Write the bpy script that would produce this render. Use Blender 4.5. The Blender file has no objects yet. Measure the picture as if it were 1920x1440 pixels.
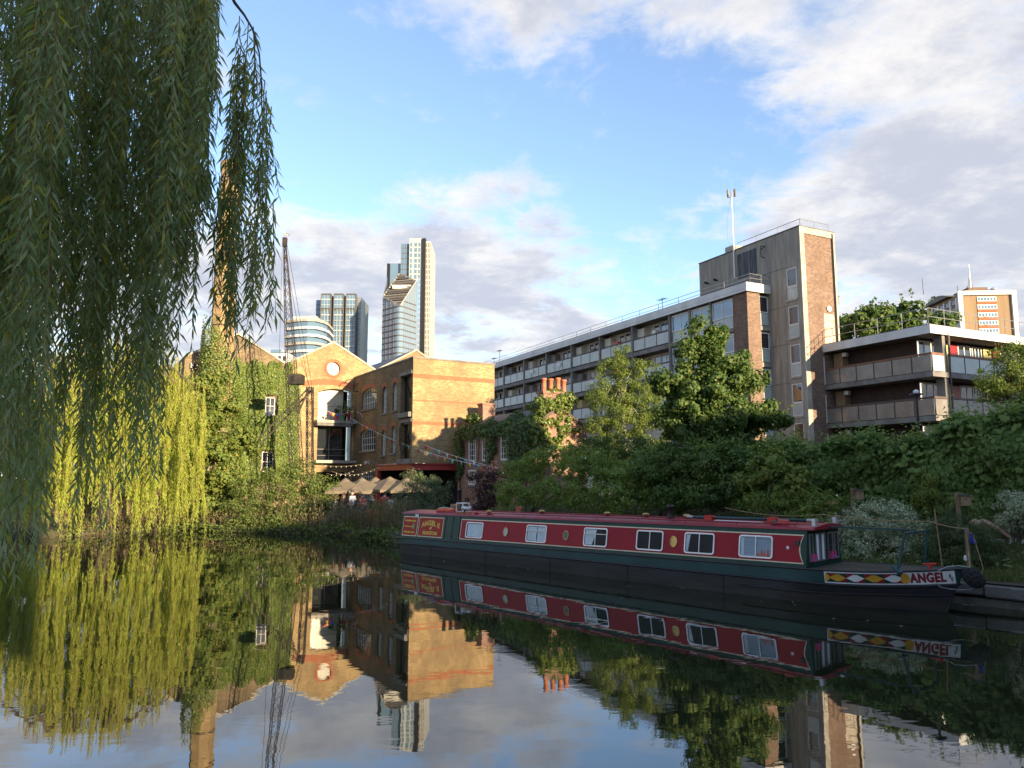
import bpy, bmesh, math, random
import numpy as np
from mathutils import Vector, Matrix
R = math.radians
SC = bpy.context.scene
COL = SC.collection
random.seed(7); RNG = np.random.default_rng(11)

# ------------------------------------------------------------ camera
PITCH = R(7.2); FPX = 1400.0; CAMH = 2.75
cd = bpy.data.cameras.new('camera'); cam = bpy.data.objects.new('camera', cd); COL.objects.link(cam)
cam.location = (0, 0, CAMH); cam.rotation_euler = (R(90) + PITCH, 0, 0)
cd.sensor_width = 36; cd.lens = 36 * FPX / 1920; cd.clip_start = .1; cd.clip_end = 5000
SC.camera = cam
# ------------------------------------------------------------ sky, sun, exposure
SUN_H = Vector((.646, -.763, 0)).normalized(); SUN_EL = R(10.0)
world = bpy.data.worlds.new('World'); SC.world = world; world.use_nodes = True
SKY_STRENGTH = .15
def build_sky():
    nt = world.node_tree; N = nt.nodes; L = nt.links; N.clear()
    out = N.new('ShaderNodeOutputWorld'); bg = N.new('ShaderNodeBackground'); bg.inputs[1].default_value = SKY_STRENGTH
    sky = N.new('ShaderNodeTexSky'); sky.sky_type = 'NISHITA'; sky.sun_disc = False
    sky.sun_elevation = SUN_EL; sky.sun_rotation = math.atan2(SUN_H.x, SUN_H.y)
    sky.air_density = 1.0; sky.dust_density = .3; sky.ozone_density = 4.
    tc = N.new('ShaderNodeTexCoord'); sep = N.new('ShaderNodeSeparateXYZ'); L.new(tc.outputs['Generated'], sep.inputs[0])
    def math_(op, a, b=None, clamp=False):
        m = N.new('ShaderNodeMath'); m.operation = op; m.use_clamp = clamp
        for i, v in enumerate((a, b)):
            if v is None: continue
            if isinstance(v, (int, float)): m.inputs[i].default_value = v
            else: L.new(v, m.inputs[i])
        return m.outputs[0]
    def ramp(v, a, b, o0=0., o1=1.):
        m = N.new('ShaderNodeMapRange'); m.interpolation_type = 'SMOOTHSTEP'
        L.new(v, m.inputs[0])
        for i, q in enumerate((a, b, o0, o1)): m.inputs[i + 1].default_value = q
        return m.outputs[0]
    zz = math_('ADD', math_('MAXIMUM', sep.outputs[2], 0.0), .16)
    cx = math_('DIVIDE', sep.outputs[0], zz); cy = math_('DIVIDE', sep.outputs[1], zz)
    cmb = N.new('ShaderNodeCombineXYZ'); L.new(cx, cmb.inputs[0]); L.new(cy, cmb.inputs[1])
    def noise(scale, detail, rough, off=(0, 0, 0), dist=0.):
        mp = N.new('ShaderNodeMapping'); mp.inputs['Location'].default_value = off; L.new(cmb.outputs[0], mp.inputs[0])
        n = N.new('ShaderNodeTexNoise'); n.inputs['Scale'].default_value = scale; n.inputs['Detail'].default_value = detail
        n.inputs['Roughness'].default_value = rough; n.inputs['Distortion'].default_value = dist
        L.new(mp.outputs[0], n.inputs['Vector']); return n.outputs['Fac']
    n1 = noise(1.15, 10, .6, (3.1, 1.7, 0), .3); n2 = noise(4.6, 9, .64, (9.0, 4.0, 2.0), .35)
    cov = math_('ADD', n1, math_('MULTIPLY', math_('SUBTRACT', n2, .5), .58))
    # broad cloud masses of this evening: a bank low over the roofs, a large one high on the right, clear blue between
    def blob(d, c0, c1, amt):
        d = Vector(d).normalized(); vm = N.new('ShaderNodeVectorMath'); vm.operation = 'DOT_PRODUCT'
        L.new(tc.outputs['Generated'], vm.inputs[0]); vm.inputs[1].default_value = d
        return ramp(vm.outputs['Value'], c0, c1, 0., amt)
    cov = math_('ADD', cov, ramp(sep.outputs[2], .27, .38, .17, -.012))
    cov = math_('ADD', cov, blob((.27, .80, .53), .955, .992, .12)); cov = math_('ADD', cov, blob((.52, .78, .46), .93, .987, .11))
    cov = math_('ADD', cov, blob((.15, .91, .385), .968, .995, -.11))
    cov = math_('ADD', cov, blob((.28, .90, .33), .975, .997, -.05))
    mask = ramp(cov, .47, .68, 0., .96)
    thick = ramp(math_('ADD', cov, math_('MULTIPLY', math_('SUBTRACT', noise(3.4, 9, .66, (1.2, 7.7, 0)), .5), .95)), .46, .86)
    mixc = N.new('ShaderNodeMix'); mixc.data_type = 'RGBA'; L.new(thick, mixc.inputs[0])
    mixc.inputs[6].default_value = (1.78, 1.72, 1.67, 1); mixc.inputs[7].default_value = (1.03, 1.09, 1.27, 1)
    hs = N.new('ShaderNodeHueSaturation'); hs.inputs['Saturation'].default_value = .82; hs.inputs['Value'].default_value = .71
    L.new(sky.outputs[0], hs.inputs['Color'])
    mix = N.new('ShaderNodeMix'); mix.data_type = 'RGBA'; L.new(mask, mix.inputs[0])
    L.new(hs.outputs[0], mix.inputs[6]); L.new(mixc.outputs[2], mix.inputs[7])
    L.new(mix.outputs[2], bg.inputs[0]); L.new(bg.outputs[0], out.inputs[0])
build_sky()
sl = bpy.data.lights.new('sun', 'SUN'); sl.energy = 3.1; sl.angle = R(.6); sl.color = (1, .79, .51)
sun = bpy.data.objects.new('sun', sl); COL.objects.link(sun); sun.location = (40, -50, 60)
sun.rotation_euler = (-(SUN_H * math.cos(SUN_EL) + Vector((0, 0, math.sin(SUN_EL))))).to_track_quat('-Z', 'Y').to_euler()
SC.view_settings.view_transform = 'Standard'; SC.view_settings.look = 'None'
SC.view_settings.gamma = 1; SC.view_settings.use_curve_mapping = False
SC.view_settings.exposure = 2.0

# ------------------------------------------------------------ helpers
def at(px, py, Y):
    xc = (px - 960) / FPX; yc = (720 - py) / FPX
    d = (xc, math.cos(PITCH) - yc * math.sin(PITCH), math.sin(PITCH) + yc * math.cos(PITCH)); s = Y / d[1]
    return Vector((d[0] * s, Y, CAMH + d[2] * s))
def tag(o, label=None, cat=None, group=None, kind=None):
    if label: o['label'] = label
    if cat: o['category'] = cat
    if group: o['group'] = group
    if kind: o['kind'] = kind
    return o
def empty(name, loc=(0, 0, 0), rz=0.):
    o = bpy.data.objects.new(name, None); COL.objects.link(o); o.location = loc; o.rotation_euler = (0, 0, rz); o.empty_display_size = .3
    return o
def link(name, me, parent=None):
    o = bpy.data.objects.new(name, me); COL.objects.link(o); o.parent = parent; return o
def dup(o, parent=None, **kw):
    c = o.copy(); COL.objects.link(c); c.parent = parent
    for ch in list(o.children): dup(ch, c)
    return c
class MB:
    def __init__(s): s.v = []; s.f = []
    def add(s, vs, fs):
        k = len(s.v); s.v += [tuple(p) for p in vs]; s.f += [tuple(i + k for i in q) for q in fs]; return s
    def box(s, x0, x1, y0, y1, z0, z1, m=None):
        vs = [(x, y, z) for z in (z0, z1) for y in (y0, y1) for x in (x0, x1)]
        if m: vs = [m(*p) for p in vs]
        return s.add(vs, [(0, 2, 3, 1), (4, 5, 7, 6), (0, 1, 5, 4), (2, 6, 7, 3), (0, 4, 6, 2), (1, 3, 7, 5)])
    def bar(s, p, q, w, h=None, up=(0, 0, 1)):
        p = Vector(p); q = Vector(q); h = h or w; d = (q - p).normalized(); u = Vector(up)
        if abs(d.dot(u)) > .97: u = Vector((0, 1, 0))
        a = d.cross(u).normalized() * w / 2; b = a.cross(d).normalized() * h / 2
        vs = [e + i * a + j * b for e in (p, q) for j in (-1, 1) for i in (-1, 1)]
        return s.add(vs, [(0, 2, 3, 1), (4, 5, 7, 6), (0, 1, 5, 4), (2, 6, 7, 3), (0, 4, 6, 2), (1, 3, 7, 5)])
    def tube(s, path, r, seg=6, cap=True):
        path = [Vector(p) for p in path]; n = len(path); rs = r if isinstance(r, (list, tuple)) else [r] * n
        vs = []; prev = None
        for i, p in enumerate(path):
            d = (path[min(i + 1, n - 1)] - path[max(i - 1, 0)])
            d = d.normalized() if d.length > 1e-9 else Vector((0, 0, 1))
            if prev is None:
                a = d.cross(Vector((0, 0, 1)));
                if a.length < .05: a = d.cross(Vector((0, 1, 0)))
            else: a = prev - d * prev.dot(d)
            a.normalize(); prev = a; b = d.cross(a)
            vs += [p + rs[i] * (math.cos(t) * a + math.sin(t) * b) for t in [2 * math.pi * k / seg for k in range(seg)]]
        fs = [(i * seg + k, i * seg + (k + 1) % seg, (i + 1) * seg + (k + 1) % seg, (i + 1) * seg + k) for i in range(n - 1) for k in range(seg)]
        if cap: fs += [tuple(range(seg))[::-1], tuple((n - 1) * seg + k for k in range(seg))]
        return s.add(vs, fs)
    def lathe(s, prof, c=(0, 0, 0), seg=12):
        vs = [(c[0] + r * math.cos(2 * math.pi * k / seg), c[1] + r * math.sin(2 * math.pi * k / seg), c[2] + z) for r, z in prof for k in range(seg)]
        n = len(prof)
        fs = [(i * seg + k, i * seg + (k + 1) % seg, (i + 1) * seg + (k + 1) % seg, (i + 1) * seg + k) for i in range(n - 1) for k in range(seg)]
        fs += [tuple(range(seg))[::-1], tuple((n - 1) * seg + k for k in range(seg))]
        return s.add(vs, fs)
    def ext(s, pts, vec):
        n = len(pts); vec = Vector(vec); vs = [Vector(p) for p in pts] + [Vector(p) + vec for p in pts]
        return s.add(vs, [tuple(range(n))[::-1], tuple(range(n, 2 * n))] + [(i, (i + 1) % n, n + (i + 1) % n, n + i) for i in range(n)])
    def build(s, name, mat, parent=None, smooth=False, bevel=0.):
        me = bpy.data.meshes.new(name); me.from_pydata(s.v, [], s.f); me.materials.append(mat)
        bm = bmesh.new(); bm.from_mesh(me); bmesh.ops.recalc_face_normals(bm, faces=bm.faces[:])
        if bevel: bmesh.ops.bevel(bm, geom=bm.edges[:], offset=bevel, segments=1, affect='EDGES', clamp_overlap=True)
        bm.to_mesh(me); bm.free()
        if smooth: me.polygons.foreach_set('use_smooth', [True] * len(me.polygons))
        return link(name, me, parent)
def quadmesh(name, V, mat, parent=None, nper=4, faces=None, smooth=False):
    """V: (n, nper, 3) array, faces: list of index tuples (all quads) within one piece"""
    n = len(V); faces = faces or [(0, 1, 2, 3)]; me = bpy.data.meshes.new(name)
    me.vertices.add(n * nper); me.vertices.foreach_set('co', np.ascontiguousarray(V, dtype=np.float32).ravel())
    F = (np.array(faces, dtype=np.int32)[None] + (np.arange(n, dtype=np.int32) * nper)[:, None, None]).reshape(-1, 4)
    me.loops.add(F.size); me.loops.foreach_set('vertex_index', F.ravel())
    me.polygons.add(len(F)); me.polygons.foreach_set('loop_start', np.arange(0, F.size, 4, dtype=np.int32))
    me.polygons.foreach_set('loop_total', np.full(len(F), 4, dtype=np.int32))
    me.update(calc_edges=True); me.materials.append(mat)
    if smooth: me.polygons.foreach_set('use_smooth', [True] * len(F))
    return link(name, me, parent)
# ------------------------------------------------------------ materials
def newmat(name):
    m = bpy.data.materials.new(name); m.use_nodes = True; nt = m.node_tree; return m, nt, nt.nodes['Principled BSDF']
def nnode(nt, typ, **kw):
    n = nt.nodes.new(typ)
    for k, v in kw.items():
        if k in n.inputs: n.inputs[k].default_value = v
        else: setattr(n, k, v)
    return n
def mixrgb(nt, fac, a, b, blend='MIX'):
    m = nt.nodes.new('ShaderNodeMix'); m.data_type = 'RGBA'; m.blend_type = blend
    for i, v in ((0, fac), (6, a), (7, b)):
        if isinstance(v, (int, float)): m.inputs[i].default_value = v
        elif isinstance(v, tuple): m.inputs[i].default_value = (*v[:3], 1)
        else: nt.links.new(v, m.inputs[i])
    return m.outputs[2]
def ramp_(nt, v, a, b, lo=0., hi=1.):
    m = nt.nodes.new('ShaderNodeMapRange'); nt.links.new(v, m.inputs[0])
    for i, q in enumerate((a, b, lo, hi)): m.inputs[i + 1].default_value = q
    return m.outputs[0]
def mat(name, col, rough=.6, var=.35, scale=3., bump=.0, metal=0., dirt=None, stretch=(1, 1, 1), spec=.5, coat=0.):
    """painted / stone / metal surface: base colour with blotches, optional streaky dirt colour and fine relief"""
    m, nt, b = newmat(name); b.inputs['Roughness'].default_value = rough; b.inputs['Metallic'].default_value = metal
    b.inputs['Specular IOR Level'].default_value = spec; b.inputs['Coat Weight'].default_value = coat
    tc = nt.nodes.new('ShaderNodeTexCoord'); mp = nt.nodes.new('ShaderNodeMapping'); mp.inputs['Scale'].default_value = stretch
    nt.links.new(tc.outputs['Object'], mp.inputs[0])
    n = nnode(nt, 'ShaderNodeTexNoise', Scale=scale, Detail=8., Roughness=.62); nt.links.new(mp.outputs[0], n.inputs['Vector'])
    f = ramp_(nt, n.outputs['Fac'], .3, .7)
    c = mixrgb(nt, f, tuple(q * (1 - var) for q in col), tuple(min(1, q * (1 + var * .6)) for q in col))
    if dirt:
        n2 = nnode(nt, 'ShaderNodeTexNoise', Scale=scale * .45, Detail=6., Roughness=.7); nt.links.new(mp.outputs[0], n2.inputs['Vector'])
        c = mixrgb(nt, ramp_(nt, n2.outputs['Fac'], .5, .72), c, dirt)
    nt.links.new(c, b.inputs['Base Color'])
    if bump:
        bp = nnode(nt, 'ShaderNodeBump', Strength=bump, Distance=.02); n3 = nnode(nt, 'ShaderNodeTexNoise', Scale=scale * 9, Detail=5.)
        nt.links.new(tc.outputs['Object'], n3.inputs['Vector']); nt.links.new(n3.outputs['Fac'], bp.inputs['Height']); nt.links.new(bp.outputs[0], b.inputs['Normal'])
    return m
def brickmat(name, c1, c2, mortar, soot=None, sc=1., rough=.85, msize=.012):
    m, nt, b = newmat(name); b.inputs['Roughness'].default_value = rough; b.inputs['Specular IOR Level'].default_value = .2
    tc = nt.nodes.new('ShaderNodeTexCoord'); sp = nt.nodes.new('ShaderNodeSeparateXYZ'); nt.links.new(tc.outputs['Object'], sp.inputs[0])
    ad = nnode(nt, 'ShaderNodeMath', operation='ADD'); nt.links.new(sp.outputs[0], ad.inputs[0]); nt.links.new(sp.outputs[1], ad.inputs[1])
    cb = nt.nodes.new('ShaderNodeCombineXYZ'); nt.links.new(ad.outputs[0], cb.inputs[0]); nt.links.new(sp.outputs[2], cb.inputs[1])
    br = nt.nodes.new('ShaderNodeTexBrick'); br.inputs['Scale'].default_value = 1.; br.inputs['Brick Width'].default_value = .23 * sc; br.inputs['Row Height'].default_value = .077 * sc
    br.inputs['Mortar Size'].default_value = msize * sc; br.inputs['Mortar Smooth'].default_value = .3; br.inputs['Bias'].default_value = -.1
    br.inputs['Color1'].default_value = (*c1, 1); br.inputs['Color2'].default_value = (*c2, 1); br.inputs['Mortar'].default_value = (*mortar, 1)
    nt.links.new(cb.outputs[0], br.inputs['Vector'])
    n = nnode(nt, 'ShaderNodeTexNoise', Scale=.9, Detail=9., Roughness=.68); nt.links.new(tc.outputs['Object'], n.inputs['Vector'])
    c = mixrgb(nt, ramp_(nt, n.outputs['Fac'], .35, .7, .0, .55), br.outputs['Color'], tuple(q * .45 for q in c1))
    n2 = nnode(nt, 'ShaderNodeTexNoise', Scale=7., Detail=4.); nt.links.new(cb.outputs[0], n2.inputs['Vector'])
    c = mixrgb(nt, ramp_(nt, n2.outputs['Fac'], .45, .75, 0., .5), c, tuple(min(1, q * 1.35) for q in c2))
    if soot:
        n3 = nnode(nt, 'ShaderNodeTexNoise', Scale=.35, Detail=8., Roughness=.7); nt.links.new(tc.outputs['Object'], n3.inputs['Vector'])
        c = mixrgb(nt, ramp_(nt, n3.outputs['Fac'], .44, .64, 0., .85), c, soot)
    nt.links.new(c, b.inputs['Base Color'])
    bp = nnode(nt, 'ShaderNodeBump', Strength=.6, Distance=.012); bp.invert = True; nt.links.new(br.outputs['Fac'], bp.inputs['Height']); nt.links.new(bp.outputs[0], b.inputs['Normal'])
    return m
def leafmat(name, cols, trans=.3, rough=.55, spec=.2, gain=1.3):
    """foliage: every leaf (mesh island) takes its own mix of the given colours; some light passes through"""
    m, nt, b = newmat(name); b.inputs['Roughness'].default_value = rough; b.inputs['Specular IOR Level'].default_value = spec
    g = nt.nodes.new('ShaderNodeNewGeometry'); rp = nt.nodes.new('ShaderNodeValToRGB'); e = rp.color_ramp.elements
    for i, c in enumerate(cols):
        q = e[i] if i < 2 else e.new(1)
        q.position = i / (len(cols) - 1); q.color = (*[min(.8, v * gain) for v in c], 1)
    nt.links.new(g.outputs['Random Per Island'], rp.inputs[0]); nt.links.new(rp.outputs[0], b.inputs['Base Color'])
    tr = nt.nodes.new('ShaderNodeBsdfTranslucent'); br = nnode(nt, 'ShaderNodeHueSaturation', Saturation=1.15, Value=1.6); nt.links.new(rp.outputs[0], br.inputs['Color'])
    nt.links.new(br.outputs[0], tr.inputs[0]); mx = nt.nodes.new('ShaderNodeMixShader'); mx.inputs[0].default_value = trans
    nt.links.new(b.outputs[0], mx.inputs[1]); nt.links.new(tr.outputs[0], mx.inputs[2]); nt.links.new(mx.outputs[0], nt.nodes['Material Output'].inputs[0])
    return m
def glassmat(name, tint=(.02, .025, .03), rough=.03, see=0.):
    """window glass: mirror-like at grazing angles; see > 0 lets that share of the view through"""
    m, nt, b = newmat(name); b.inputs['Base Color'].default_value = (*tint, 1); b.inputs['Roughness'].default_value = rough
    b.inputs['IOR'].default_value = 1.9; b.inputs['Specular IOR Level'].default_value = .6
    if see:
        t = nt.nodes.new('ShaderNodeBsdfTransparent'); t.inputs[0].default_value = (.9, .95, .95, 1); mx = nt.nodes.new('ShaderNodeMixShader'); mx.inputs[0].default_value = see
        nt.links.new(b.outputs[0], mx.inputs[1]); nt.links.new(t.outputs[0], mx.inputs[2]); nt.links.new(mx.outputs[0], nt.nodes['Material Output'].inputs[0])
    return m
M = dict(
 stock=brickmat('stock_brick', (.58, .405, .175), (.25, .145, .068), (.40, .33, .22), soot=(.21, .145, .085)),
 stock_dark=brickmat('dark_stock_brick', (.36, .26, .14), (.14, .095, .06), (.22, .18, .13), soot=(.10, .08, .06)),
 redbrick=brickmat('red_brick', (.45, .14, .06), (.36, .10, .05), (.42, .26, .16)),
 pinkbrick=brickmat('cottage_brick', (.46, .25, .17), (.20, .09, .065), (.42, .34, .28), soot=(.2, .12, .09)),
 brownbrick=brickmat('brown_brick', (.27, .16, .105), (.085, .05, .038), (.36, .30, .25)),
 darkbrick=brickmat('dark_brick', (.085, .055, .045), (.05, .035, .03), (.10, .08, .07)),
 conc=mat('board_marked_concrete', (.34, .31, .26), .85, .35, 1.2, .3, dirt=(.2, .18, .15), stretch=(3, 3, .35)),
 conc_l=mat('pale_concrete', (.44, .40, .33), .85, .3, 1.5, .2, dirt=(.22, .2, .17)),
 conc_d=mat('grey_concrete', (.22, .205, .185), .85, .35, 1.5, .2, dirt=(.12, .11, .10)),
 white=mat('white_paint', (.72, .71, .67), .5, .12, 2.), clad=mat('white_cladding', (.66, .66, .64), .5, .18, .8, dirt=(.48, .47, .43), stretch=(1, 1, .4)),
 offwhite=mat('cream_wall', (.62, .58, .48), .6, .2, 1.), yellowp=mat('yellow_panel', (.6, .5, .22), .6, .2, 1.),
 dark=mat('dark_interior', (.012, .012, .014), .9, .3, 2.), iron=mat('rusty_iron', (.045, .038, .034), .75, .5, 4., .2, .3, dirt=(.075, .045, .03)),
 steelred=mat('red_oxide_steel', (.42, .055, .05), .45, .25, 2., dirt=(.28, .05, .045)), rail=mat('galvanised_rail', (.45, .45, .44), .4, .25, 3., metal=.6),
 darkrail=mat('brown_rail', (.09, .055, .045), .6, .3, 3.), oxrail=mat('reddish_rail', (.2, .09, .05), .6, .3, 2.), black=mat('black_paint', (.012, .012, .013), .4, .3, 4.),
 stone=mat('weathered_stone', (.16, .15, .13), .9, .45, 2.5, .8, dirt=(.08, .085, .05)), slate=mat('slate', (.12, .11, .105), .7, .35, 3., .3),
 terra=mat('terracotta', (.50, .17, .085), .75, .3, 4., dirt=(.3, .12, .07)), timber=mat('weathered_timber', (.30, .20, .115), .8, .4, 5., .4, stretch=(1, 1, .15)),
 bark=mat('bark', (.11, .085, .06), .95, .5, 6., .8, stretch=(1, 1, .3)), bark_l=mat('pale_bark', (.36, .32, .26), .9, .5, 6., .5, stretch=(1, 1, .5)), twig=mat('willow_twig', (.26, .17, .065), .7, .4, 6.),
 soil=mat('earth', (.075, .058, .036), .95, .5, 2., .8, dirt=(.05, .06, .025)), paving=mat('worn_paving', (.26, .235, .2), .9, .3, 2., .4),
 glass=glassmat('window_glass'), glass_sky=glassmat('facade_glass', (.11, .19, .27), .04), glass_see=glassmat('clear_glass', (.03, .035, .04), .02, .92),
 frost=mat('frosted_panel', (.42, .47, .45), .25, .15, 1.2, spec=.6), frost_b=mat('smoked_panel', (.23, .205, .175), .22, .35, .9, spec=.6),
 bgreen=mat('boat_green', (.012, .050, .038), .3, .25, 1.5, spec=.25), bslate=mat('boat_gunwale_green', (.022, .070, .070), .35, .3, 1.2, spec=.3), bred=mat('boat_red', (.33, .010, .022), .35, .12, 1.2, spec=.2),
 broof=mat('boat_roof_red', (.30, .018, .03), .4, .25, 2.), bscarlet=mat('sign_red', (.36, .02, .012), .35, .15, 3., spec=.2), bcream=mat('coachline_cream', (.78, .66, .45), .4, .1, 5.), gold=mat('gold_lettering', (.78, .52, .08), .45, .25, 8.),
 bboot=mat('scummy_waterline', (.034, .030, .026), .7, .5, 2.2, .4, dirt=(.02, .02, .022), stretch=(.4, 1, 3.)), bblack=mat('hull_blacking', (.024, .024, .030), .5, .45, 1.8, .35, dirt=(.035, .03, .027), stretch=(.6, 1, 2.)), silver=mat('aluminium', (.66, .66, .67), .35, .15, 4., metal=.5), brass=mat('brass', (.5, .34, .12), .35, .3, 5., metal=.8),
 curtain=mat('net_curtain', (.82, .83, .84), .9, .12, 6.), reflection_blind=mat('blue_reflection_blind', (.36, .42, .50), .6, .2, 1.5, stretch=(1, 1, 14)), yellow=mat('diamond_yellow', (.62, .33, .03), .4, .15, 4.), maroon=mat('diamond_maroon', (.26, .012, .02), .4, .15, 4.), bwhite=mat('sign_white', (.78, .77, .75), .4, .1, 4., dirt=(.62, .6, .55)),
 rope=mat('rope', (.38, .25, .12), .9, .3, 20., .5), fend=mat('tarred_rope', (.022, .021, .022), .9, .4, 20., .8), orange=mat('orange_plastic', (.75, .10, .02), .5, .15, 5.), redp=mat('red_plastic', (.6, .03, .02), .45, .2, 5.),
 canvas=mat('khaki_canvas', (.17, .135, .09), .9, .3, 2.), skin=mat('skin', (.55, .33, .24), .6, .1, 8.), skin_d=mat('tanned_skin', (.36, .20, .13), .6, .1, 8.), hair=mat('dark_hair', (.02, .014, .012), .6, .3, 9.), hair_f=mat('brown_hair', (.13, .06, .03), .6, .3, 9.),
 cl_white=mat('white_cotton', (.75, .74, .72), .9, .08, 6.), cl_red=mat('red_cotton', (.62, .03, .03), .9, .12, 6.), cl_navy=mat('navy_denim', (.04, .055, .10), .9, .2, 6.), cl_grey=mat('grey_cotton', (.2, .2, .215), .9, .2, 6.), cl_coral=mat('coral_cotton', (.60, .13, .10), .9, .1, 6.), cl_pink=mat('dusty_pink_cloth', (.36, .25, .26), .9, .15, 9.), cl_brown=mat('brown_knit', (.12, .05, .035), .9, .2, 6.),
 blue=mat('blue_plastic', (.03, .05, .28), .6, .2, 5.), pink=mat('pink_pot', (.6, .06, .14), .5, .15, 5.), green=mat('green_pot', (.12, .32, .14), .5, .15, 5.),
 f_red=mat('flag_red', (.62, .05, .06), .85, .1, 5.), f_yel=mat('flag_yellow', (.65, .50, .06), .85, .1, 5.), f_blu=mat('flag_blue', (.07, .22, .55), .85, .1, 5.), f_grn=mat('flag_green', (.15, .5, .38), .85, .1, 5.), f_pnk=mat('flag_pink', (.65, .08, .22), .85, .1, 5.), f_wht=mat('flag_white', (.7, .72, .72), .85, .1, 5.),
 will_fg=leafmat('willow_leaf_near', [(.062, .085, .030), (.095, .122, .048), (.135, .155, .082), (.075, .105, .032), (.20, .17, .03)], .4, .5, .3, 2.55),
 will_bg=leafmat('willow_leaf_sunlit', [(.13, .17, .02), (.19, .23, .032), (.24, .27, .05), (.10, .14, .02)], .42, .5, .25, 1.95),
 ivy=leafmat('ivy_leaf', [(.06, .105, .025), (.12, .17, .035), (.20, .22, .05), (.05, .10, .03)], .25, .45, .4), ivy_d=leafmat('dark_ivy_leaf', [(.035, .07, .02), (.06, .11, .03), (.10, .13, .035)], .2, .45, .4),
 fig=leafmat('fig_leaf', [(.10, .15, .03), (.16, .19, .045), (.07, .12, .028), (.22, .20, .05)], .3), bush=leafmat('bush_leaf', [(.06, .095, .023), (.10, .14, .034), (.15, .175, .05), (.045, .07, .02)], .28),
 olive=leafmat('olive_leaf', [(.085, .115, .055), (.13, .16, .085), (.06, .09, .04), (.17, .19, .11)], .25), purple=leafmat('purple_leaf', [(.055, .025, .03), (.085, .035, .038), (.04, .035, .028), (.10, .055, .04)], .25),
 birch=leafmat('birch_leaf', [(.10, .14, .03), (.14, .18, .04), (.075, .11, .026), (.19, .21, .065)], .35), syc=leafmat('sycamore_leaf', [(.035, .075, .018), (.055, .10, .024), (.08, .125, .03), (.12, .15, .045), (.035, .07, .018)], .3),
 garden=leafmat('garden_leaf', [(.058, .088, .020), (.092, .132, .030), (.14, .18, .045), (.066, .098, .024), (.11, .12, .03)], .34, gain=1.95), hedge=leafmat('clipped_hedge_leaf', [(.034, .058, .016), (.052, .082, .022), (.074, .10, .028)], .22, gain=1.7), vine=leafmat('vine_leaf', [(.040, .068, .018), (.068, .105, .026), (.10, .14, .036), (.050, .080, .022)], .3, .55, .2, 1.75),
 silverl=leafmat('silver_leaf', [(.08, .11, .04), (.28, .31, .18), (.52, .54, .40), (.14, .18, .07)], .2), rose=leafmat('rosemary_leaf', [(.05, .075, .025), (.08, .105, .035), (.035, .055, .02)], .2), grassl=leafmat('grass_blade', [(.06, .10, .022), (.11, .14, .04), (.16, .15, .06), (.05, .085, .02)], .3), weed=leafmat('dry_weed', [(.10, .12, .04), (.17, .15, .075), (.20, .14, .09), (.07, .10, .04)], .3), petal=leafmat('white_petal', [(.75, .75, .72), (.6, .62, .55)], .3), petal_r=leafmat('red_petal', [(.6, .03, .04), (.7, .1, .12)], .3))
# ------------------------------------------------------------ setting: water, ground, banks
BS = Vector((-4.55, 28.7, 0)); BA = Vector((.69, -.724, 0)).normalized(); BN = Vector((-BA.y, BA.x, 0))   # boat frame: along, away from camera
BROT = math.atan2(BA.y, BA.x)
def bp(x, y, z=0.): return BS + BA * x + BN * y + Vector((0, 0, z))
def water():
    m, nt, b = newmat('canal_water'); b.inputs['Base Color'].default_value = (.014, .018, .009, 1); b.inputs['Roughness'].default_value = .015
    b.inputs['IOR'].default_value = 2.1; b.inputs['Specular IOR Level'].default_value = .5
    tc = nt.nodes.new('ShaderNodeTexCoord'); mp = nt.nodes.new('ShaderNodeMapping'); mp.inputs['Scale'].default_value = (.8, 1.3, 1); nt.links.new(tc.outputs['Object'], mp.inputs[0])
    n1 = nnode(nt, 'ShaderNodeTexNoise', Scale=1.1, Detail=3., Roughness=.5, Distortion=.4); n2 = nnode(nt, 'ShaderNodeTexNoise', Scale=7., Detail=3., Roughness=.5)
    patch = nnode(nt, 'ShaderNodeTexNoise', Scale=.12, Detail=3.)
    for n in (n1, n2, patch): nt.links.new(mp.outputs[0], n.inputs['Vector'])
    k = nnode(nt, 'ShaderNodeMath', operation='MULTIPLY'); nt.links.new(n2.outputs['Fac'], k.inputs[0]); nt.links.new(ramp_(nt, patch.outputs['Fac'], .42, .62, .02, .16), k.inputs[1])
    ad = nnode(nt, 'ShaderNodeMath', operation='ADD'); nt.links.new(n1.outputs['Fac'], ad.inputs[0]); nt.links.new(k.outputs[0], ad.inputs[1])
    bu = nnode(nt, 'ShaderNodeBump', Strength=1., Distance=.0020); nt.links.new(ad.outputs[0], bu.inputs['Height']); nt.links.new(bu.outputs[0], b.inputs['Normal'])
    o = MB().add([(-70, -10, 0), (60, -10, 0), (60, 46, 0), (-70, 46, 0)], [(0, 1, 2, 3)]).build('water', m)
    tag(o, 'still dark canal water mirroring sky, trees and boat', kind='structure')
water()
EDGE = 2.35
bank_line = [(-70, 30.5), (-30, 33.0), (-21.5, 35.4), (-18.6, 40.2), (-17.2, 40.6), (-15, 39.0), (-12.9, 38.5), (-10.4, 37.6), (-8.2, 36.7), (-6.4, 34.7), (-5.4, 33.2), (-4.2, 32.0)] + [tuple(bp(t, EDGE + .35)[:2]) for t in (0, 6, 12, 18, 24, 40, 46)]
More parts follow.
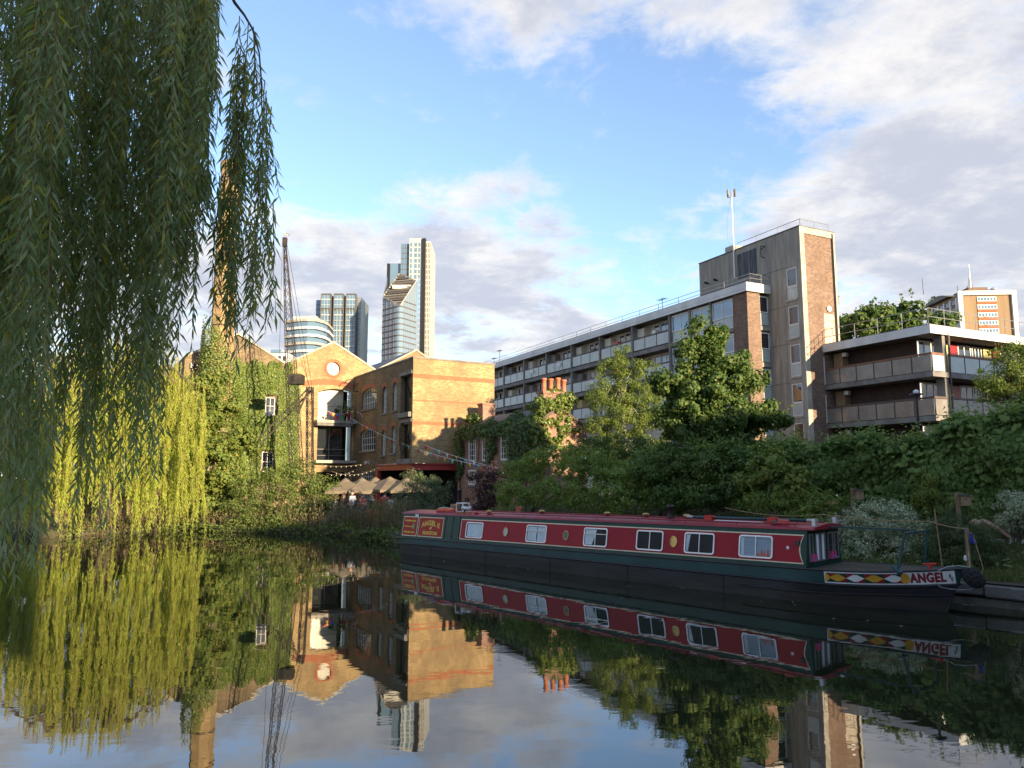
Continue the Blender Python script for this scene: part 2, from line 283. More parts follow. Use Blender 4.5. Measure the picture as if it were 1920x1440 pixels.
def ground():
    n = len(bank_line); far = [(1800, -200), (1800, 1800), (-1800, 1800), (-1800, 30.5)]
    top = [(x, y, .30) for x, y in bank_line] + [(x, y, .30) for x, y in far]
    mb = MB(); mb.add(top, [tuple(range(len(top)))])
    mb.add([(x, y, .30) for x, y in bank_line] + [(x, y, -1.2) for x, y in bank_line], [(i, i + 1, n + i + 1, n + i) for i in range(n - 1)])
    tag(mb.build('ground', M['soil']), kind='structure')
    pts = [(-300, 2.6), (3, 2.6), (22, -3), (37, -6), (60, -30), (60, -300), (-300, -300)]
    mb = MB(); mb.ext([(x, y, -1.2) for x, y in pts], (0, 0, 2.3)); tag(mb.build('near_bank', M['soil']), kind='structure')
    p = [(-11.5, 39.0), (-8.3, 38.2), (-6.2, 36.6), (1.2, 39.4), (-3.6, 47.2), (-6.3, 46.2), (-11.7, 55.3), (-22.5, 49.0), (-19.2, 43)]
    mb = MB(); mb.add([(x, y, .306) for x, y in p], [tuple(range(len(p)))]); tag(mb.build('courtyard_paving', M['paving']), kind='structure')
ground()
def bank_h(x, y):
    t = max(0., min(1., (y - EDGE) / 6.5)); t = t * t * (3 - 2 * t)
    h = .5 + 1.45 * t
    k = max(0., min(1., (x + 5.5) / 6.)); return .32 + (h - .32) * k
def right_bank():
    xs = np.linspace(-6, 44, 90); ys = np.linspace(EDGE + .02, 34, 50); rng = np.random.default_rng(3); vs = []; fs = []
    for i, x in enumerate(xs):
        for j, y in enumerate(ys):
            p = bp(x, y); vs.append((p.x, p.y, bank_h(x, y) + (rng.normal() * .03 if j else 0)))
    ny = len(ys)
    for i in range(len(xs) - 1):
        for j in range(ny - 1): fs.append((i * ny + j, i * ny + j + 1, (i + 1) * ny + j + 1, (i + 1) * ny + j))
    tag(MB().add(vs, fs).build('garden_bank', M['soil'], smooth=True), kind='structure')
    e = empty('canal_edge', bp(0, 0), BROT); tag(e, kind='structure')
    mb = MB(); mb.box(-3.6, 44, EDGE + .06, EDGE + .6, -1., .16); mb.build('edge_wall', M['stone'], e)
    x = -3.6; r = random.Random(5)
    while x < 34:
        w = r.uniform(.8, 1.6); mb = MB(); z1 = .44 + r.uniform(-.03, .03); y0 = EDGE - .02 + r.uniform(-.05, .03)
        mb.box(0, w - .03, 0, .62, -.27, 0); o = mb.build('coping_stone', M['stone'], e, bevel=.035); o.location = (x, y0, z1 + .01); o.rotation_euler = (r.uniform(-.03, .03), r.uniform(-.015, .015), r.uniform(-.02, .02)); x += w
right_bank()
# ------------------------------------------------------------ foliage tools
def unit(a): return a / np.maximum(np.linalg.norm(a, axis=1, keepdims=True), 1e-9)
def leafcloud(name, C, N, L, W, mt, parent=None, hang=.35, seed=0, kind=None):
    rng = np.random.default_rng(seed); n = len(C); N = unit(N)
    t = rng.normal(size=(n, 3)); t[:, 2] -= hang * 2; t = unit(t - N * (t * N).sum(1, keepdims=True)); b = np.cross(N, t)
    s = rng.uniform(.6, 1.25, (n, 1)); Lh = L * s / 2; Wh = W * s / 2
    V = np.stack([C - t * Lh, C + b * Wh + N * Wh * .35 - t * Lh * .15, C + t * Lh - N * Lh * .25, C - b * Wh + N * Wh * .35 - t * Lh * .15], 1)
    o = quadmesh(name, V, mt, parent)
    if kind: o['kind'] = kind
    return o
def crown(blobs, n, rc=.5, seed=0, fill=.35, squash=.8, up=.35):
    """leaf positions and normals for clumps gathered over and inside ellipsoids (cx,cy,cz,rx,ry,rz)"""
    rng = np.random.default_rng(seed); B = np.array(blobs, float)
    wt = (B[:, 3] * B[:, 4] + B[:, 3] * B[:, 5] + B[:, 4] * B[:, 5]); wt /= wt.sum(); Cs = []; Ns = []
    for bb, w in zip(B, wt):
        m = int(n * w); k = max(4, int(4.5 * (bb[3] * bb[4] + bb[3] * bb[5] + bb[4] * bb[5]) / 3 / (rc * rc)))
        d = unit(rng.normal(size=(k, 3))); rad = np.where(rng.random((k, 1)) < fill, rng.uniform(.3, .8, (k, 1)), rng.uniform(.8, 1.06, (k, 1)))
        cc = bb[:3] + d * rad * bb[3:]; rr = rc * rng.uniform(.55, 1.35, k)
        idx = rng.integers(0, k, m); dd = unit(rng.normal(size=(m, 3))); q = rng.uniform(.25, 1., (m, 1)) ** .6
        off = dd * q * rr[idx][:, None]; off[:, 2] *= squash
        Cs.append(cc[idx] + off); Ns.append(unit(dd + .6 * d[idx] + np.array([0, 0, up]) + rng.normal(size=(m, 3)) * .45))
    return np.concatenate(Cs), np.concatenate(Ns)
def shoots(C, N, k, L, seed):
    """leaves along young shoots that stick out of the outline"""
    rng = np.random.default_rng(seed + 50); i = rng.choice(len(C), k); d = unit(unit(N[i]) + rng.normal(size=(k, 3)) * .5 + np.array([0, 0, .5])); ln = rng.uniform(2.5, 7., (k, 1)) * L; P = []; Q = []
    for t in np.linspace(.1, 1, 11):
        p = C[i] + d * ln * t; p[:, 2] -= (ln[:, 0] * t * t) * .35; P.append(p + rng.normal(size=(k, 3)) * L * .25); Q.append(np.cross(d, rng.normal(size=(k, 3))) + np.array([0, 0, .4]))
    return np.concatenate(P), np.concatenate(Q)
def stems(mb, base, tops, r0, seed=0, wob=.12, seg=5):
    rng = random.Random(seed); base = Vector(base)
    for t in tops:
        t = Vector(t); path = []; k = 5
        for i in range(k + 1):
            f = i / k; p = base.lerp(t, f); bow = math.sin(f * math.pi) * (t - base).length * wob
            path.append(p + Vector((rng.uniform(-1, 1), rng.uniform(-1, 1), rng.uniform(0, .6))) * bow * .5)
        mb.tube(path, [r0 * (1 - .82 * i / k) for i in range(k + 1)], seg)
    return mb
def shrub(name, label, cat, base, blobs, n, leaf, mt, rc=.3, seed=0, group=None, nst=5, r0=.035, fill=.35, bark='bark', hang=.35, up=.35, extra=None):
    e = empty(name, base); tag(e, label, cat, group); b = Vector(base); rng = random.Random(seed)
    bl = [(x - b.x, y - b.y, z - b.z, rx, ry, rz) for x, y, z, rx, ry, rz in blobs]
    C, N = crown(bl, n, rc, seed, fill, up=up); ok = C[:, 2] > -.05
    leafcloud('foliage', C[ok], N[ok], leaf[0], leaf[1], M[mt], e, hang, seed)
    Sc, Sn = shoots(C[ok], N[ok], n // 260, leaf[0], seed); leafcloud('shoot', Sc, Sn, leaf[0], leaf[1], M[mt], e, hang, seed + 3, 'stuff')
    tops = []
    for i in range(nst):
        q = bl[i % len(bl)]; tops.append((q[0] + rng.uniform(-.5, .5) * q[3], q[1] + rng.uniform(-.5, .5) * q[4], q[2] + rng.uniform(0., .6) * q[5]))
    stems(MB(), (0, 0, -.1), tops, r0, seed).build('stem', M[bark], e, True)
    if extra:
        nm, cnt, ls, mm = extra; i = RNG.choice(len(C), cnt, replace=False); sel = C[i]; leafcloud(nm, sel + unit(N[i]) * .04, N[i], ls, ls * .8, M[mm], e, 0, seed + 5)
    return e
# ------------------------------------------------------------ building tools
def holes_wall(mb, u0, u1, z0, z1, holes, f, depth=.25):
    """wall sheet in (u,z) with openings and their reveals; f(u, d, z) gives a point, d measured inwards"""
    us = sorted({u0, u1, *[h for q in holes for h in q[:2]]}); zs = sorted({z0, z1, *[h for q in holes for h in q[2:]]})
    for i in range(len(us) - 1):
        for j in range(len(zs) - 1):
            cu = (us[i] + us[i + 1]) / 2; cz = (zs[j] + zs[j + 1]) / 2
            if any(h[0] < cu < h[1] and h[2] < cz < h[3] for h in holes): continue
            mb.add([f(us[i], 0, zs[j]), f(us[i + 1], 0, zs[j]), f(us[i + 1], 0, zs[j + 1]), f(us[i], 0, zs[j + 1])], [(0, 1, 2, 3)])
    for a, b, c, d in holes:
        for (p, q) in (((a, c), (b, c)), ((b, c), (b, d)), ((b, d), (a, d)), ((a, d), (a, c))):
            mb.add([f(p[0], 0, p[1]), f(q[0], 0, q[1]), f(q[0], depth, q[1]), f(p[0], depth, p[1])], [(0, 1, 2, 3)])
def arch_top(u0, u1, z, rise, n=8): return [(u0 + (u1 - u0) * i / n, z + rise * (1 - ((2 * i / n) - 1) ** 2)) for i in range(n + 1)]
def window(par, f, u0, u1, z0, z1, nu, nz, fr=.06, bar=.028, d=.12, rise=0., glass='glass', frame='white', sill=True, name='window', split=None, wallmat=None):
    """sash window: frame with glazing bars > glass, sill; rise > 0 gives a segmental arch head"""
    mb = MB()
    bx = lambda a, b, c, e, dd=.0, t=.05: mb.box(a, b, d + dd, d + dd + t, c, e, lambda u, y, z: f(u, y, z))
    top = z1 - rise
    bx(u0, u0 + fr, z0, top); bx(u1 - fr, u1, z0, top); bx(u0 + fr, u1 - fr, z0, z0 + fr)
    if rise:
        P = arch_top(u0, u1, top, rise)
        for (a, b) in zip(P, P[1:]):
            mb.add([f(a[0], d, a[1] - fr), f(b[0], d, b[1] - fr), f(b[0], d, b[1]), f(a[0], d, a[1])], [(0, 1, 2, 3)])
            mb.add([f(a[0], d, a[1] - fr), f(b[0], d, b[1] - fr), f(b[0], d + .05, b[1] - fr), f(a[0], d + .05, a[1] - fr)], [(0, 1, 2, 3)])
    else: bx(u0 + fr, u1 - fr, z1 - fr, z1)
    hd = lambda u: top + rise * (1 - (2 * (u - u0) / (u1 - u0) - 1) ** 2) - fr * .5 if rise else z1 - fr
    for i in range(1, nu): u = u0 + (u1 - u0) * i / nu; bx(u - bar / 2, u + bar / 2, z0 + fr, hd(u), .008, .03)
    for j in range(1, nz): z = z0 + (z1 - rise * .6 - z0) * j / nz; bx(u0 + fr, u1 - fr, z - bar / 2, z + bar / 2, .011, .026)
    w = mb.build(name, M[frame], par)
    g = MB(); pts = [(u0 + .02, z0 + .02), (u1 - .02, z0 + .02)] + ([(a, b - .02) for a, b in arch_top(u0 + .02, u1 - .02, top, rise)[::-1]] if rise else [(u1 - .02, z1 - .02), (u0 + .02, z1 - .02)])
    g.add([f(a, d + .034, b) for a, b in pts], [tuple(range(len(pts)))]); g.build('pane', M[glass], w)
    if rise and wallmat:
        P = arch_top(u0, u1, top, rise); s = MB()
        for (a, b) in zip(P, P[1:]): s.add([f(a[0], .003, a[1]), f(b[0], .003, b[1]), f(b[0], .003, z1 + .004), f(a[0], .003, z1 + .004)], [(0, 1, 2, 3)]); s.add([f(a[0], .003, a[1]), f(b[0], .003, b[1]), f(b[0], d, b[1]), f(a[0], d, a[1])], [(0, 1, 2, 3)])
        s.build('arch_head', M[wallmat], w)
    if sill: MB().box(u0 - .1, u1 + .1, -.09, d + .02, z0 - .12, z0 - .004, lambda u, y, z: f(u, y, z)).build('sill', M['conc_d'], w)
    return w
def arch_band(par, f, u0, u1, z, rise, h, mt, out=.012):
    P = arch_top(u0, u1, z, rise, 12); mb = MB()
    for (a, b) in zip(P, P[1:]):
        q = [(a[0], a[1]), (b[0], b[1]), (b[0], b[1] + h), (a[0], a[1] + h)]
        vs = [f(u, -out, zz) for u, zz in q] + [f(u, .0, zz) for u, zz in q]
        mb.add(vs, [(0, 1, 2, 3), (0, 4, 5, 1), (2, 6, 7, 3)])
    return mb.build('brick_arch', M[mt], par)
# ------------------------------------------------------------ brick warehouse: three gables and a wing
def warehouse():
    e1 = Vector((.86, .51, 0)).normalized(); e = empty('brick_warehouse', (-6.15, 46, 0), math.atan2(e1.y, e1.x))
    tag(e, 'yellow brick canalside warehouse with gables, round window and projecting wing', 'warehouse')
    Z0 = .3
    # wing, canal-facing wall (y = 0)
    fr = lambda u, d, z: (u, d, z)
    mb = MB(); holes_wall(mb, 0, 5.8, 3.68, 10.2, [], fr); mb.add([(3.35, 0, Z0), (5.8, 0, Z0), (5.8, 0, 3.68), (3.35, 0, 3.68)], [(0, 1, 2, 3)])
    mb.add([(5.8, 0, Z0), (5.8, 11, Z0), (5.8, 11, 10.2), (5.8, 0, 10.2)], [(0, 1, 2, 3)]); mb.add([(3.35, 0, Z0), (3.35, 5, Z0), (3.35, 5, 3.68), (3.35, 0, 3.68)], [(0, 1, 2, 3)])
    mb.build('wing_wall', M['stock'], e)
    for z0, z1, x0 in ((8.97, 9.23, 0.), (7.52, 7.6, .02), (6.06, 6.27, 0.)): MB().box(x0 - .006, 5.806, -.012, .05, z0, z1).build('brick_band', M['redbrick'], e)
    # wing, courtyard wall (x = 0)
    fi = lambda u, d, z: (d, u, z)
    wins = [(6.4, 9.35, 7.65, 9.1, 8, 3), (4.45, 5.25, 7.1, 8.9, 4, 4), (2.62, 3.4, 7.15, 8.98, 4, 4), (6.45, 9.5, 4.68, 6.2, 8, 3), (4.47, 5.27, 4.3, 5.95, 4, 4), (2.72, 3.46, 4.38, 6.12, 4, 4)]
    doors = [(.25, 2.0, 6.85, 9.25), (.25, 1.9, 3.95, 6.22)]; low = [(6.58, 9.55, .9, 3.25)]
    mb = MB(); holes_wall(mb, 0, 11, 3.68, 10.2, [w[:4] for w in wins] + doors, fi, .3); holes_wall(mb, 5.8, 11, Z0, 3.68, [low[0]], fi, .3)
    mb.add([(0, 5.8, Z0), (4, 5.8, Z0), (4, 5.8, 3.68), (0, 5.8, 3.68)], [(0, 1, 2, 3)])
    mb.build('courtyard_wall', M['stock_dark'], e)  # unlit side of the wing: its shade is put into a darker brick colour
    for w in wins:
        window(e, fi, *w, d=.14, rise=.28, wallmat='stock_dark', glass='glass' if w[4] == 8 else 'glass_sky'); arch_band(e, fi, w[0] - .12, w[1] + .12, w[3] - .16, .22, .26, 'redbrick')
    window(e, fi, *low[0], 8, 6, d=.14, glass='glass')
    for a, b, c, d in doors:
        mb = MB(); mb.box(.32, .36, a, b, c, d); k = 5
        for i in range(k): mb.box(.29, .32, a + (b - a) * i / k + .02, a + (b - a) * (i + 1) / k - .02, c + .05, d - .05)
        mb.bar((.28, a + .05, c + .1), (.28, b - .05, d - .1), .1, .05); mb.build('loading_door', M['black'], e)
        MB().box(-.06, .3, a - .15, b + .1, d + .003, d + .22).build('door_lintel', M['conc_d'], e); MB().box(-.22, .3, a - .1, b + .1, c - .3, c - .003).build('door_sill', M['conc_d'], e)
    MB().box(-.05, 5.85, -.05, 11, 10.2, 10.3).build('parapet_coping', M['conc_d'], e)
    MB().add([(0, 0, 10.0), (5.8, 0, 10.0), (5.8, 11, 10.0), (0, 11, 10.0)], [(0, 1, 2, 3)]).build('wing_roof', M['slate'], e)
    # void under the wing with red steel
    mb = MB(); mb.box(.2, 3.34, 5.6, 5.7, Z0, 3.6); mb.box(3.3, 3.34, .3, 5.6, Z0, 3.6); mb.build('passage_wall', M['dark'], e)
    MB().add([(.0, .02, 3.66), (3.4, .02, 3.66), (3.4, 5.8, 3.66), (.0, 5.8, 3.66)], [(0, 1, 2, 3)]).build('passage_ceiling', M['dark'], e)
    for nm, q in (('steel_beam', (-.02, 3.5, -.10, .16)), ('steel_beam', (-.10, .16, .17, 5.9))):
        mb = MB(); x0, x1, y0, y1 = q
        mb.box(x0, x1, y0, y1, 3.26, 3.31); mb.box(x0, x1, y0, y1, 3.6, 3.66)
        if x1 - x0 > 1: mb.box(x0, x1, y0 + .1, y1 - .1, 3.31, 3.6)
        else: mb.box(x0 + .1, x1 - .1, y0, y1, 3.31, 3.6)
        mb.build(nm, M['steelred'], e)
    for x, y in ((.03, .03), (.03, 5.7)):
        MB().box(x - .13, x + .13, y - .13, y + .13, Z0, 3.255).build('steel_column', M['steelred'], e)
    # gabled front (y = 11)
    gy = 11.; fg = lambda u, d, z: (u, gy + d, z)
    op = [(-2.73, -.1, 7.0, 9.3), (-2.7, -.1, 4.05, 6.6), (-2.7, -.3, Z0, 3.2)]
    EV = 10.85; PK = 12.72; gabs = [(-11.8, -8.45, -5.09), (-5.09, -1.73, 1.63), (1.63, 4.9, 8.2)]
    cx, cz, rr, q = -1.66, 10.8, .5, .64
    mb = MB(); holes_wall(mb, -5.09, 0., Z0, cz - q, op, fg, .45)
    mb.add([(0, gy, 9.9), (8.2, gy, 9.9), (8.2, gy, EV), (0, gy, EV)], [(0, 1, 2, 3)])
    a, p, b = gabs[1]; zt = cz + q; xl = a + (zt - EV) * (p - a) / (PK - EV); xr = b - (zt - EV) * (b - p) / (PK - EV)
    mb.add([(a, gy, cz - q), (cx - q, gy, cz - q), (cx - q, gy, zt), (xl, gy, zt), (a, gy, EV)], [(0, 1, 2, 3, 4)])
    mb.add([(cx + q, gy, cz - q), (0, gy, cz - q), (0, gy, EV), (b, gy, EV), (xr, gy, zt), (cx + q, gy, zt)], [(0, 1, 2, 3, 4, 5)])
    mb.add([(xl, gy, zt), (xr, gy, zt), (p, gy, PK)], [(0, 1, 2)])
    mb.add([(gabs[2][0], gy, EV), (gabs[2][2], gy, EV), (gabs[2][1], gy, PK)], [(0, 1, 2)])
    n = 32; ang = [2 * math.pi * k / n for k in range(n)]; cs = [(math.cos(t), math.sin(t)) for t in ang]
    ro = [(cx + c * q / max(abs(c), abs(s_)), gy, cz + s_ * q / max(abs(c), abs(s_))) for c, s_ in cs]; ri = [(cx + rr * c, gy, cz + rr * s_) for c, s_ in cs]; rb = [(x, gy + .25, z) for x, _, z in ri]
    mb.add(ro + ri + rb, [(i, (i + 1) % n, n + (i + 1) % n, n + i) for i in range(n)] + [(n + i, n + (i + 1) % n, 2 * n + (i + 1) % n, 2 * n + i) for i in range(n)])
    mb.build('gable_wall', M['stock'], e)
    # round window: pale boarded disc with cross bars, red brick ring
    mb = MB(); mb.add([(cx + .49 * c, gy + .2, cz + .49 * s_) for c, s_ in cs], [tuple(range(n))]); w = mb.build('round_window', M['offwhite'], e)
    MB().box(cx - .012, cx + .012, gy + .17, gy + .198, cz - .48, cz + .48).box(cx - .48, cx + .48, gy + .175, gy + .197, cz - .012, cz + .012).build('glazing_bar', M['white'], w)
    mb = MB(); ring = [(cx + k * c, gy - .015, cz + k * s_) for k in (.5, .71) for c, s_ in cs] + [(cx + .71 * c, gy + .001, cz + .71 * s_) for c, s_ in cs]
    mb.add(ring, [(i, (i + 1) % n, n + (i + 1) % n, n + i) for i in range(n)] + [(n + i, n + (i + 1) % n, 2 * n + (i + 1) % n, 2 * n + i) for i in range(n)]); mb.build('brick_ring', M['redbrick'], w)
    # big arched opening with balcony, glazed screens
    arch_band(e, fg, -3.9, .0, 9.3, .28, .42, 'redbrick', .02)
    P = arch_top(-2.73, -.1, 9.02, .28); mb = MB()
    for (u, z), (u2, z2) in zip(P, P[1:]): mb.add([fg(u, .004, z), fg(u2, .004, z2), fg(u2, .004, 9.304), fg(u, .004, 9.304)], [(0, 1, 2, 3)])
    mb.build('arch_head', M['stock'], e)
    m1 = MB(); m1.box(-2.73, -.72, gy + .46, gy + .5, 7.0, 9.3); w = m1.build('reflective_screen', glassmat('pale_screen', (.52, .50, .40), .12), e)
    MB().box(-1.72, -1.70, gy + .43, gy + .459, 7.0, 9.3).build('mullion', M['white'], w)
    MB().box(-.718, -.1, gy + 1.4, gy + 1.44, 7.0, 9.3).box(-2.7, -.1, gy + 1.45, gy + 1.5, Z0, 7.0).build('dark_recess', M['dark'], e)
    m1 = MB(); m1.box(-2.7, -.72, gy + .46, gy + .48, 4.05, 6.6); w = m1.build('glazed_screen', M['glass'], e)
    mb = MB(); mb.box(-1.72, -1.69, gy + .42, gy + .458, 4.05, 6.6); mb.box(-2.7, -.1, gy + .41, gy + .43, 4.85, 4.88); mb.box(-2.7, -.1, gy + .41, gy + .43, 4.4, 4.42); mb.build('mullion', M['conc_l'], w)
    for z in (6.72, 3.84):
        mb = MB(); mb.box(-2.95, .1, gy - .75, gy + .45, z, z + .2); mb.build('balcony_slab', M['conc_l'], e)
        mb = MB()
        if z > 5:
            for u in (-2.9, -1.4, -.12): mb.tube([(u, gy - .7, z + .2), (u, gy - .7, z + 1.2)], .015)
            mb.tube([(-2.9, gy - .7, z + 1.2), (-.12, gy - .7, z + 1.2)], .015)
            mb.build('balcony_rail', M['black'], e)
    MB().box(-2.93, -.3, gy - .7, gy + .4, 6.52, 6.70).build('shutter_box', M['conc_d'], e)
    # left gable behind the ivy
    hol = [(-6.4, -5.72, 7.2, 8.45), (-6.5, -5.7, 3.2, 4.6)]
    fl = lambda u, d, z: (u, gy + .15 + d, z)
    mb = MB(); holes_wall(mb, -11.8, -5.09, Z0, EV, hol, fl, .3); a, p, b = gabs[0]; mb.add([fl(a, 0, EV), fl(b, 0, EV), fl(p, 0, PK - .1)], [(0, 1, 2)])
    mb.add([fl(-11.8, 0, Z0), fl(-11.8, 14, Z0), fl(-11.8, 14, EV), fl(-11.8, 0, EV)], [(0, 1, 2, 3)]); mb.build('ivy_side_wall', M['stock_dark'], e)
    for h in hol: window(e, fl, *h, 2, 2, d=.12)
    # saw-tooth roof with verge copings
    for i, (a, p, b) in enumerate(gabs):
        for (s0, s1) in (((a, EV), (p, PK)), ((b, EV), (p, PK))):
            mb = MB(); o = .15 if i == 0 else 0
            mb.ext([(s0[0], gy + .02 + o, s0[1] + .01), (s1[0], gy + .02 + o, s1[1] + .01), (s1[0], gy + .02 + o, s1[1] + .12), (s0[0], gy + .02 + o, s0[1] + .12)], (0, 16, 0)); mb.build('roof_slope', M['slate'], e)
            mb = MB(); mb.ext([(s0[0], gy - .07 + o, s0[1] - .02), (s1[0], gy - .07 + o, s1[1] - .02), (s1[0], gy - .07 + o, s1[1] + .13), (s0[0], gy - .07 + o, s0[1] + .13)], (0, .085, 0)); mb.build('verge_coping', M['conc_l'], e)
    # downpipe and hopper, floodlight, small hoist arm
    mb = MB(); mb.tube([(-11.3, gy - .0, 10.2), (-11.3, gy - .0, Z0)], .06); mb.box(-11.45, -11.15, gy - .1, gy + .13, 10.1, 10.45); mb.build('downpipe', M['black'], e)
    mb = MB(); mb.box(-.32, -.06, 7.2, 7.55, 3.75, 3.95); mb.box(-.06, 0.02, 7.3, 7.45, 3.7, 3.8); mb.build('floodlight', M['silver'], e)
    mb = MB(); mb.tube([(0, 10.2, 9.1), (-.35, 10.2, 9.1), (-.35, 10.2, 9.75), (-.55, 10.2, 9.95), (-.9, 10.2, 9.9), (-1.1, 10.2, 9.6)], .035); mb.tube([(-.35, 10.2, 9.4), (-.0, 10.2, 9.75)], .03); mb.build('wall_hoist', M['iron'], e)
    mb = MB(); mb.tube([(-.05, .25, 6.4), (-.12, .6, 5.0), (-.12, 1.2, 4.2), (-.12, 1.7, 4.9), (-.05, 1.9, 6.0)], .03); mb.build('hanging_hose', M['black'], e)
    return e
WH = warehouse()
# objects on the warehouse balcony
def wh_pt(x, y, z): c, s = math.cos(WH.rotation_euler.z), math.sin(WH.rotation_euler.z); return Vector((-6.15 + c * x - s * y, 46 + s * x + c * y, z))
def pot_plant(label, x, y, z, pm, r, h, plant):
    e = empty('potted_plant', wh_pt(x, y, z)); tag(e, label, 'potted plant', 'pots on the warehouse balcony')
    MB().lathe([(r * .7, 0), (r, h), (r * .9, h), (r * .8, h - .04)], seg=12).build('pot', M[pm], e)
    C, N = crown([(0, 0, h + plant * .55, plant * .55, plant * .5, plant * .6)], 350, plant * .22, int(x * 10) % 50); leafcloud('foliage', C, N, .12, .05, M['bush'], e)
    stems(MB(), (0, 0, h - .05), [(0, 0, h + plant * .6), (.1, 0, h + plant * .5)], .02).build('stem', M['bark'], e)
pot_plant('pink pot with small plant on the upper warehouse balcony', -1.45, 10.6, 6.92, 'pink', .16, .5, .35)
pot_plant('green pot with tall dark bush on the upper warehouse balcony', -1.02, 10.6, 6.92, 'green', .2, .45, 1.0)
pot_plant('dark red pot on the upper warehouse balcony beside green pot', -.55, 10.6, 6.92, 'maroon', .15, .6, .4)
# ------------------------------------------------------------ tall chimney
def tall_chimney():
    e = empty('factory_chimney', (-19.4, 49.2, .3)); e.rotation_euler.z = WH.rotation_euler.z; tag(e, 'tall tapering yellow brick factory chimney behind the hanging willow', 'chimney')
    mb = MB(); zt = 24.; w = lambda z: .84 - .28 * z / zt
    oc = lambda z, k=1.: [(w(z) * k * 1.08 * math.cos(R(22.5 + 45 * i)), w(z) * k * 1.08 * math.sin(R(22.5 + 45 * i)), z) for i in range(8)]
    rows = [oc(z) for z in np.linspace(0, zt, 9)]; vs = [p for r in rows for p in r]
    mb.add(vs, [(i * 8 + k, i * 8 + (k + 1) % 8, (i + 1) * 8 + (k + 1) % 8, (i + 1) * 8 + k) for i in range(8) for k in range(8)] + [tuple(64 + k for k in range(8))])
    mb.build('shaft', M['stock'], e)
    for z in list(np.arange(12.5, 23.5, 2.05)):
        q = MB(); a = oc(z, 1.025); q.ext(a, (0, 0, .09)); q.build('iron_band', M['iron'], e)
    MB().ext(oc(zt - .5, 1.12), (0, 0, .5)).build('chimney_cap', M['stock'], e)
tall_chimney()
def ivy_wall():
    e = empty('ivy', wh_pt(-8, 11.0, .3)); e.rotation_euler.z = WH.rotation_euler.z
    tag(e, 'thick sunlit ivy covering the left warehouse gable and chimney foot', 'ivy')
    rng = np.random.default_rng(5); P = []; Nn = []
    def patch(n, u0, u1, z0, z1, off, keep, lump=.3):
        u = rng.uniform(u0, u1, n); z = rng.uniform(z0, z1, n); ok = np.array([keep(a, b) for a, b in zip(u, z)]); u = u[ok]; z = z[ok]
        dep = .18 + lump * (.5 + .5 * np.sin(u * 2.1 + 1.3 * np.sin(z * 1.7)) * np.cos(z * 1.5 + u * .7)); d = off + dep * rng.uniform(.2, 1., len(u)) ** .5
        P.append(np.stack([u + 8, -d, z - .3], 1)); Nn.append(np.stack([rng.normal(size=len(u)) * .55, -np.ones(len(u)), rng.normal(size=len(u)) * .5 + .3], 1))
    rag = lambda u, z: 10.85 + .25 * math.sin(u * 5) + .2 * math.sin(u * 11)
    win = lambda u, z: not ((-6.5 < u < -5.62 and 7.1 < z < 8.6) or (-6.65 < u < -5.7 and 3.2 < z < 4.7))
    patch(46000, -11.2, -4.1, 2.5, 11.0, -.15, lambda u, z: z < rag(u, z) - max(0, (-9.9 - u)) * 2.5 and win(u, z) and not (u > -4.7 and z > 10.2), .45)
    leafcloud('foliage', np.concatenate(P), np.concatenate(Nn), .125, .11, M['ivy'], e, .5, 1)
    # growth wrapped round the chimney foot
    m = 19000; t = rng.uniform(0, 2 * math.pi, m); z = rng.uniform(0, 1, m) ** .8 * 13.2; ok = (z < 10.5 + 2.2 * np.cos(t - 3.5) + rng.normal(size=m) * .4); t = t[ok]; z = z[ok]
    rad = 1.12 + rng.uniform(0, .4, len(t)) * (1.3 - z / 14); c = np.stack([rad * np.cos(t), rad * np.sin(t), z], 1)
    d = Vector((-19.4, 49.2, .3)) - e.location; a = -e.rotation_euler.z; lx, ly = math.cos(a) * d.x - math.sin(a) * d.y, math.sin(a) * d.x + math.cos(a) * d.y
    nn = np.stack([np.cos(t), np.sin(t), np.full(len(t), .3)], 1) + rng.normal(size=(len(t), 3)) * .5
    leafcloud('chimney_foliage', c + np.array([lx, ly, 0]), nn, .125, .11, M['ivy'], e, .5, 2)
    mb = MB()
    for u in (-10, -8.6, -7.4, -5.2): mb.tube([(u + 8 + .3 * math.sin(k), -.05, k * 1.6) for k in range(7)], [.07 - .008 * k for k in range(7)], 5)
    mb.build('stem', M['bark'], e)
ivy_wall()
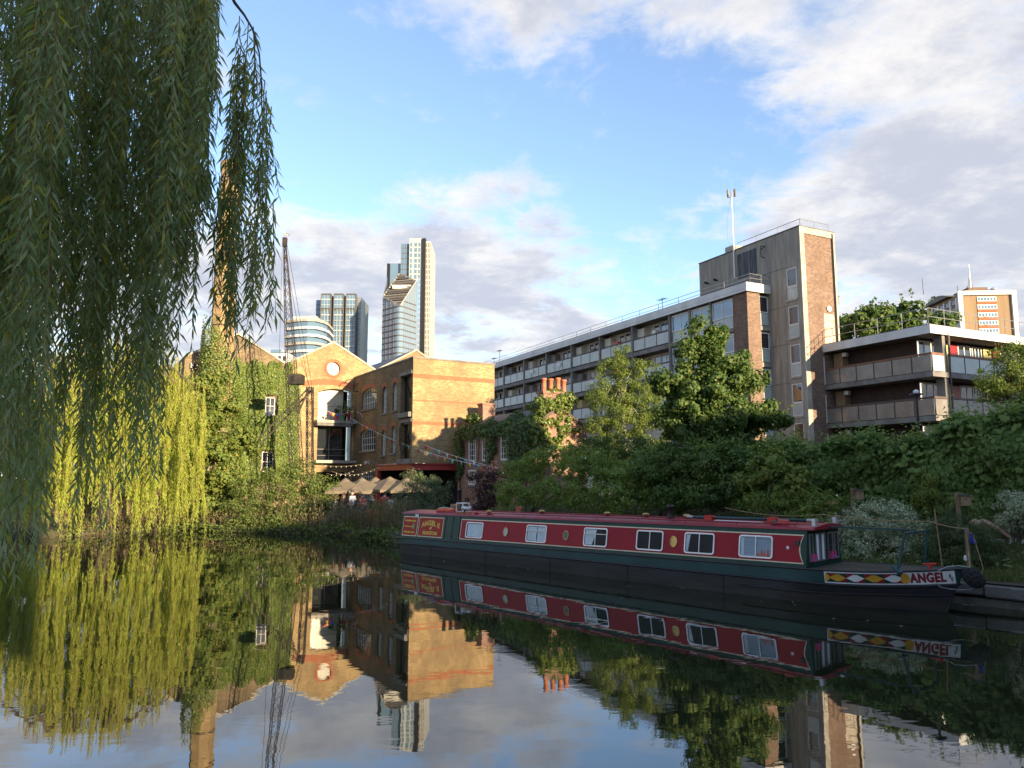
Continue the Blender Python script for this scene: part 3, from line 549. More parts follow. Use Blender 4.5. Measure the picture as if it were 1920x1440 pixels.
# ------------------------------------------------------------ old dockside crane
def crane():
    B = Vector((-13.7, 47.3, .3)); e = empty('derrick_crane', B); tag(e, 'rusty iron lattice derrick crane in front of the warehouse', 'crane')
    L = lambda v: Vector(v) - B
    b0 = L(at(563, 880, 47.3)); t0 = L(at(534, 455, 46.6))
    b0.z = .2
    def lattice(name, p, q, w0, w1, n, th=.045, br=.03, bulge=0):
        mb = MB(); d = (q - p).normalized(); sx = Vector((1, 0, 0)) - d * d.x; sx.normalize(); sy = d.cross(sx)
        wid = lambda f: (w0 + (w1 - w0) * f) / 2 + bulge * math.sin(f * math.pi)
        cor = lambda f, i, j: p.lerp(q, f) + sx * i * wid(f) + sy * j * wid(f)
        for i, j in ((-1, -1), (1, -1), (1, 1), (-1, 1)):
            for k in range(n): mb.bar(cor(k / n, i, j), cor((k + 1) / n, i, j), th)
        for k in range(n):
            f0, f1 = k / n, (k + 1) / n; s = 1 if k % 2 else -1
            for (a, b) in (((-1, -1), (1, -1)), ((1, -1), (1, 1)), ((1, 1), (-1, 1)), ((-1, 1), (-1, -1))):
                u, v = (a, b) if s > 0 else (b, a); mb.bar(cor(f0, *u), cor(f1, *v), br); mb.bar(cor(f0, *v), cor(f1, *u), br)
                if k % 3 == 0: mb.bar(cor(f0, *a), cor(f0, *b), br)
        return mb.build(name, M['iron'], e)
    lattice('jib', b0, t0, .70, .13, 24, .036, .02, .08)
    mb = MB(); mb.box(-.13, .13, -.12, .12, -.35, .22); h = mb.build('jib_head', M['iron'], e); h.location = t0 + Vector((0, 0, .1))
    apex = L(at(581, 725, 47.6)); foot = L(at(583, 885, 47.8)); foot.z = .2
    lattice('king_post', foot, apex, .36, .36, 12, .05, .025)
    mb = MB(); mb.bar(apex, L(at(462, 845, 46.4)), .06, .09); mb.bar(apex + Vector((0, .35, -.2)), L(at(468, 856, 46.9)), .06, .09)
    p, q = apex, L(at(462, 845, 46.4))
    for k in range(9): a = p.lerp(q, k / 9); b = (apex + Vector((0, .35, -.2))).lerp(L(at(468, 856, 46.9)), (k + .5) / 9); mb.bar(a, b, .03)
    mb.build('back_stay', M['iron'], e)
    mb = MB(); mb.bar(apex, L(at(559, 775, 47.3)), .12, .1); mb.bar(apex + Vector((.1, 0, .0)), foot + Vector((.35, 0, 0)), .06, .1); mb.build('strut', M['iron'], e)
    c = L(at(556, 712, 47.0)); mb = MB(); mb.box(-.42, .42, -.4, .4, -.3, .3); o = mb.build('winch_box', M['iron'], e); o.location = c
    mb = MB(); mb.box(-.3, -.05, -.41, -.395, -.22, .2); w = mb.build('box_opening', M['dark'], o)
    mb = MB()
    for dx in (-.1, .12): mb.tube([t0 + Vector((dx, 0, 0)), apex + Vector((dx, 0, .1))], .014, 4)
    mb.tube([t0 + Vector((-.15, 0, 0)), L(at(524, 660, 46.6)), L(at(520, 860, 46.6))], .012, 4); mb.tube([t0, L(at(553, 640, 46.8)), apex], .012, 4); mb.build('cable', M['iron'], e)
    # gull standing on the jib head
    g = empty('gull', B + t0 + Vector((0, 0, .36)), R(200)); tag(g, 'white gull perched on the tip of the crane', 'bird')
    mb = MB(); pth = [(-.26, 0, .16), (-.12, 0, .2), (.02, 0, .24), (.12, 0, .29), (.15, 0, .36), (.2, 0, .37), (.27, 0, .355)]; mb.tube(pth, [.012, .06, .085, .06, .045, .035, .006], 8); mb.build('body', M['cl_white'], g, True)
    mb = MB(); mb.tube([(.02, 0, .18), (.02, 0, 0)], .01, 4); mb.tube([(.02, .03, .18), (.02, .04, 0)], .01, 4); mb.build('leg', M['orange'], g)
    mb = MB(); mb.tube([(-.3, .05, .17), (-.1, .085, .24), (.08, .06, .27)], [.01, .035, .03], 6); mb.tube([(-.3, -.05, .17), (-.1, -.085, .24), (.08, -.06, .27)], [.01, .035, .03], 6); mb.build('wing', M['conc_d'], g)
crane()
# ------------------------------------------------------------ cottage
def cottage():
    o = Vector((1.01, 39.3, 0)); e = empty('brick_cottage', o, WH.rotation_euler.z); tag(e, 'small old brick cottage with ivy over its roof beside the warehouse', 'cottage')
    W, LN, EV, RG, Z0 = 3.6, 8.6, 5.4, 6.5, .3; f = lambda u, d, z: (d, u, z)
    wins = [(6.2, 7.1, 3.75, 5.15), (4.6, 5.4, 3.75, 5.15), (2.3, 3.2, 3.75, 5.2), (6.2, 7.1, 2.35, 3.25)]
    mb = MB(); holes_wall(mb, 0, LN, Z0, EV, wins, f, .2); mb.add([(0, 0, Z0), (W, 0, Z0), (W, 0, EV), (W / 2, 0, RG), (0, 0, EV)], [(0, 1, 2, 3, 4)])
    mb.add([(W, 0, Z0), (W, LN, Z0), (W, LN, EV), (W, 0, EV)], [(0, 1, 2, 3)]); mb.add([(0, LN, Z0), (W, LN, Z0), (W, LN, EV), (W / 2, LN, RG), (0, LN, EV)], [(0, 1, 2, 3, 4)]); mb.build('wall', M['pinkbrick'], e)
    for w in wins: window(e, f, *w, 3, 4, d=-.02, fr=.09)
    for s in (0, 1):
        x0 = -.2 if s == 0 else W + .2; mb = MB(); z0 = EV - .1
        mb.ext([(x0, -.03, z0), (W / 2, -.03, RG + .02), (W / 2, -.03, RG + .12), (x0, -.03, z0 + .1)], (0, LN + .06, 0)); mb.build('roof_slope', M['slate'], e)
        mb = MB(); mb.bar((x0, -.05, z0 + .05), (W / 2, -.05, RG + .07), .05, .16); mb.build('verge_board', M['darkrail'], e)
    st = MB().box(W / 2 - .95, W / 2 + .75, .1, .7, 5.6, 7.3).box(W / 2 - 1.02, W / 2 + .82, .03, .77, 7.3, 7.42).build('chimney_stack', M['pinkbrick'], e)
    for i, x in enumerate((-.72, -.28, .2, .58)):
        MB().lathe([(.15, 0), (.15, .05), (.125, .1), (.125, .62), (.16, .64), (.16, .72), (.11, .72), (.11, .5)], (W / 2 + x, .4, 7.42 + (.08 if i == 2 else 0)), 12).build('chimney_pot', M['terra'], st, True)
    MB().box(W / 2 - .45, W / 2 + .45, LN - .75, LN - .1, 5.8, 7.35).box(W / 2 - .5, W / 2 + .5, LN - .8, LN - .05, 7.35, 7.45).build('chimney_stack', M['pinkbrick'], e)
    # ivy: roof, eaves, round the windows, over the stack
    v = empty('ivy', o, WH.rotation_euler.z); tag(v, 'dark green ivy smothering the cottage roof and chimney stack', 'ivy'); rng = np.random.default_rng(8); P = []; Nn = []
    n = 9000; y = rng.uniform(-.1, LN, n); s = rng.uniform(-.25, W / 2 + .15, n); z = EV - .1 + (s + .2) / (W / 2 + .2) * (RG - EV + .1) + .1; ok = (s < .7 + .9 * np.clip(1 - y / 7, 0, 1) + .35 * np.sin(y * 2.3)); y, s, z = y[ok], s[ok], z[ok]
    lump = .10 + .22 * (.5 + .5 * np.sin(y * 2.6 + np.sin(s * 4)))
    P.append(np.stack([s - .3 * lump, y, z + lump * rng.uniform(.1, 1, len(y))], 1)); Nn.append(np.stack([-.5 + rng.normal(size=len(y)) * .4, rng.normal(size=len(y)) * .4, np.ones(len(y))], 1))
    n = 9000; y = rng.uniform(-.2, LN, n); z = rng.uniform(2.6, 5.5, n); hang = 4.9 - .4 * np.sin(y * 3.1) - 1.1 * (np.abs(y - 4.0) < .55) - 2.6 * (y < 2.25) - 2.2 * (y > 7.6); ok = (z > hang) & ~((z < 5.05) & (((y > 2.3) & (y < 3.2)) | ((y > 4.6) & (y < 5.4)) | ((y > 6.2) & (y < 7.1)))); y, z = y[ok], z[ok]
    P.append(np.stack([-.05 - rng.uniform(.0, .45, len(y)) * np.clip((z - 2.2) / 3, .2, 1), y, z], 1)); Nn.append(np.stack([-np.ones(len(y)), rng.normal(size=len(y)) * .5, rng.normal(size=len(y)) * .5 + .3], 1))
    leafcloud('foliage', np.concatenate(P), np.concatenate(Nn), .13, .11, M['ivy_d'], v, .5, 3)
    C, N = crown([(W / 2 - .3, .3, 6.95, 1.1, .55, .6), (W / 2 - .9, .3, 6.4, .8, .5, .7), (W / 2 + .55, .2, 6.95, .55, .5, .5), (.35, -.05, 5.2, .5, .25, .7), (.9, -.1, 5.7, .9, .2, .3), (2.3, -.05, 5.35, .9, .12, .15), (1.5, -.08, 4.7, 1.2, .14, .5), (.5, -.1, 4.3, .5, .2, .9), (2.2, -.06, 5.9, .5, .1, .35), (W / 2 - .1, -.05, 6.6, .9, .25, .4), (LN * 0 + .2, LN - .3, 5.5, .4, .4, .5), (.9, LN - .4, 6.4, .5, .5, .3)], 14000, .2, 4)
    leafcloud('chimney_foliage', C, N, .13, .11, M['ivy'], v, .5, 4)
    mb = MB()
    for y in (.5, 3.9, 5.8, 8.2): mb.tube([(-.04, y + .1 * math.sin(k * 2), .3 + k * .85) for k in range(7)], [.045 - .005 * k for k in range(7)], 5)
    mb.build('stem', M['bark'], v)
cottage()
# ------------------------------------------------------------ housing estate: balcony block, stair tower, rear wing
HA = Vector((16.08, 49.97, 0)); HROT = math.atan2(.445, .896)
def hp(x, y, z=0.): c, s = math.cos(HROT), math.sin(HROT); return Vector((HA.x + c * x - s * y, HA.y + s * x + c * y, z))
def railing(par, pts, z, h=.95, n_mid=1, step=1.9, mt='rail', r=.022, name='roof_railing'):
    mb = MB()
    for (a, b) in zip(pts, pts[1:]):
        a = Vector(a); b = Vector(b); L = (b - a).length; k = max(1, round(L / step))
        for i in range(k + 1): p = a.lerp(b, i / k); mb.tube([(p.x, p.y, z), (p.x, p.y, z + h)], r, 5)
        for j in range(n_mid + 1): zz = z + h * (j + 1) / (n_mid + 1); mb.tube([(a.x, a.y, zz), (b.x, b.y, zz)], r, 5)
    return mb.build(name, M[mt], par)
def housing_block():
    e = empty('balcony_block', HA, HROT); tag(e, 'long grey concrete housing block with rows of frosted balconies', 'housing block')
    ys = [8.39 + 4.97 * i for i in range(9)]; YE = ys[-1]; DEP = 9.; slabs = [12.87, 10.35, 7.82]; Z0 = 1.9
    mb = MB(); mb.box(1.05, DEP, 1.4, YE, Z0, 15.5); mb.build('body', M['offwhite'], e)
    mb = MB(); mb.box(-.05, DEP, -.05, YE + .2, 15.5, 16.05); mb.build('roof_slab', M['conc_d'], e)
    for i, (a, b) in enumerate(zip([-.22] + ys[0:-1], ys)):
        k = 2 if b - a > 6 else 1
        for q in range(k):
            y0 = a + (b - a) * q / k; y1 = a + (b - a) * (q + 1) / k; p = MB()
            for j in range(3): p.box(-.2 - .012 * (j % 2), -.05, y0 + .006, y1 - .006, 15.46 + j * .205, 15.46 + (j + 1) * .205 - .008)
            p.build('fascia_panel', M['clad'], e)
    for j in range(3): pass
    p = MB()
    for j in range(3): p.box(-.22, 2.25, -.21 - .012 * (j % 2), -.05, 15.46 + j * .205, 15.46 + (j + 1) * .205 - .008)
    p.build('fascia_panel', M['clad'], e)
    MB().box(-.12, DEP, -.1, YE, 16.075, 16.12).build('roof_felt', M['slate'], e)
    # brick pier at the corner
    MB().box(0, 1.16, 0, 1.4, Z0, 15.47).build('brick_pier', M['brownbrick'], e)
    for j in range(5):   # narrow windows of the return wall
        z1 = 15.3 - 2.56 * j; f = lambda u, d, z: (u, .1 + d, z)
        w = window(e, f, 1.2, 2.02, z1 - 1.15, z1, 1, 1, .07, d=.0, sill=False); MB().box(1.24, 1.98, .06, .1, z1 - 2.05, z1 - 1.2).build('spandrel_panel', M['frost'], w)
        MB().box(1.17, 2.035, .0, .3, z1 - 2.42, z1 - 2.12).build('concrete_sill', M['conc'], w)
    MB().box(1.165, 2.03, .14, .4, Z0, 15.4).build('return_wall', M['conc_d'], e)
    # paired windows without balconies next to the pier
    ff = lambda u, d, z: (d + .1, u, z)
    for j in range(5):
        z1 = 15.34 - 2.54 * j
        for k in range(3):
            y0 = 1.5 + 2.32 * k; w = window(e, ff, y0, y0 + 2.1, z1 - 1.3, z1, 2, 1, .08, .07, d=.0, sill=False, glass='glass_sky')
            MB().box(.12, .16, y0 + .04, y0 + 2.06, z1 - 2.08, z1 - 1.33).build('spandrel_panel', M['frost'], w); MB().box(.09, .118, y0, y0 + 2.1, z1 - 2.12, z1 - 2.08).box(.09, .118, y0 + 1.02, y0 + 1.08, z1 - 2.08, z1 - 1.33).build('panel_frame', M['white'], w)
            MB().box(.0, .3, y0 + 2.11, y0 + 2.31, z1 - 2.4, z1 + .12).build('concrete_fin', M['conc_d'], e)
        MB().box(.04, .5, 1.42, 8.3, z1 - 2.42, z1 - 2.14).build('floor_edge', M['conc_d'], e)
    MB().box(.17, 1.04, 1.41, 8.39, Z0, 15.45).build('infill_wall', M['conc_d'], e)
    # recessed balconies
    rs = random.Random(12)
    for i, y in enumerate(ys): MB().box(-.06, 1.05, y - .11, y + .11, Z0, 15.458).build('cross_wall', M['conc_d'], e)
    for i in range(8):
        y0, y1 = ys[i] + .11, ys[i + 1] - .11
        for j, zs in enumerate(slabs):
            b = MB().box(-.03, 1.05, y0 + .001, y1 - .001, zs, zs + .33).build('balcony', M['conc_d'], e)
            ztop = 15.45 if j == 0 else slabs[j - 1] - .003; a = zs + .36
            MB().box(-.0, .07, y0 + .02, y1 - .02, a + 1.02, a + 1.12).build('handrail', M['darkrail'], b)
            for k in range(3):
                p0 = y0 + (y1 - y0) * k / 3 + .04; p1 = y0 + (y1 - y0) * (k + 1) / 3 - .04
                g = MB().box(.015, .035, p0, p1, a + .1, a + .98).build('glass_panel', M['frost'], b)
            fr = MB()
            for k in range(4): q = y0 + .03 + (y1 - y0 - .06) * k / 3; fr.box(.0, .05, q - .025, q + .025, a - .03, a + 1.02)
            fr.box(.01, .04, y0 + .03, y1 - .03, a + .03, a + .08); fr.build('balcony_frame', M['darkrail'], b)
            # back wall: window pair, door, side screen
            wy = y0 + .35; fb = lambda u, d, z: (.94 + d, u, z)
            window(e, fb, wy, wy + 1.9, a + .75, ztop - .12, 3, 1, .07, .06, d=.02, sill=False, glass=('glass', 'glass_sky', 'glass')[rs.randrange(3)])
            window(e, fb, wy + 2.0, wy + 2.85, a, ztop - .12, 1, 2, .1, .06, d=.02, sill=False, name='balcony_door', glass='glass')
            if rs.random() < .75:
                mb = MB(); cw = rs.uniform(.4, .9)
                for s in range(8): mb.box(.945, .951, wy + .08 + cw * s / 8, wy + .08 + cw * (s + .8) / 8, a + .8, ztop - .2)
                mb.build('curtain', M['curtain'], e)
            MB().box(.45, 1.04, y1 - .95, y1 - .02, a - .02, ztop - .25).build('store_cupboard', M['yellowp'] if rs.random() < .12 else M['offwhite' if rs.random() < .5 else 'conc_d'], e)
    for b in [c for c in e.children if c.name.startswith('balcony') and not c.name.startswith('balcony_')]:
        vs_ = [v.co for v in b.data.vertices]; y0 = min(v.y for v in vs_); z0 = max(v.z for v in vs_); q = rs.random(); yy = y0 + rs.uniform(.5, 3.2)
        if q < .22:
            mb = MB(); w_ = rs.uniform(.5, 1.1); mb.add([(.09 + .02 * math.sin(i * 2.), yy + w_ * i / 6, z0 + zz) for i in range(7) for zz in (.55, 1.22)], [(2 * i, 2 * i + 2, 2 * i + 3, 2 * i + 1) for i in range(6)]); mb.build('laundry', M[rs.choice(['cl_white', 'cl_navy', 'cl_coral', 'f_blu', 'f_grn'])], b)
        elif q < .4: MB().box(.2, .65, yy, yy + rs.uniform(.4, .8), z0 + .002, z0 + rs.uniform(1.1, 1.5)).build('storage_box', M[rs.choice(['timber', 'bslate', 'white', 'redp'])], b, bevel=.02)
        elif q < .55: C, N = crown([(.3, yy, z0 + 1.2, .2, .35, .3)], 160, .12, rs.randrange(99)); leafcloud('balcony_plant', C, N, .14, .08, M['bush'], b, .4, 3)
        elif q < .66: d_ = MB().lathe([(.03, -.02), (.16, .03), (.30, .12), (.31, .12), (.16, .05)], seg=14).build('satellite_dish', M['white'], b, True); d_.location = (-.12, yy, z0 + .7); d_.rotation_euler = (0, R(-70), R(30))
    MB().box(-.03, 1.04, ys[0] + .12, YE, Z0, 5.3).build('lower_wall', M['offwhite'], e)
    railing(e, [(.25, -.1, 0), (.25, YE, 0)], 16.1, .62, 1, 2.6); railing(e, [(.25, -.1, 0), (2.3, -.1, 0)], 16.1, .62, 1, 1.)
    # television aerials on the roof
    for y, h in ((10.5, 1.3), (41.5, 1.8), (43, 1.1)):
        t = empty('roof_aerial', hp(1.0, y, 16.1), HROT); tag(t, {10.5: 'small dark aerial on the railing near the stair tower', 41.5: 'taller thin aerial at the far end of the block roof', 43: 'shorter aerial at the far end of the block roof'}[y], 'aerial', 'aerials on the balcony block')
        MB().tube([(0, 0, 0), (0, 0, h)], .025, 5).build('mast', M['iron'], t); mb = MB(); mb.tube([(0, -.5, h - .1), (0, .5, h - .1)], .02, 4)
        for k in range(5): mb.tube([(-.28, -.45 + .22 * k, h - .1), (.28, -.45 + .22 * k, h - .1)], .015, 4)
        mb.build('element', M['iron'], t)
housing_block()
def stair_tower():
    e = empty('stair_tower', hp(2.04, -2.84), HROT); tag(e, 'tall concrete and brick stair tower at the end of the housing block', 'tower')
    W, D, T, Z0 = 3.3, 9.94, 19.5, 1.9
    f = lambda u, d, z: (d, u, z); wz = [16.85 - 2.62 * j for j in range(6)]
    hol = [(.32, 1.22, z - 2.15, z) for z in wz if z - 2.15 > Z0]
    mb = MB(); holes_wall(mb, 0.001, D, Z0, T, hol, f, .16); mb.add([(0, D, Z0), (W, D, Z0), (W, D, T), (0, D, T)], [(0, 1, 2, 3)]); mb.add([(W, 0, Z0), (W, D, Z0), (W, D, T), (W, 0, T)], [(0, 1, 2, 3)]); mb.add([(0, 0, T - .05), (W, 0, T - .05), (W, D, T - .05), (0, D, T - .05)], [(0, 1, 2, 3)])
    mb.build('concrete_wall', M['conc'], e)
    for j, (a, b, c, d) in enumerate(hol):
        w = window(e, f, a, b, c + .85, d, 1, 1, .08, d=.03, sill=False); MB().box(.06, .1, a + .04, b - .04, c + .04, c + .82).build('spandrel_panel', M['frost'], w); MB().box(.04, .058, a, b, c, c + .05).box(.04, .058, a, b, c + .8, c + .848).box(.04, .058, a, a + .06, c, c + .85).box(.04, .058, b - .06, b, c, c + .85).build('panel_frame', M['white'], w)
        MB().box(-.06, .1, a - .05, b + .05, c - .14, c - .004).build('concrete_sill', M['conc_l'], w)
    # board joints: storey grooves as raised lips, vertical ribs
    for z in (16.95, 14.3, 11.7, 9.05, 6.4): MB().box(-.025, .0, 1.25, D - .01, z, z + .05).build('storey_joint', M['conc_d'], e)
    mb = MB()
    for k in range(66):
        y = 1.3 + k * .13
        if y < D - .05 and not (3.6 < y < 5.95): mb.box(-.010, 0.002, y, y + .05, 17.05, T - .02)
        if y < 4.2: mb.box(-.010, .002, y, y + .05, 6.5, 16.9)
    r_ = mb.build('board_rib', M['conc'], e); r_['kind'] = 'stuff'
    MB().box(-.03, .02, 3.85, 5.72, 17.25, 19.1).build('louvre_panel', mat('stained_black_panel', (.018, .02, .03), .5, .5, 3., dirt=(.16, .17, .18), stretch=(4, 4, .3)), e)
    mb = MB()
    for y in (7.9, 8.9): mb.tube([(-.3, y, 17.7), (0, y, 17.7)], .06, 6); mb.lathe([(.05, 0), (.13, .1), (.13, .16)], (-.3, y, 17.62), 8)
    mb.tube([(-.02, 3.1, 18.2), (-.3, 3.1, 18.2), (-.3, 3.1, 19.0), (-.02, 3.1, 19.0)], .035, 5); mb.tube([(-.3, 3.1, 18.7), (-.3, 2.6, 18.9)], .03, 5); mb.build('wall_fitting', M['black'], e)
    # end face: brick panel between concrete frame
    MB().box(.0, .42, -.10, .0, Z0, T + .02).build('concrete_pilaster', M['conc_l'], e); MB().box(W - .24, W + .02, -.10, .0, Z0, T + .02).build('concrete_pilaster', M['conc_l'], e); MB().box(.42, W - .24, -.10, .0, T - .42, T + .02).build('concrete_lintel', M['conc_l'], e)
    MB().box(.42, W - .24, -.03, 0.0, Z0, T - .42).build('brick_panel', M['brownbrick'], e)
    MB().box(W - .26, W - .2, -.16, -.10, Z0, T - .1).build('downpipe', M['black'], e)
    MB().box(1.95, 2.95, -.045, -.03, 11.7, 13.75).build('render_patch', mat('worn_render', (.5, .44, .36), .9, .5, 4., .3, dirt=(.3, .15, .09)), e)
    MB().lathe([(.16, 0), (.2, .03), (.2, .07), (.05, .1)], (0, 0, 0), 14).build('wall_lamp', M['white'], e); l = bpy.data.objects['wall_lamp'] if 'wall_lamp' in bpy.data.objects else None
    if l: l.location = (2.45, -.04, 14.1); l.rotation_euler = (R(90), 0, 0)
    MB().box(-.05, W + .03, -.12, D + .02, T + .02, T + .07).build('roof_edge', M['slate'], e)
    MB().box(0.02, 1.2, 6.15, 7.0, T + .07, T + .5).build('tank_housing', M['conc_l'], e)
    railing(e, [(.3, 6.0, 0), (.3, .1, 0), (W - .3, .1, 0)], T + .06, .55, 0, 1.7)
    t = empty('antenna_mast', hp(1.9, 3.1, 17.4), HROT); tag(t, 'slim white antenna mast standing against the stair tower', 'antenna'); MB().tube([(0, 0, 0), (0, 0, 6.6)], [.06, .045], 6).build('mast', M['white'], t)
    mb = MB()
    for k in range(4): a = R(90 * k); mb.tube([(.1 * math.cos(a), .1 * math.sin(a), 6.2), (.42 * math.cos(a), .42 * math.sin(a), 6.3), (.42 * math.cos(a), .42 * math.sin(a), 6.75)], .02, 4); mb.box(.35 * math.cos(a) - .06, .35 * math.cos(a) + .06, .35 * math.sin(a) - .06, .35 * math.sin(a) + .06, 6.3, 6.7)
    mb.build('antenna_head', M['conc_d'], t); mb = MB(); mb.tube([(0, .1, 6.2), (0, .55, 4.6), (0, .6, 3.2), (0, .1, 2.)], .012, 4); mb.build('cable', M['conc_d'], t)
stair_tower()
def rear_wing():
    # local x to the right along the lit gallery side, y away along the dark side; origin at the near corner
    e = empty('gallery_block', hp(3.81, -10.38), HROT); tag(e, 'low flat-roofed block with dark brick and smoked glass access galleries', 'housing block')
    L, W, Z0 = 7.54, 15., 1.9; slabs = [8.55, 6.0, 3.45]
    MB().box(1.25, W, 1.3, L + 8, Z0, 11.1).build('body', M['darkbrick'], e)
    MB().box(.0, W, 0., L + 8, 11.08, 11.58).build('roof_slab', M['conc_d'], e); MB().box(-.02, W, -.02, L + 8, 11.582, 11.62).build('roof_felt', M['slate'], e)
    for y0, y1 in ((-.1, 3.7), (3.7, L - .03)): MB().box(-.1, -.0, y0, y1 - .008, 11.06, 11.57).build('fascia_panel', M['clad'], e)
    for k in range(4):
        p = MB()
        for j in range(3): p.box(k * 3.8 + .004, (k + 1) * 3.8 - .004, -.1 - .01 * (j % 2), .0, 11.06 + j * .17, 11.06 + (j + 1) * .17 - .008)
        p.build('fascia_panel', M['clad'], e)
    for j, zs in enumerate(slabs):
        b = MB().box(-.05, 1.25, -.05, L, zs, zs + .3).box(1.25, W, -.05, 1.3, zs, zs + .3).build('gallery', M['conc_d'], e)
        a = zs + .34; ps = [0, 1.26, 2.55, 3.8, 5.07, 6.32, 7.5]
        MB().box(-.02, .06, 0.02, L, a + .95, a + 1.07).box(-.02, 1.15, -.02, .06, a + .951, a + 1.071).box(1.55, W, -.02, .06, a + .95, a + 1.07).build('handrail', M['oxrail' if j == 0 else 'darkrail'], b)
        for p0, p1 in zip(ps, ps[1:]): MB().box(.0, .025, p0 + .05, p1 - .03, a, a + .93).build('glass_panel', M['frost_b'], b)
        for p0, p1 in [(.06, 1.15)] + [(1.6 + 1.42 * k, 3.0 + 1.42 * k) for k in range(8)]: MB().box(p0 + .03, p1 - .03, .0, .025, a, a + .93).build('glass_panel', M['frost_b'] if j else M['frost'], b)
        for p in ps[1:]: MB().box(-.015, .04, p - .02, p + .02, a - .1, a + .95).build('panel_post', M['darkrail'], b)
        for k in range(9): MB().box(1.58 + 1.42 * k, 1.62 + 1.42 * k, -.015, .04, a - .1, a + .95).build('panel_post', M['darkrail'], b)
        f = lambda u, d, z: (u, 1.3 - .06 + d, z)
        zt = (11.02 if j == 0 else slabs[j - 1] - .05)
        for k in range(3):
            x = 1.5 + 4.3 * k; window(e, f, x - .9 if k == 0 else x, x + 1.0, a + .5, zt - .1, 3, 1, .09, .07, d=.0, sill=False)
            MB().box(x + 1.1, x + 1.9, 1.2, 1.24, a, zt - .1).build('yellow_screen', M['yellowp'], e); MB().box(x + 2.0, x + 2.8, 1.19, 1.24, a, a + 2.0).build('front_door', M['maroon'], e); window(e, f, x + 2.9, x + 4.2, a + .1, zt - .1, 2, 2, .1, .08, d=.0, sill=False)
        MB().box(.7, 1.24, L - .9, L - .2, a, zt - .05).build('stair_door', M['timber'], e); MB().box(.55, .8, L - 1.3, L - 1.0, zt - .35, zt - .1).build('gallery_lamp', M['white'], e)
        MB().box(-.08, -.052, L - .1, L - .04, zs + .35, zs + 2.2).build('white_pipe', M['white'], e)
    for x in (1.35, 9.9): MB().box(x - .2, x + .16, .07, .6, Z0, 11.055).build('concrete_column', M['conc_d'], e)
    mb = MB(); mb.tube([(1.5, -.08, 11.4), (1.5, -.04, Z0)], .05, 6); mb.tube([(1.62, -.08, 11.3), (1.62, -.03, 9.4)], .03, 5); mb.build('downpipe', M['darkrail'], e)
    railing(e, [(.15, L + 2.6, 0), (.15, .15, 0), (W, .15, 0)], 11.6, 1.0, 1, 1.55)
rear_wing()
def office_block():
    p = at(1797, 552, 250); e = empty('office_tower', (p.x, 250, 0), R(-4)); tag(e, 'distant slab office tower with white frame and rooftop masts', 'office block')
    T = p.z; Wd = 18.; Dp = 22
    mb = MB(); mb.box(0, Wd, 0, Dp, 0, T); mb.build('body', mat('brown_cladding', (.27, .18, .10), .8, .25, .3, stretch=(6, 6, .2)), e)
    MB().box(-.5, .9, -.8, .0, 0, T + 1.).box(Wd - .9, Wd + .5, -.8, .0, 0, T + 1.).box(.9, Wd - .9, -.8, .0, T - .4, T + 1.).build('white_frame', M['white'], e)
    for j in range(10):
        z = T - 2.6 - 2.75 * j; w = MB().box(5.9, 12.2, -.25, .0, z, z + 1.6).build('window_band', M['white'], e); g = MB()
        for k in range(6): g.box(6.1 + k * 1.03, 6.85 + k * 1.03, -.3, -.25, z + .3, z + 1.35)
        g.build('pane', M['glass_sky'], w); MB().box(5.9, 12.2, -.2, .0, z - .9, z - .1).build('brick_spandrel', M['redbrick'], e)
    g = MB(); f = MB()
    for k in range(5):
        y = .6 + k * 4.2; f.box(-.5, .0, y, y + .9, 0, T - 1)
        for j in range(10): z = T - 3 - 2.75 * j; g.box(-.2, .0, y + 1.2, y + 3.9, z, z + 1.5)
    s_ = g.build('side_pane', M['glass'], e); s_['kind'] = 'stuff'; f.build('side_mullion', M['clad'], e)
    mb = MB(); n = 12
    mb.ext([(-1.5, 4 + 18 * i / n, T + .3 + 1.9 * (1 - ((i / n) * 2 - 1) ** 2)) for i in range(n + 1)], (6, 0, 0)); mb.build('curved_roof', M['conc_d'], e)
    MB().box(4, 14, 3, 16, T, T + 2.2).box(5.5, 12, 4, 14, T + 2.2, T + 3.4).build('plant_room', M['brownbrick'], e)
    mb = MB(); mb.tube([(9, 9, T + 3), (9, 9, T + 13)], [.35, .1], 5); mb.tube([(9.9, 9, T + 3), (9.4, 9, T + 8)], .12, 4); mb.tube([(8.1, 9, T + 3), (8.6, 9, T + 8)], .12, 4); mb.tube([(-2, 20, T + 5), (-2, 20, T + 11)], .2, 4); mb.tube([(2, 4, T), (2, 4, T + 4)], .2, 4); mb.lathe([(.2, 0), (.9, .6), (.9, 1.1), (.2, 1.5)], (12.7, 2, T + 1.2), 8); mb.lathe([(.2, 0), (.7, .5), (.2, 1.2)], (4.5, 2, T + 2.2), 8); mb.build('rooftop_mast', M['rail'], e)
office_block()
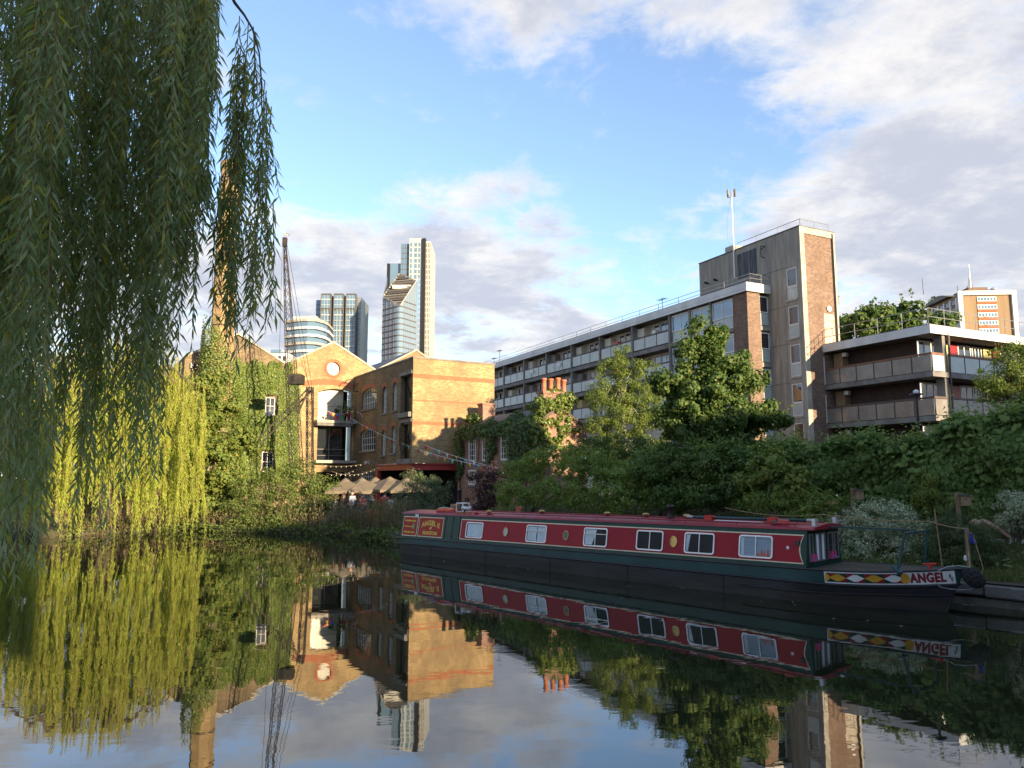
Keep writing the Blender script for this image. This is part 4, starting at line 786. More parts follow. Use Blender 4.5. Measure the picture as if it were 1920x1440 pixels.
# ------------------------------------------------------------ skyscrapers
def glass_tower():
    # round-cornered glass tower whose top is cut by a slanted, louvred plane
    Y = 330.; e = empty('slanted_glass_tower', (at(711, 700, Y).x, Y, 0), 0); tag(e, 'rounded glass skyscraper with slanted louvred crown', 'skyscraper')
    X = lambda px: at(px, 600, Y).x - e.location.x; z_ = lambda py: at(740, py, Y).z; W = X(776); fx = X(752); rad = 3.2; n = 8
    lp = Vector((0, 5.5, 0)); fp = Vector((fx, -4., 0)); rp = Vector((W, 7., 0)); d1 = (lp - fp).normalized(); d2 = (rp - fp).normalized()
    a0 = fp + d1 * rad; b0 = fp + d2 * rad; arc = [(a0 * (1 - t) ** 2 + fp * 2 * t * (1 - t) + b0 * t * t) for t in [i / n for i in range(n + 1)]]
    plan = [Vector((0, 16, 0)), lp] + arc + [rp, Vector((W, 16, 0))]
    def tz(p):
        if p.y > 15: return z_(500)
        if p.x < fx: return z_(577) + (z_(553) - z_(577)) * (fx - p.x) / fx
        return z_(577) + (z_(521) - z_(577)) * (p.x - fx) / (W - fx)
    k = len(plan); mb = MB(); mb.add([(p.x, p.y, 0) for p in plan] + [(p.x, p.y, tz(p)) for p in plan], [(i, i + 1, k + i + 1, k + i) for i in range(k - 1)]); mb.build('glass_wall', glassmat('sky_glass', (.17, .25, .33), .07), e)
    Lq = Vector((0, 5.5, z_(553))); Bq = Vector((fx, -2.6, z_(577))); Rq = Vector((W, 7, z_(521))); Tq = Vector((X(738), 15, z_(498)))
    MB().add([Lq, Bq, Rq, Tq, Vector((0, 16, 40)), Vector((W, 16, 40))], [(0, 1, 3), (1, 2, 3), (0, 3, 4), (2, 5, 3), (3, 5, 4)]).build('crown_slope', M['slate'], e)
    def chain(P, z):
        for a, b in zip(P, P[1:]):
            if min(a.z, b.z) <= z <= max(a.z, b.z): return a.lerp(b, (z - a.z) / (b.z - a.z))
    up = Vector((0, -.7, .35))
    for j in range(13):
        z = z_(574) + (z_(503) - z_(574)) * j / 12.5; a = chain([Bq, Lq, Tq], z); b = chain([Bq, Rq, Tq], z)
        if a and b and (b - a).length > .8: MB().bar(a + up, b + up, .5, .55 if j % 3 else 1.1).build('louvre', M[('slate', 'conc_d', 'slate')[j % 3]], e)
    MB().bar(Lq + up, Bq + up, .35).bar(Bq + up, Rq + up, .35).bar(Lq + up, Tq + up, .35).bar(Rq + up, Tq + up, .35).build('crown_edge', M['conc_l'], e)
    m = chain([Bq, Lq, Tq], z_(532)).lerp(chain([Bq, Rq, Tq], z_(532)), .52); MB().box(m.x - 4, m.x + 4.5, m.y - 2.2, m.y + 1.5, z_(536), z_(529)).build('plant_deck', M['offwhite'], e)
    fl = (z_(600) - z_(700)) / 9.2
    for j in range(40):
        zz = z_(566) - fl * j
        if zz < 25: break
        mb = MB(); P = [p for p in plan[1:-1] if tz(p) > zz + .3]
        for (a, b) in zip(P, P[1:]):
            if (b - a).length < 14: q = Vector((0, -.12, zz)); mb.bar(a + q, b + q, .3, .45)
        if mb.v: mb.build('floor_band', M['slate'], e)
    mb = MB()
    for (p, q, m) in ((lp, a0, 10), (b0, rp, 7)):
        for i in range(m + 1): a = p.lerp(q, i / m); mb.bar((a.x, a.y - .08, 20), (a.x, a.y - .08, tz(a)), .1 if i % 3 else .26, .16)
    o = mb.build('mullion', M['conc_d'], e); o['kind'] = 'stuff'
def tall_tower():
    Y = 400.; e = empty('tall_pale_tower', (at(750, 700, Y).x, Y, 0), 0); tag(e, 'tallest pale gridded skyscraper with dark vertical strip', 'skyscraper')
    X = lambda px: at(px, 560, Y).x - e.location.x; z_ = lambda py: at(770, py, Y).z
    vols = [('glass_wall', X(749), X(766), z_(455), 'glass_sky', 2), ('body', X(766), X(790), z_(447), None, 0), ('dark_strip', X(790.2), X(797), z_(447.5), 'black', -1.)]
    grid = mat('pale_cladding', (.46, .46, .42), .6, .15, .3)
    for nm, a, b, t, mm, y in vols: MB().box(a, b, y, 18, 0, t).build(nm, M[mm] if mm else grid, e)
    MB().box(X(797.2), X(806), .5, 26, 0, z_(452)).build('right_side', grid, e); MB().box(X(770), X(782), 3, 9, z_(447), z_(444)).build('plant_room', M['conc_d'], e)
    MB().box(X(722.5), X(728), 3, 14, 0, z_(491)).build('dark_fin', M['black'], e); MB().box(X(728.2), X(749), 4, 14, 0, z_(490)).build('lower_block', M['glass_sky'], e)
    fl = 3.05; g = MB(); h = MB(); zt = z_(450)
    for j in range(int(zt / fl) - 4):
        zz = zt - 1 - fl * (j + 1)
        for k in range(3): a = X(767.2) + (X(790) - X(767)) * k / 3; g.box(a + .15, a + (1.7 if k % 2 else 1.2) , -.12, .0, zz + .3, zz + fl - .5)
        h.box(X(749), X(766), 1.9, 2.0, zz, zz + .22)
        for k in range(3): a = X(798.2) + (X(806) - X(797)) * k / 3; h.box(a, a + .3, .38, .5, zz, zz + fl - .6)
    for mb, nm, mm in ((g, 'window', 'glass_sky'), (h, 'floor_line', 'darkrail')): o = mb.build(nm, M[mm], e); o['kind'] = 'stuff'
    v = MB()
    for px in (753, 757.5, 762): v.box(X(px), X(px) + .15, 1.85, 2.0, 0, z_(456))
    v.build('mullion', M['slate'], e)
def bay_tower():
    Y = 360.; e = empty('dark_glass_tower', (at(587, 700, Y).x, Y, 0), 0); tag(e, 'blocky dark green glass skyscraper with three framed bays', 'skyscraper')
    X = lambda px: at(px, 620, Y).x - e.location.x; z_ = lambda py: at(630, py, Y).z
    MB().box(X(602), X(662), 0, 20, 0, z_(555)).build('core', M['slate'], e); MB().box(X(587), X(601.8), 4, 20, 0, z_(559)).build('side_wing', M['glass_sky'], e); MB().box(X(662.2), X(675), 1.2, 20, 0, z_(556)).build('end_wing', glassmat('grey_glass', (.17, .2, .21), .15), e)
    for a, b in ((602.5, 620), (626.5, 643.5), (649.5, 667)):
        w = MB().box(X(a), X(b), -1.6, -.1, z_(579), z_(554)).box(X(a), X(b), -1.2, -.1, 10, z_(584)).build('bay', M['glass_sky'], e)
        f = MB(); f.box(X(a) - .3, X(a), -2., -.05, 10, z_(553)).box(X(b), X(b) + .3, -2., -.05, 10, z_(553)).box(X(a), X(b), -2., -.05, z_(554) + .02, z_(553) + .3).box(X(a), X(b), -2, -.05, z_(580.5), z_(579) - .02); f.build('bay_frame', M['slate'], e)
        m = MB()
        for k in range(24):
            zz = z_(554) - 2.6 * (k + 1)
            if zz > 15: m.box(X(a) + .02, X(b) - .02, -1.72, -1.62 if zz > z_(579) else -1.22, zz, zz + .22 + .25 * (k % 3 == 0))
        for k in (1, 2): q = X(a) + (X(b) - X(a)) * k / 3; m.box(q - .07, q + .07, -1.7, -1.22, 10, z_(555))
        o = m.build('floor_line', M['frost'], w); o['kind'] = 'stuff'
    m = MB()
    for k in range(24): zz = z_(558) - 2.6 * (k + 1); m.box(X(587), X(601.5), 3.9, 4.0, zz, zz + .2); m.box(X(662.4), X(675), 1.1, 1.2, zz, zz + .2)
    o = m.build('floor_line', M['slate'], e); o['kind'] = 'stuff'
    m = MB(); m.bar((X(612), 6, z_(549)), (X(630), 6, z_(552)), .3, .25); m.bar((X(626), 6, z_(556)), (X(626), 6, z_(550.5)), .4); m.build('window_cleaning_crane', M['white'], e)
def curved_block():
    Y = 260.; e = empty('curved_balcony_block', (at(575, 700, Y).x, Y, 0), 0); tag(e, 'white curved apartment block with stacked balconies behind the crane', 'apartment block')
    X = lambda px: at(px, 640, Y).x - e.location.x; z_ = lambda py: at(570, py, Y).z
    def plan(g=0.): return [(X(534) - g, 14), (X(534) - g, 0 - g), (X(560), -2.5 - g), (X(580), -3.5 - g), (X(596) + g, -2.6 - g), (X(606) + g, .8 - g), (X(609) + g, 5), (X(606) + g, 14)]
    top = z_(601)
    MB().ext([(x, y, 0) for x, y in plan(-.6)], (0, 0, top)).build('glass_core', M['glass_sky'], e)
    for j in range(13):
        zz = top - 2.75 * j; MB().ext([(x, y, zz - .85) for x, y in plan(.25 if j else .0)], (0, 0, .85)).build('balcony_band', M['clad'] if j % 3 else M['conc_l'], e)
    MB().ext([(X(543), 2, top), (X(590), 1, top), (X(590), 10, top), (X(543), 10, top)], (0, 0, 2.)).build('penthouse', M['frost'], e)
    f = empty('low_white_block', (at(508, 700, 240).x, 240, 0)); tag(f, 'low pale building peeping between the crane and ivy gable', 'building'); zt = at(520, 662, 240).z
    MB().box(0, 5.5, 0, 10, 0, zt).build('body', M['clad'], f); MB().box(-.2, 3.2, -.4, 6, zt, zt + 1.1).build('penthouse', M['glass_sky'], f)
    for k in range(3): w = MB().box(.5 + 1.6 * k, 1.5 + 1.6 * k, -.1, .02, zt - 2.6, zt - 1.).build('window', M['darkrail'], f); MB().box(.58 + 1.6 * k, 1.42 + 1.6 * k, -.12, -.1, zt - 2.5, zt - 1.1).build('pane', M['glass'], w)
glass_tower(); tall_tower(); bay_tower(); curved_block()
# ------------------------------------------------------------ unseen terraces added behind the camera, sized to keep the water in evening shade
def terrace(u0, u1, H, label, sv=-22., nm='shade_terrace'):
    pu = Vector((.763, .646, 0)); pv = Vector((-.646, .763, 0)); c = pu * u0 + pv * sv; e = empty(nm, (c.x, c.y, 0), math.atan2(pu.y, pu.x)); tag(e, label, 'terrace', 'unseen shade terraces behind the viewpoint')
    L = u1 - u0; f = lambda u, d, z: (u, 8 - d, z); k = max(1, int(L / 3.2)); fl = max(2, int((H - 2) / 3.)); hol = [(L * (i + .5) / k - .55, L * (i + .5) / k + .55, 2. + 3 * j, 3.7 + 3 * j) for i in range(k) for j in range(fl) if 3.7 + 3 * j < H - .3]
    mb = MB(); holes_wall(mb, 0, L, .2, H, hol, f, .2); mb.box(0, L, 0, 7.5, .2, H - .01); mb.build('wall', M['stock_dark'], e)
    for h in hol: window(e, f, *h, 2, 2, d=.1)
    for s in (0, 1): MB().ext([(0, 4 if s else -.2, H + (1.8 if s else 0)), (0, 8.2 if s else 4, H + (0 if s else 1.8)), (0, 8.2 if s else 4, H + (.15 if s else 1.95)), (0, 4 if s else -.2, H + (1.95 if s else .15))], (L, 0, 0)).build('roof_slope', M['slate'], e)
terrace(-26, 6.2, 14., 'unseen tall brick terrace behind the viewpoint, added to shade the near willow')
terrace(5.8, 17.4, 8.2, 'unseen low brick terrace behind the viewpoint, added to shade the boat', -22.4)
terrace(17.0, 47.4, 9.3, 'unseen long brick terrace behind the viewpoint, added to shade the garden bank')
terrace(47.0, 66, 14.6, 'unseen tall brick terrace behind the viewpoint, added to shade the far right', -22.4)
# ------------------------------------------------------------ narrowboat
def textmesh(body, size, shear=0., spacing=1.):
    c = bpy.data.curves.new('lettering', 'FONT'); c.body = body; c.size = size; c.align_x = 'CENTER'; c.align_y = 'CENTER'; c.shear = shear; c.space_character = spacing; c.resolution_u = 3
    c.offset = .004 * size / .1
    o = bpy.data.objects.new('lettering', c); COL.objects.link(o); dg = bpy.context.evaluated_depsgraph_get(); me = bpy.data.meshes.new_from_object(o.evaluated_get(dg)); bpy.data.objects.remove(o)
    v = [tuple(q.co) for q in me.vertices]; f = [tuple(p.vertices) for p in me.polygons]; bpy.data.meshes.remove(me); return v, f
def narrowboat():
    e = empty('narrowboat', BS, BROT); tag(e, 'long red and green narrowboat moored along the garden bank', 'narrowboat')
    B = 2.1; X1 = 18.95
    gz = lambda x: .56 + .0115 * x + (.018 * max(0, x - 16.3) ** 2)            # gunwale sheer
    sz = lambda x: gz(x) - .2 - .0078 * max(0, x - 4)                         # rubbing strake
    rz = lambda x: 1.46 + .0095 * x                                               # roof edge
    def yo(x, lev):   # near-side offset at level 0 (waterline) .. 1 (gunwale)
        st = 15.0 + 1.1 * lev; en = 18.6 + .35 * lev; f = max(0., min(1., (x - st) / (en - st))); b = B / 2 * f ** (2.1)
        sf = max(0., min(1., (.9 - x) / .9)); return b + (B / 2 - .1) * (1 - math.sqrt(max(0, 1 - sf ** 2.4))) + .03 * (1 - lev)
    xs = [0, .04, .1, .2, .35, .6, .9] + list(np.linspace(1.5, 14.5, 12)) + list(np.linspace(15, 18.95, 40))
    lv = [(-.5, -.25), (0., 0.), (.35, .3), (None, .72), (None, 1.)]
    def hx(x, lev): return min(x, 18.6 + .35 * max(lev, 0))
    def hz(x, i): return (-.45, .0, .17 + .2 * sz(x), sz(x), gz(x))[i]
    def hn(x, l, off):
        d = (yo(x + .01, l) - yo(x - .01, l)) / .02; k = math.hypot(1, d); return (hx(x, l) + off * d / k, yo(x, l) - off / k)
    def hull(name, rows, m, out=0.):
        mb = MB()
        for side in (0, 1):
            g = [[None] * len(rows) for _ in xs]
            for a, x in enumerate(xs):
                for b, i in enumerate(rows):
                    l = lv[i][1]; X_, y = hn(x, l, out) if x > 2 else (hx(x, l), yo(x, l) - out); g[a][b] = (X_, y if not side else B - y, hz(x, i))
            k = len(rows); mb.add([p for r in g for p in r], [(a * k + b, (a + 1) * k + b, (a + 1) * k + b + 1, a * k + b + 1) for a in range(len(xs) - 1) for b in range(k - 1)])
        return mb.build(name, m, e)
    hull('hull', [2, 3], M['bblack']); hull('hull_base', [0, 1, 2], M['bboot']); hull('gunwale_strake', [3, 4], M['bslate'], .012)
    mb = MB()
    for side in (0, 1):
        for lf in (0, 1, 2):
            pts = []
            for x in xs:
                if lf == 2 and x < 14: continue
                l = (.72, 1., .35)[lf]; y = yo(x, l) - .02; z = (sz(x), gz(x), .24 + .04 * max(0, x - 16))[lf]; pts.append((hx(x, l), y if not side else B - y, z))
            mb.tube(pts, (.028, .022, .016)[lf], 5)
    mb.build('rubbing_strake', M['bblack'], e, True)
    for nm, a, b, dm in (('stern_deck', 0, .5, 'broof'), ('fore_deck', 16.1, 18.95, 'soil')):  # fore deck coloured dark, standing in for the shaded well
        mb = MB(); q = [x for x in xs if a - .01 <= x <= b + .01] + [b]; q = sorted(set(q))
        for x, x2 in zip(q, q[1:]): mb.add([(x, yo(x, 1), gz(x) + .002), (x2, yo(x2, 1), gz(x2) + .002), (x2, B - yo(x2, 1), gz(x2) + .002), (x, B - yo(x, 1), gz(x) + .002)], [(0, 1, 2, 3)])
        mb.build(nm, M[dm], e)
    MB().add([(x, y, gz(x) - .001) for x in (.5, 16.1) for y in (0.02, B - .02)], [(0, 1, 3, 2)]).build('side_deck', M['bgreen'], e)
    for x in (2.4, 5.3, 8.2, 11.1, 14.0): MB().tube([(x, yo(x, .3) - .004, .02), (x + .01, yo(x, .72) - .006, sz(x) - .02)], .007, 4).build('weld_seam', M['bboot'], e)
    # cabin
    cy = lambda v: .10 + .14 * v
    P = lambda x, v, off=0.: (x, cy(v) - off, gz(x) * (1 - v) + rz(x) * v)
    vz = lambda x, z: (z - gz(x)) / (rz(x) - gz(x))
    S = lambda x, z, off=0.: P(x, vz(x, z), off)
    c0, c1 = .42, 16.06; cx = list(np.linspace(c0, c1, 24)); mb = MB()
    ring = lambda x: [P(x, 0), P(x, 1)] + [(x, cy(1) + (B - 2 * cy(1)) * t, rz(x) + .085 * math.sin(math.pi * t)) for t in (.12, .3, .5, .7, .88)] + [(x, B - cy(1), rz(x)), (x, B - cy(0), gz(x))]
    k = len(ring(0)); vs = [p for x in cx for p in ring(x)]; mb.add(vs, [(a * k + b, (a + 1) * k + b, (a + 1) * k + b + 1, a * k + b + 1) for a in range(len(cx) - 1) for b in (0, k - 2)] + [tuple(range(k)), tuple((len(cx) - 1) * k + b for b in range(k))]); mb.build('cabin_side', M['bgreen'], e)
    mb = MB(); cr = list(np.linspace(c0 - .03, c1 + .16, 26)); vs = []
    for x in cr: r_ = ring(x)[1:-1]; r_ = [(x, r_[0][1] - .035, r_[0][2] - .03)] + [(p[0], p[1], p[2] + .012) for p in r_] + [(x, r_[-1][1] + .035, r_[-1][2] - .03)]; vs += r_
    k = 9; mb.add(vs, [(a * k + b, (a + 1) * k + b, (a + 1) * k + b + 1, a * k + b + 1) for a in range(len(cr) - 1) for b in range(k - 1)] + [tuple(range(k)), tuple((len(cr) - 1) * k + b for b in range(k))]); mb.build('roof', M['broof'], e)
    mb = MB()
    for y in (cy(1) + .14, B - cy(1) - .14):
        mb.tube([(x, y, rz(x) + .085) for x in (2.2, 4.5, 9, 13, 15.8)], .018, 6)
        for x in np.linspace(2.3, 15.7, 10): mb.tube([(x, y, rz(x) + .02), (x, y, rz(x) + .085)], .012, 5)
    mb.build('handrail', M['broof'], e)
    # red panels with cream coach lines
    def sheet(name, pts, off, m):
        mb = MB(); n = len(pts); mb.add([S(x, z, off) for x, z in pts] + [S(x, z, 0.) for x, z in pts], [tuple(range(n))] + [(i, (i + 1) % n, n + (i + 1) % n, n + i) for i in range(n)]); return mb.build(name, m, e)
    def outline(x0, x1, z0f, z1f, n=14, front=0.): # points run along bottom, front, top
        a = [(x0 + (x1 - x0) * i / n, z0f(x0 + (x1 - x0) * i / n)) for i in range(n + 1)]; b = [(x1 + (x0 - x1) * i / n, z1f(x1 + (x0 - x1) * i / n)) for i in range(n + 1)]
        mid = [(x1 - front * math.sin(math.pi * t), z0f(x1) + (z1f(x1) - z0f(x1)) * t) for t in (.2, .4, .6, .8)] if front else []
        return a + mid + b
    def panel(x0, x1, lo, hi, m, front=0., skew=0.):
        z0 = lambda x: gz(x) + lo; z1 = lambda x: rz(x) - hi
        o = outline(x0, x1, z0, z1, front=front); sheet('coach_line', o, .004, M['bcream']); w = .028
        i = outline(x0 + w, x1 - w, lambda x: z0(x) + w, lambda x: z1(x) - w, front=front); return sheet('side_panel', i, .008, m)
    panel(3.87, 16.0, .085, .135, M['bred'], .09)
    panel(.5, 1.40, .075, .12, M['bscarlet']); panel(1.47, 2.90, .075, .12, M['bscarlet'])
    # sign lettering
    def letter(name, body, size, cx_, zc, off=.012, arc=0., m='gold', shear=0., rot=0., sp=1.):
        v, f = textmesh(body, size, shear, sp); mb = MB(); q = []
        for (u, w, _) in v: q.append(S(cx_ + u * math.cos(rot) - w * math.sin(rot), zc + w + u * math.sin(rot) - arc * u * u, off))
        mb.add(q, f); return mb.build(name, M[m], e)
    letter('lettering', 'ANGEL II', .235, 2.19, 1.15, arc=.35, sp=1.12); letter('lettering', 'of', .16, 2.19, .985, shear=.3); letter('lettering', 'ISLINGTON', .165, 2.19, .80)
    rs = random.Random(4); mb = MB()
    for zc, n, h in ((1.19, 9, .085), (.98, 6, .05), (.78, 9, .085)):
        x = .6
        for i in range(n):
            w = rs.uniform(.05, .085); x += w + .012
            if x > (1.12 if zc == .98 else 1.32): break
            hh = h * rs.uniform(.7, 1.); a = x - w
            for (p, q) in (((a, zc - hh / 2), (a + w * .3, zc + hh / 2)), ((a + w * .6, zc - hh / 2), (a + w * .9, zc + hh / 2)))[:1 + i % 2]: mb.add([S(p[0], p[1], .013), S(q[0], p[1], .013), S(q[0], q[1], .013), S(p[0], q[1], .013)], [(0, 1, 2, 3)])
            mb.add([S(a, zc - .01, .0135), S(a + w, zc - .01, .0135), S(a + w, zc + .015, .0135), S(a, zc + .015, .0135)], [(0, 1, 2, 3)])
    mb.build('worn_lettering', M['gold'], e)
    # side hatch: doors, hinges
    mb = MB()
    for x in (3.02, 3.42, 3.8): mb.bar(S(x, gz(x) + .06, .008), S(x, rz(x) - .03, .008), .012, .012)
    for x in (3.05, 3.42): mb.bar(S(x, .78, .012), S(x, .72, .012), .05, .02); mb.bar(S(x, 1.3, .012), S(x, 1.36, .012), .05, .02)
    mb.build('side_hatch', M['black'], e); MB().box(0, .2, 0, .01, 0, .12).build('number_plate', M['bwhite'], e).location = (1.2, cy(.9) - .015, 1.33)
    # windows
    def rrect(x0, x1, z0, z1, r, n=4, tilt=0.):
        pts = []
        for (a, b, t0) in ((x1 - r, z0 + r, -90), (x1 - r, z1 - r, 0), (x0 + r, z1 - r, 90), (x0 + r, z0 + r, 180)):
            for i in range(n + 1): t = R(t0 + 90 * i / n); pts.append((a + r * math.cos(t), b + r * math.sin(t)))
        return [(x, z + tilt * (x - x0)) for x, z in pts]
    def ringmesh(A, C, o0, o1): n = len(A); return [S(x, z, o1) for x, z in A] + [S(x, z, o1) for x, z in C] + [S(x, z, o0) for x, z in A] + [S(x, z, o0) for x, z in C], [(i, (i + 1) % n, n + (i + 1) % n, n + i) for i in range(n)] + [(i, 2 * n + i, 2 * n + (i + 1) % n, (i + 1) % n) for i in range(n)] + [(n + i, n + (i + 1) % n, 3 * n + (i + 1) % n, 3 * n + i) for i in range(n)]
    def boat_window(x0, style, back='dark'):
        x1 = x0 + .87; z0 = gz(x0) + .155; z1 = z0 + .52; A = rrect(x0, x1, z0, z1, .07, tilt=.01); C = rrect(x0 + .035, x1 - .035, z0 + .035, z1 - .035, .05, tilt=.01)
        mb = MB(); mb.add(*ringmesh(A, C, .008, .034))
        if style == 'h': mb.bar(S(x0 + .03, z1 - .17, .03), S(x1 - .03, z1 - .165, .03), .018, .02)
        if style != 'p': mb.bar(S(x0 + .44, z0 + .03, .03), S(x0 + .44, (z1 - .17 if style == 'h' else z1 - .03), .03), .02, .018)
        w = mb.build('window', M['silver'], e)
        g = MB(); g.add([S(x, z, .024) for x, z in C], [tuple(range(len(C)))]); g.build('pane', M['glass_see'], w); g = MB(); g.add([S(x, z, .0095) for x, z in C], [tuple(range(len(C)))]); g.build('dark_backing' if back == 'dark' else 'reflection_blind', M[back], w)
        def cur(a, b, taper=0.):
            mb = MB(); n = 18; vs = []
            for i in range(n + 1):
                x = x0 + .05 + (b - a) * i / n + a; o = .0135 + .004 * math.sin(i * 1.9); vs += [S(x - taper * i / n * .6, z0 + .05, o), S(x, z1 - .05, o)]
            mb.add(vs, [(2 * i, 2 * i + 2, 2 * i + 3, 2 * i + 1) for i in range(n)]); mb.build('curtain', M['curtain'], w)
        return cur, w, (x0, x1, z0, z1)
    c, w, _ = boat_window(4.18, 'p'); c(.02, .75)
    c, w, _ = boat_window(7.09, 'h'); c(.0, .40); c(.42, .76)
    c, w, _ = boat_window(9.45, 'h'); c(.0, .42, .25)
    boat_window(11.33, 'v'); c, w, _ = boat_window(12.85, 'v'); c(.0, .12, .1)
    c, w, q = boat_window(14.39, 'v', 'reflection_blind'); c(.0, .08)  # pale blue backing paints a light-blue reflection onto the blind slats
    # ornaments standing in the front window
    mb = MB()
    for k, (a, b) in enumerate(((.5, .14), (.58, .24), (.65, .17), (.74, .26))): mb.add([S(q[0] + a - .03, q[2] + .05, .018), S(q[0] + a + .045, q[2] + .05, .018), S(q[0] + a + .01, q[2] + b, .018)], [(0, 1, 2)])
    mb.build('window_ornament', M['orange'], w)
    for x, m in ((6.14, 'frost'), (8.75, 'slate'), (12.52, 'brass')):
        zc = gz(x) + .42; r = lambda k: [(x + k * .86 * math.cos(R(15 * i)), zc + k * 1.1 * math.sin(R(15 * i))) for i in range(24)]
        mb = MB(); mb.add(*ringmesh(r(.128), r(.110), .008, .03)); p = mb.build('porthole', M['brass'], e); mb = MB(); C = r(.11); mb.add([S(a, b, .018) for a, b in C], [tuple(range(24))]); mb.build('porthole_glass', M['brass'] if m == 'brass' else M['frost' if m == 'frost' else 'conc_d'], p)
    C = [(.98 + .07 * math.cos(R(15 * i)) + .2, 1.0 + .11 * math.sin(R(15 * i))) for i in range(24)]; mb = MB(); mb.add([S(a, b, .016) for a, b in C], [tuple(range(24))]); mb.build('porthole', M['green'], e)
    star = [(15.62 + (.055 if i % 2 == 0 else .024) * math.sin(R(36 * i)), 1.17 + (.055 if i % 2 == 0 else .024) * math.cos(R(36 * i))) for i in range(10)]; mb = MB(); mb.add([S(a, b, .016) for a, b in star], [tuple(range(10))]); mb.build('star_badge', M['bwhite'], e)
    MB().bar(S(15.86, 1.34, .03), S(15.86, 1.24, .03), .09, .05).build('side_lamp', M['black'], e)
    # cabin front with glazed doors
    fx = c1 + .004; mb = MB()
    for y0, y1, gl in ((.28, .46, 1), (.58, .80, 0), (.86, 1.08, 0), (1.22, 1.5, 1), (1.58, 1.8, 1)):
        z0, z1 = gz(16) + .12, rz(16) - .12; f = MB(); f.box(fx, fx + .03, y0, y1, z0, z0 + .03).box(fx, fx + .03, y0, y1, z1 - .03, z1).box(fx, fx + .03, y0, y0 + .03, z0 + .03, z1 - .03).box(fx, fx + .03, y1 - .03, y1, z0 + .03, z1 - .03); d = f.build('door_window', M['conc_d'], e); MB().box(fx + .001, fx + .008, y0 + .03, y1 - .03, z0 + .03, z1 - .03).build('pane', M['curtain'] if not gl else M['glass'], d)
    for y in (.2, .5, 1.14, 1.54): pass
    for y, m in ((.3, 'f_pnk'), (.42, 'f_pnk'), (1.26, 'f_pnk'), (1.42, 'f_pnk')): 
        b = MB().box(fx + .03, fx + .09, y, y + .1, .88, .96).box(fx + .028, fx + .092, y + .02, y + .08, .96, 1.04).build('painted_can', M[m], e); MB().box(fx + .094, fx + .096, y + .02, y + .08, .9, .94).build('can_stripe', M['f_blu'], b)
    # bow: diamonds and name band painted on the strake
    def H(x, t, off=.018):
        l = .72 + .28 * t; p = hn(x, l, off); return (p[0], p[1], sz(x) + (gz(x) - sz(x)) * t)
    def band(name, pts, off, m, par=e):   # pts: outline as lower chain (left to right) then upper chain (right to left); cut into narrow slices so it follows the curve
        xs_ = [p[0] for p in pts]; a, b = min(xs_), max(xs_); n = 10; mb = MB(); rows = []
        for i in range(n + 1):
            x = a + (b - a) * min(max(i / n, 1e-4), 1 - 1e-4); ts = []
            for (p, q) in zip(pts, pts[1:] + pts[:1]):
                if (p[0] - x) * (q[0] - x) < 0: ts.append(p[1] + (q[1] - p[1]) * (x - p[0]) / (q[0] - p[0]))
            if len(ts) >= 2: rows.append((x, min(ts), max(ts)))
        mb.add([H(x, t, off) for x, t0, t1 in rows for t in (t0, t1)], [(2 * i, 2 * i + 2, 2 * i + 3, 2 * i + 1) for i in range(len(rows) - 1)]); return mb.build(name, m, par)
    def strip(name, x0, x1, t0, t1, off, m, n=30):
        mb = MB(); q = [(x0 + (x1 - x0) * i / n) for i in range(n + 1)]; mb.add([H(x, t, off) for x in q for t in (t0, t1)], [(2 * i, 2 * i + 2, 2 * i + 3, 2 * i + 1) for i in range(n)]); return mb.build(name, m, e)
    strip('name_band', 16.5, 18.80, .1, .93, .022, M['bwhite']); strip('diamond_ground', 16.55, 17.97, .19, .84, .025, M['bgreen'], 24)
    w = .345; x = 16.6
    for i in range(4):
        a, b = x + i * w, x + (i + 1) * w; m_ = (a + b) / 2
        band('diamond', [(a, .515), (m_, .21), (b, .515), (m_, .82)], .030, M['yellow' if i % 2 == 0 else 'bwhite'])
        for (p, q, t) in ((a, m_, .82), (m_, b, .21)): band('diamond_corner', [(a if t > .5 else b, .515), (m_, t), (a if t > .5 else b, t)], .0275, M['maroon'])
    band('yellow_disc', [(18.0 + .08 * math.cos(R(20 * i)), .52 + .36 * math.sin(R(20 * i))) for i in range(18)], .032, M['yellow']); band('yellow_arc', [(16.52, .2), (16.6, .35), (16.62, .515), (16.6, .68), (16.52, .84), (16.56, .515)], .032, M['yellow'])
    v, f = textmesh('ANGEL', .21, 0, 1.1)
    for nm, off, mm, dx in (('lettering_shadow', .025, 'slate', .010), ('lettering', .028, 'maroon', 0.)):
        mb = MB(); mb.add([H(18.365 + u * .80 + dx, .52 + (wv - dx * .6) * 4.0, off) for u, wv, _ in v], f); mb.build(nm, M[mm], e)
    mb = MB(); mb.tube([H(18.71 + .035 * t, .5 + .25 * math.sin(t * 5.), .03) for t in np.linspace(0, 1.3, 9)], .007, 4); mb.build('scroll_mark', M['slate'], e)
    for z in (gz(0) - .12,): MB().box(.0, .03, .5, .72, z, z + .1).build('stern_patch', M['bwhite'], e)
    mb = MB(); q = [H(.12 + .05 * i, .5, .03) for i in range(4)]; mb.add([H(.10, .05, .02), H(.26, .05, .02), H(.26, .95, .02), H(.10, .95, .02)], [(0, 1, 2, 3)]); mb.build('stern_patch', M['bwhite'], e)
    # cratch frame over the fore deck
    mb = MB()
    for y in (.22, B - .25): mb.bar((17.95, y + (.02 if y < 1 else -.02), gz(18) + .0), (18.1, y + (.1 if y < 1 else -.1), 1.6), .05, .035)
    mb.bar((16.0, B / 2, rz(16) + .02), (18.1, B / 2, 1.64), .05, .04); mb.bar((18.1, .3, 1.6), (18.1, B - .33, 1.6), .04); mb.build('cratch_frame', M['bslate'], e)
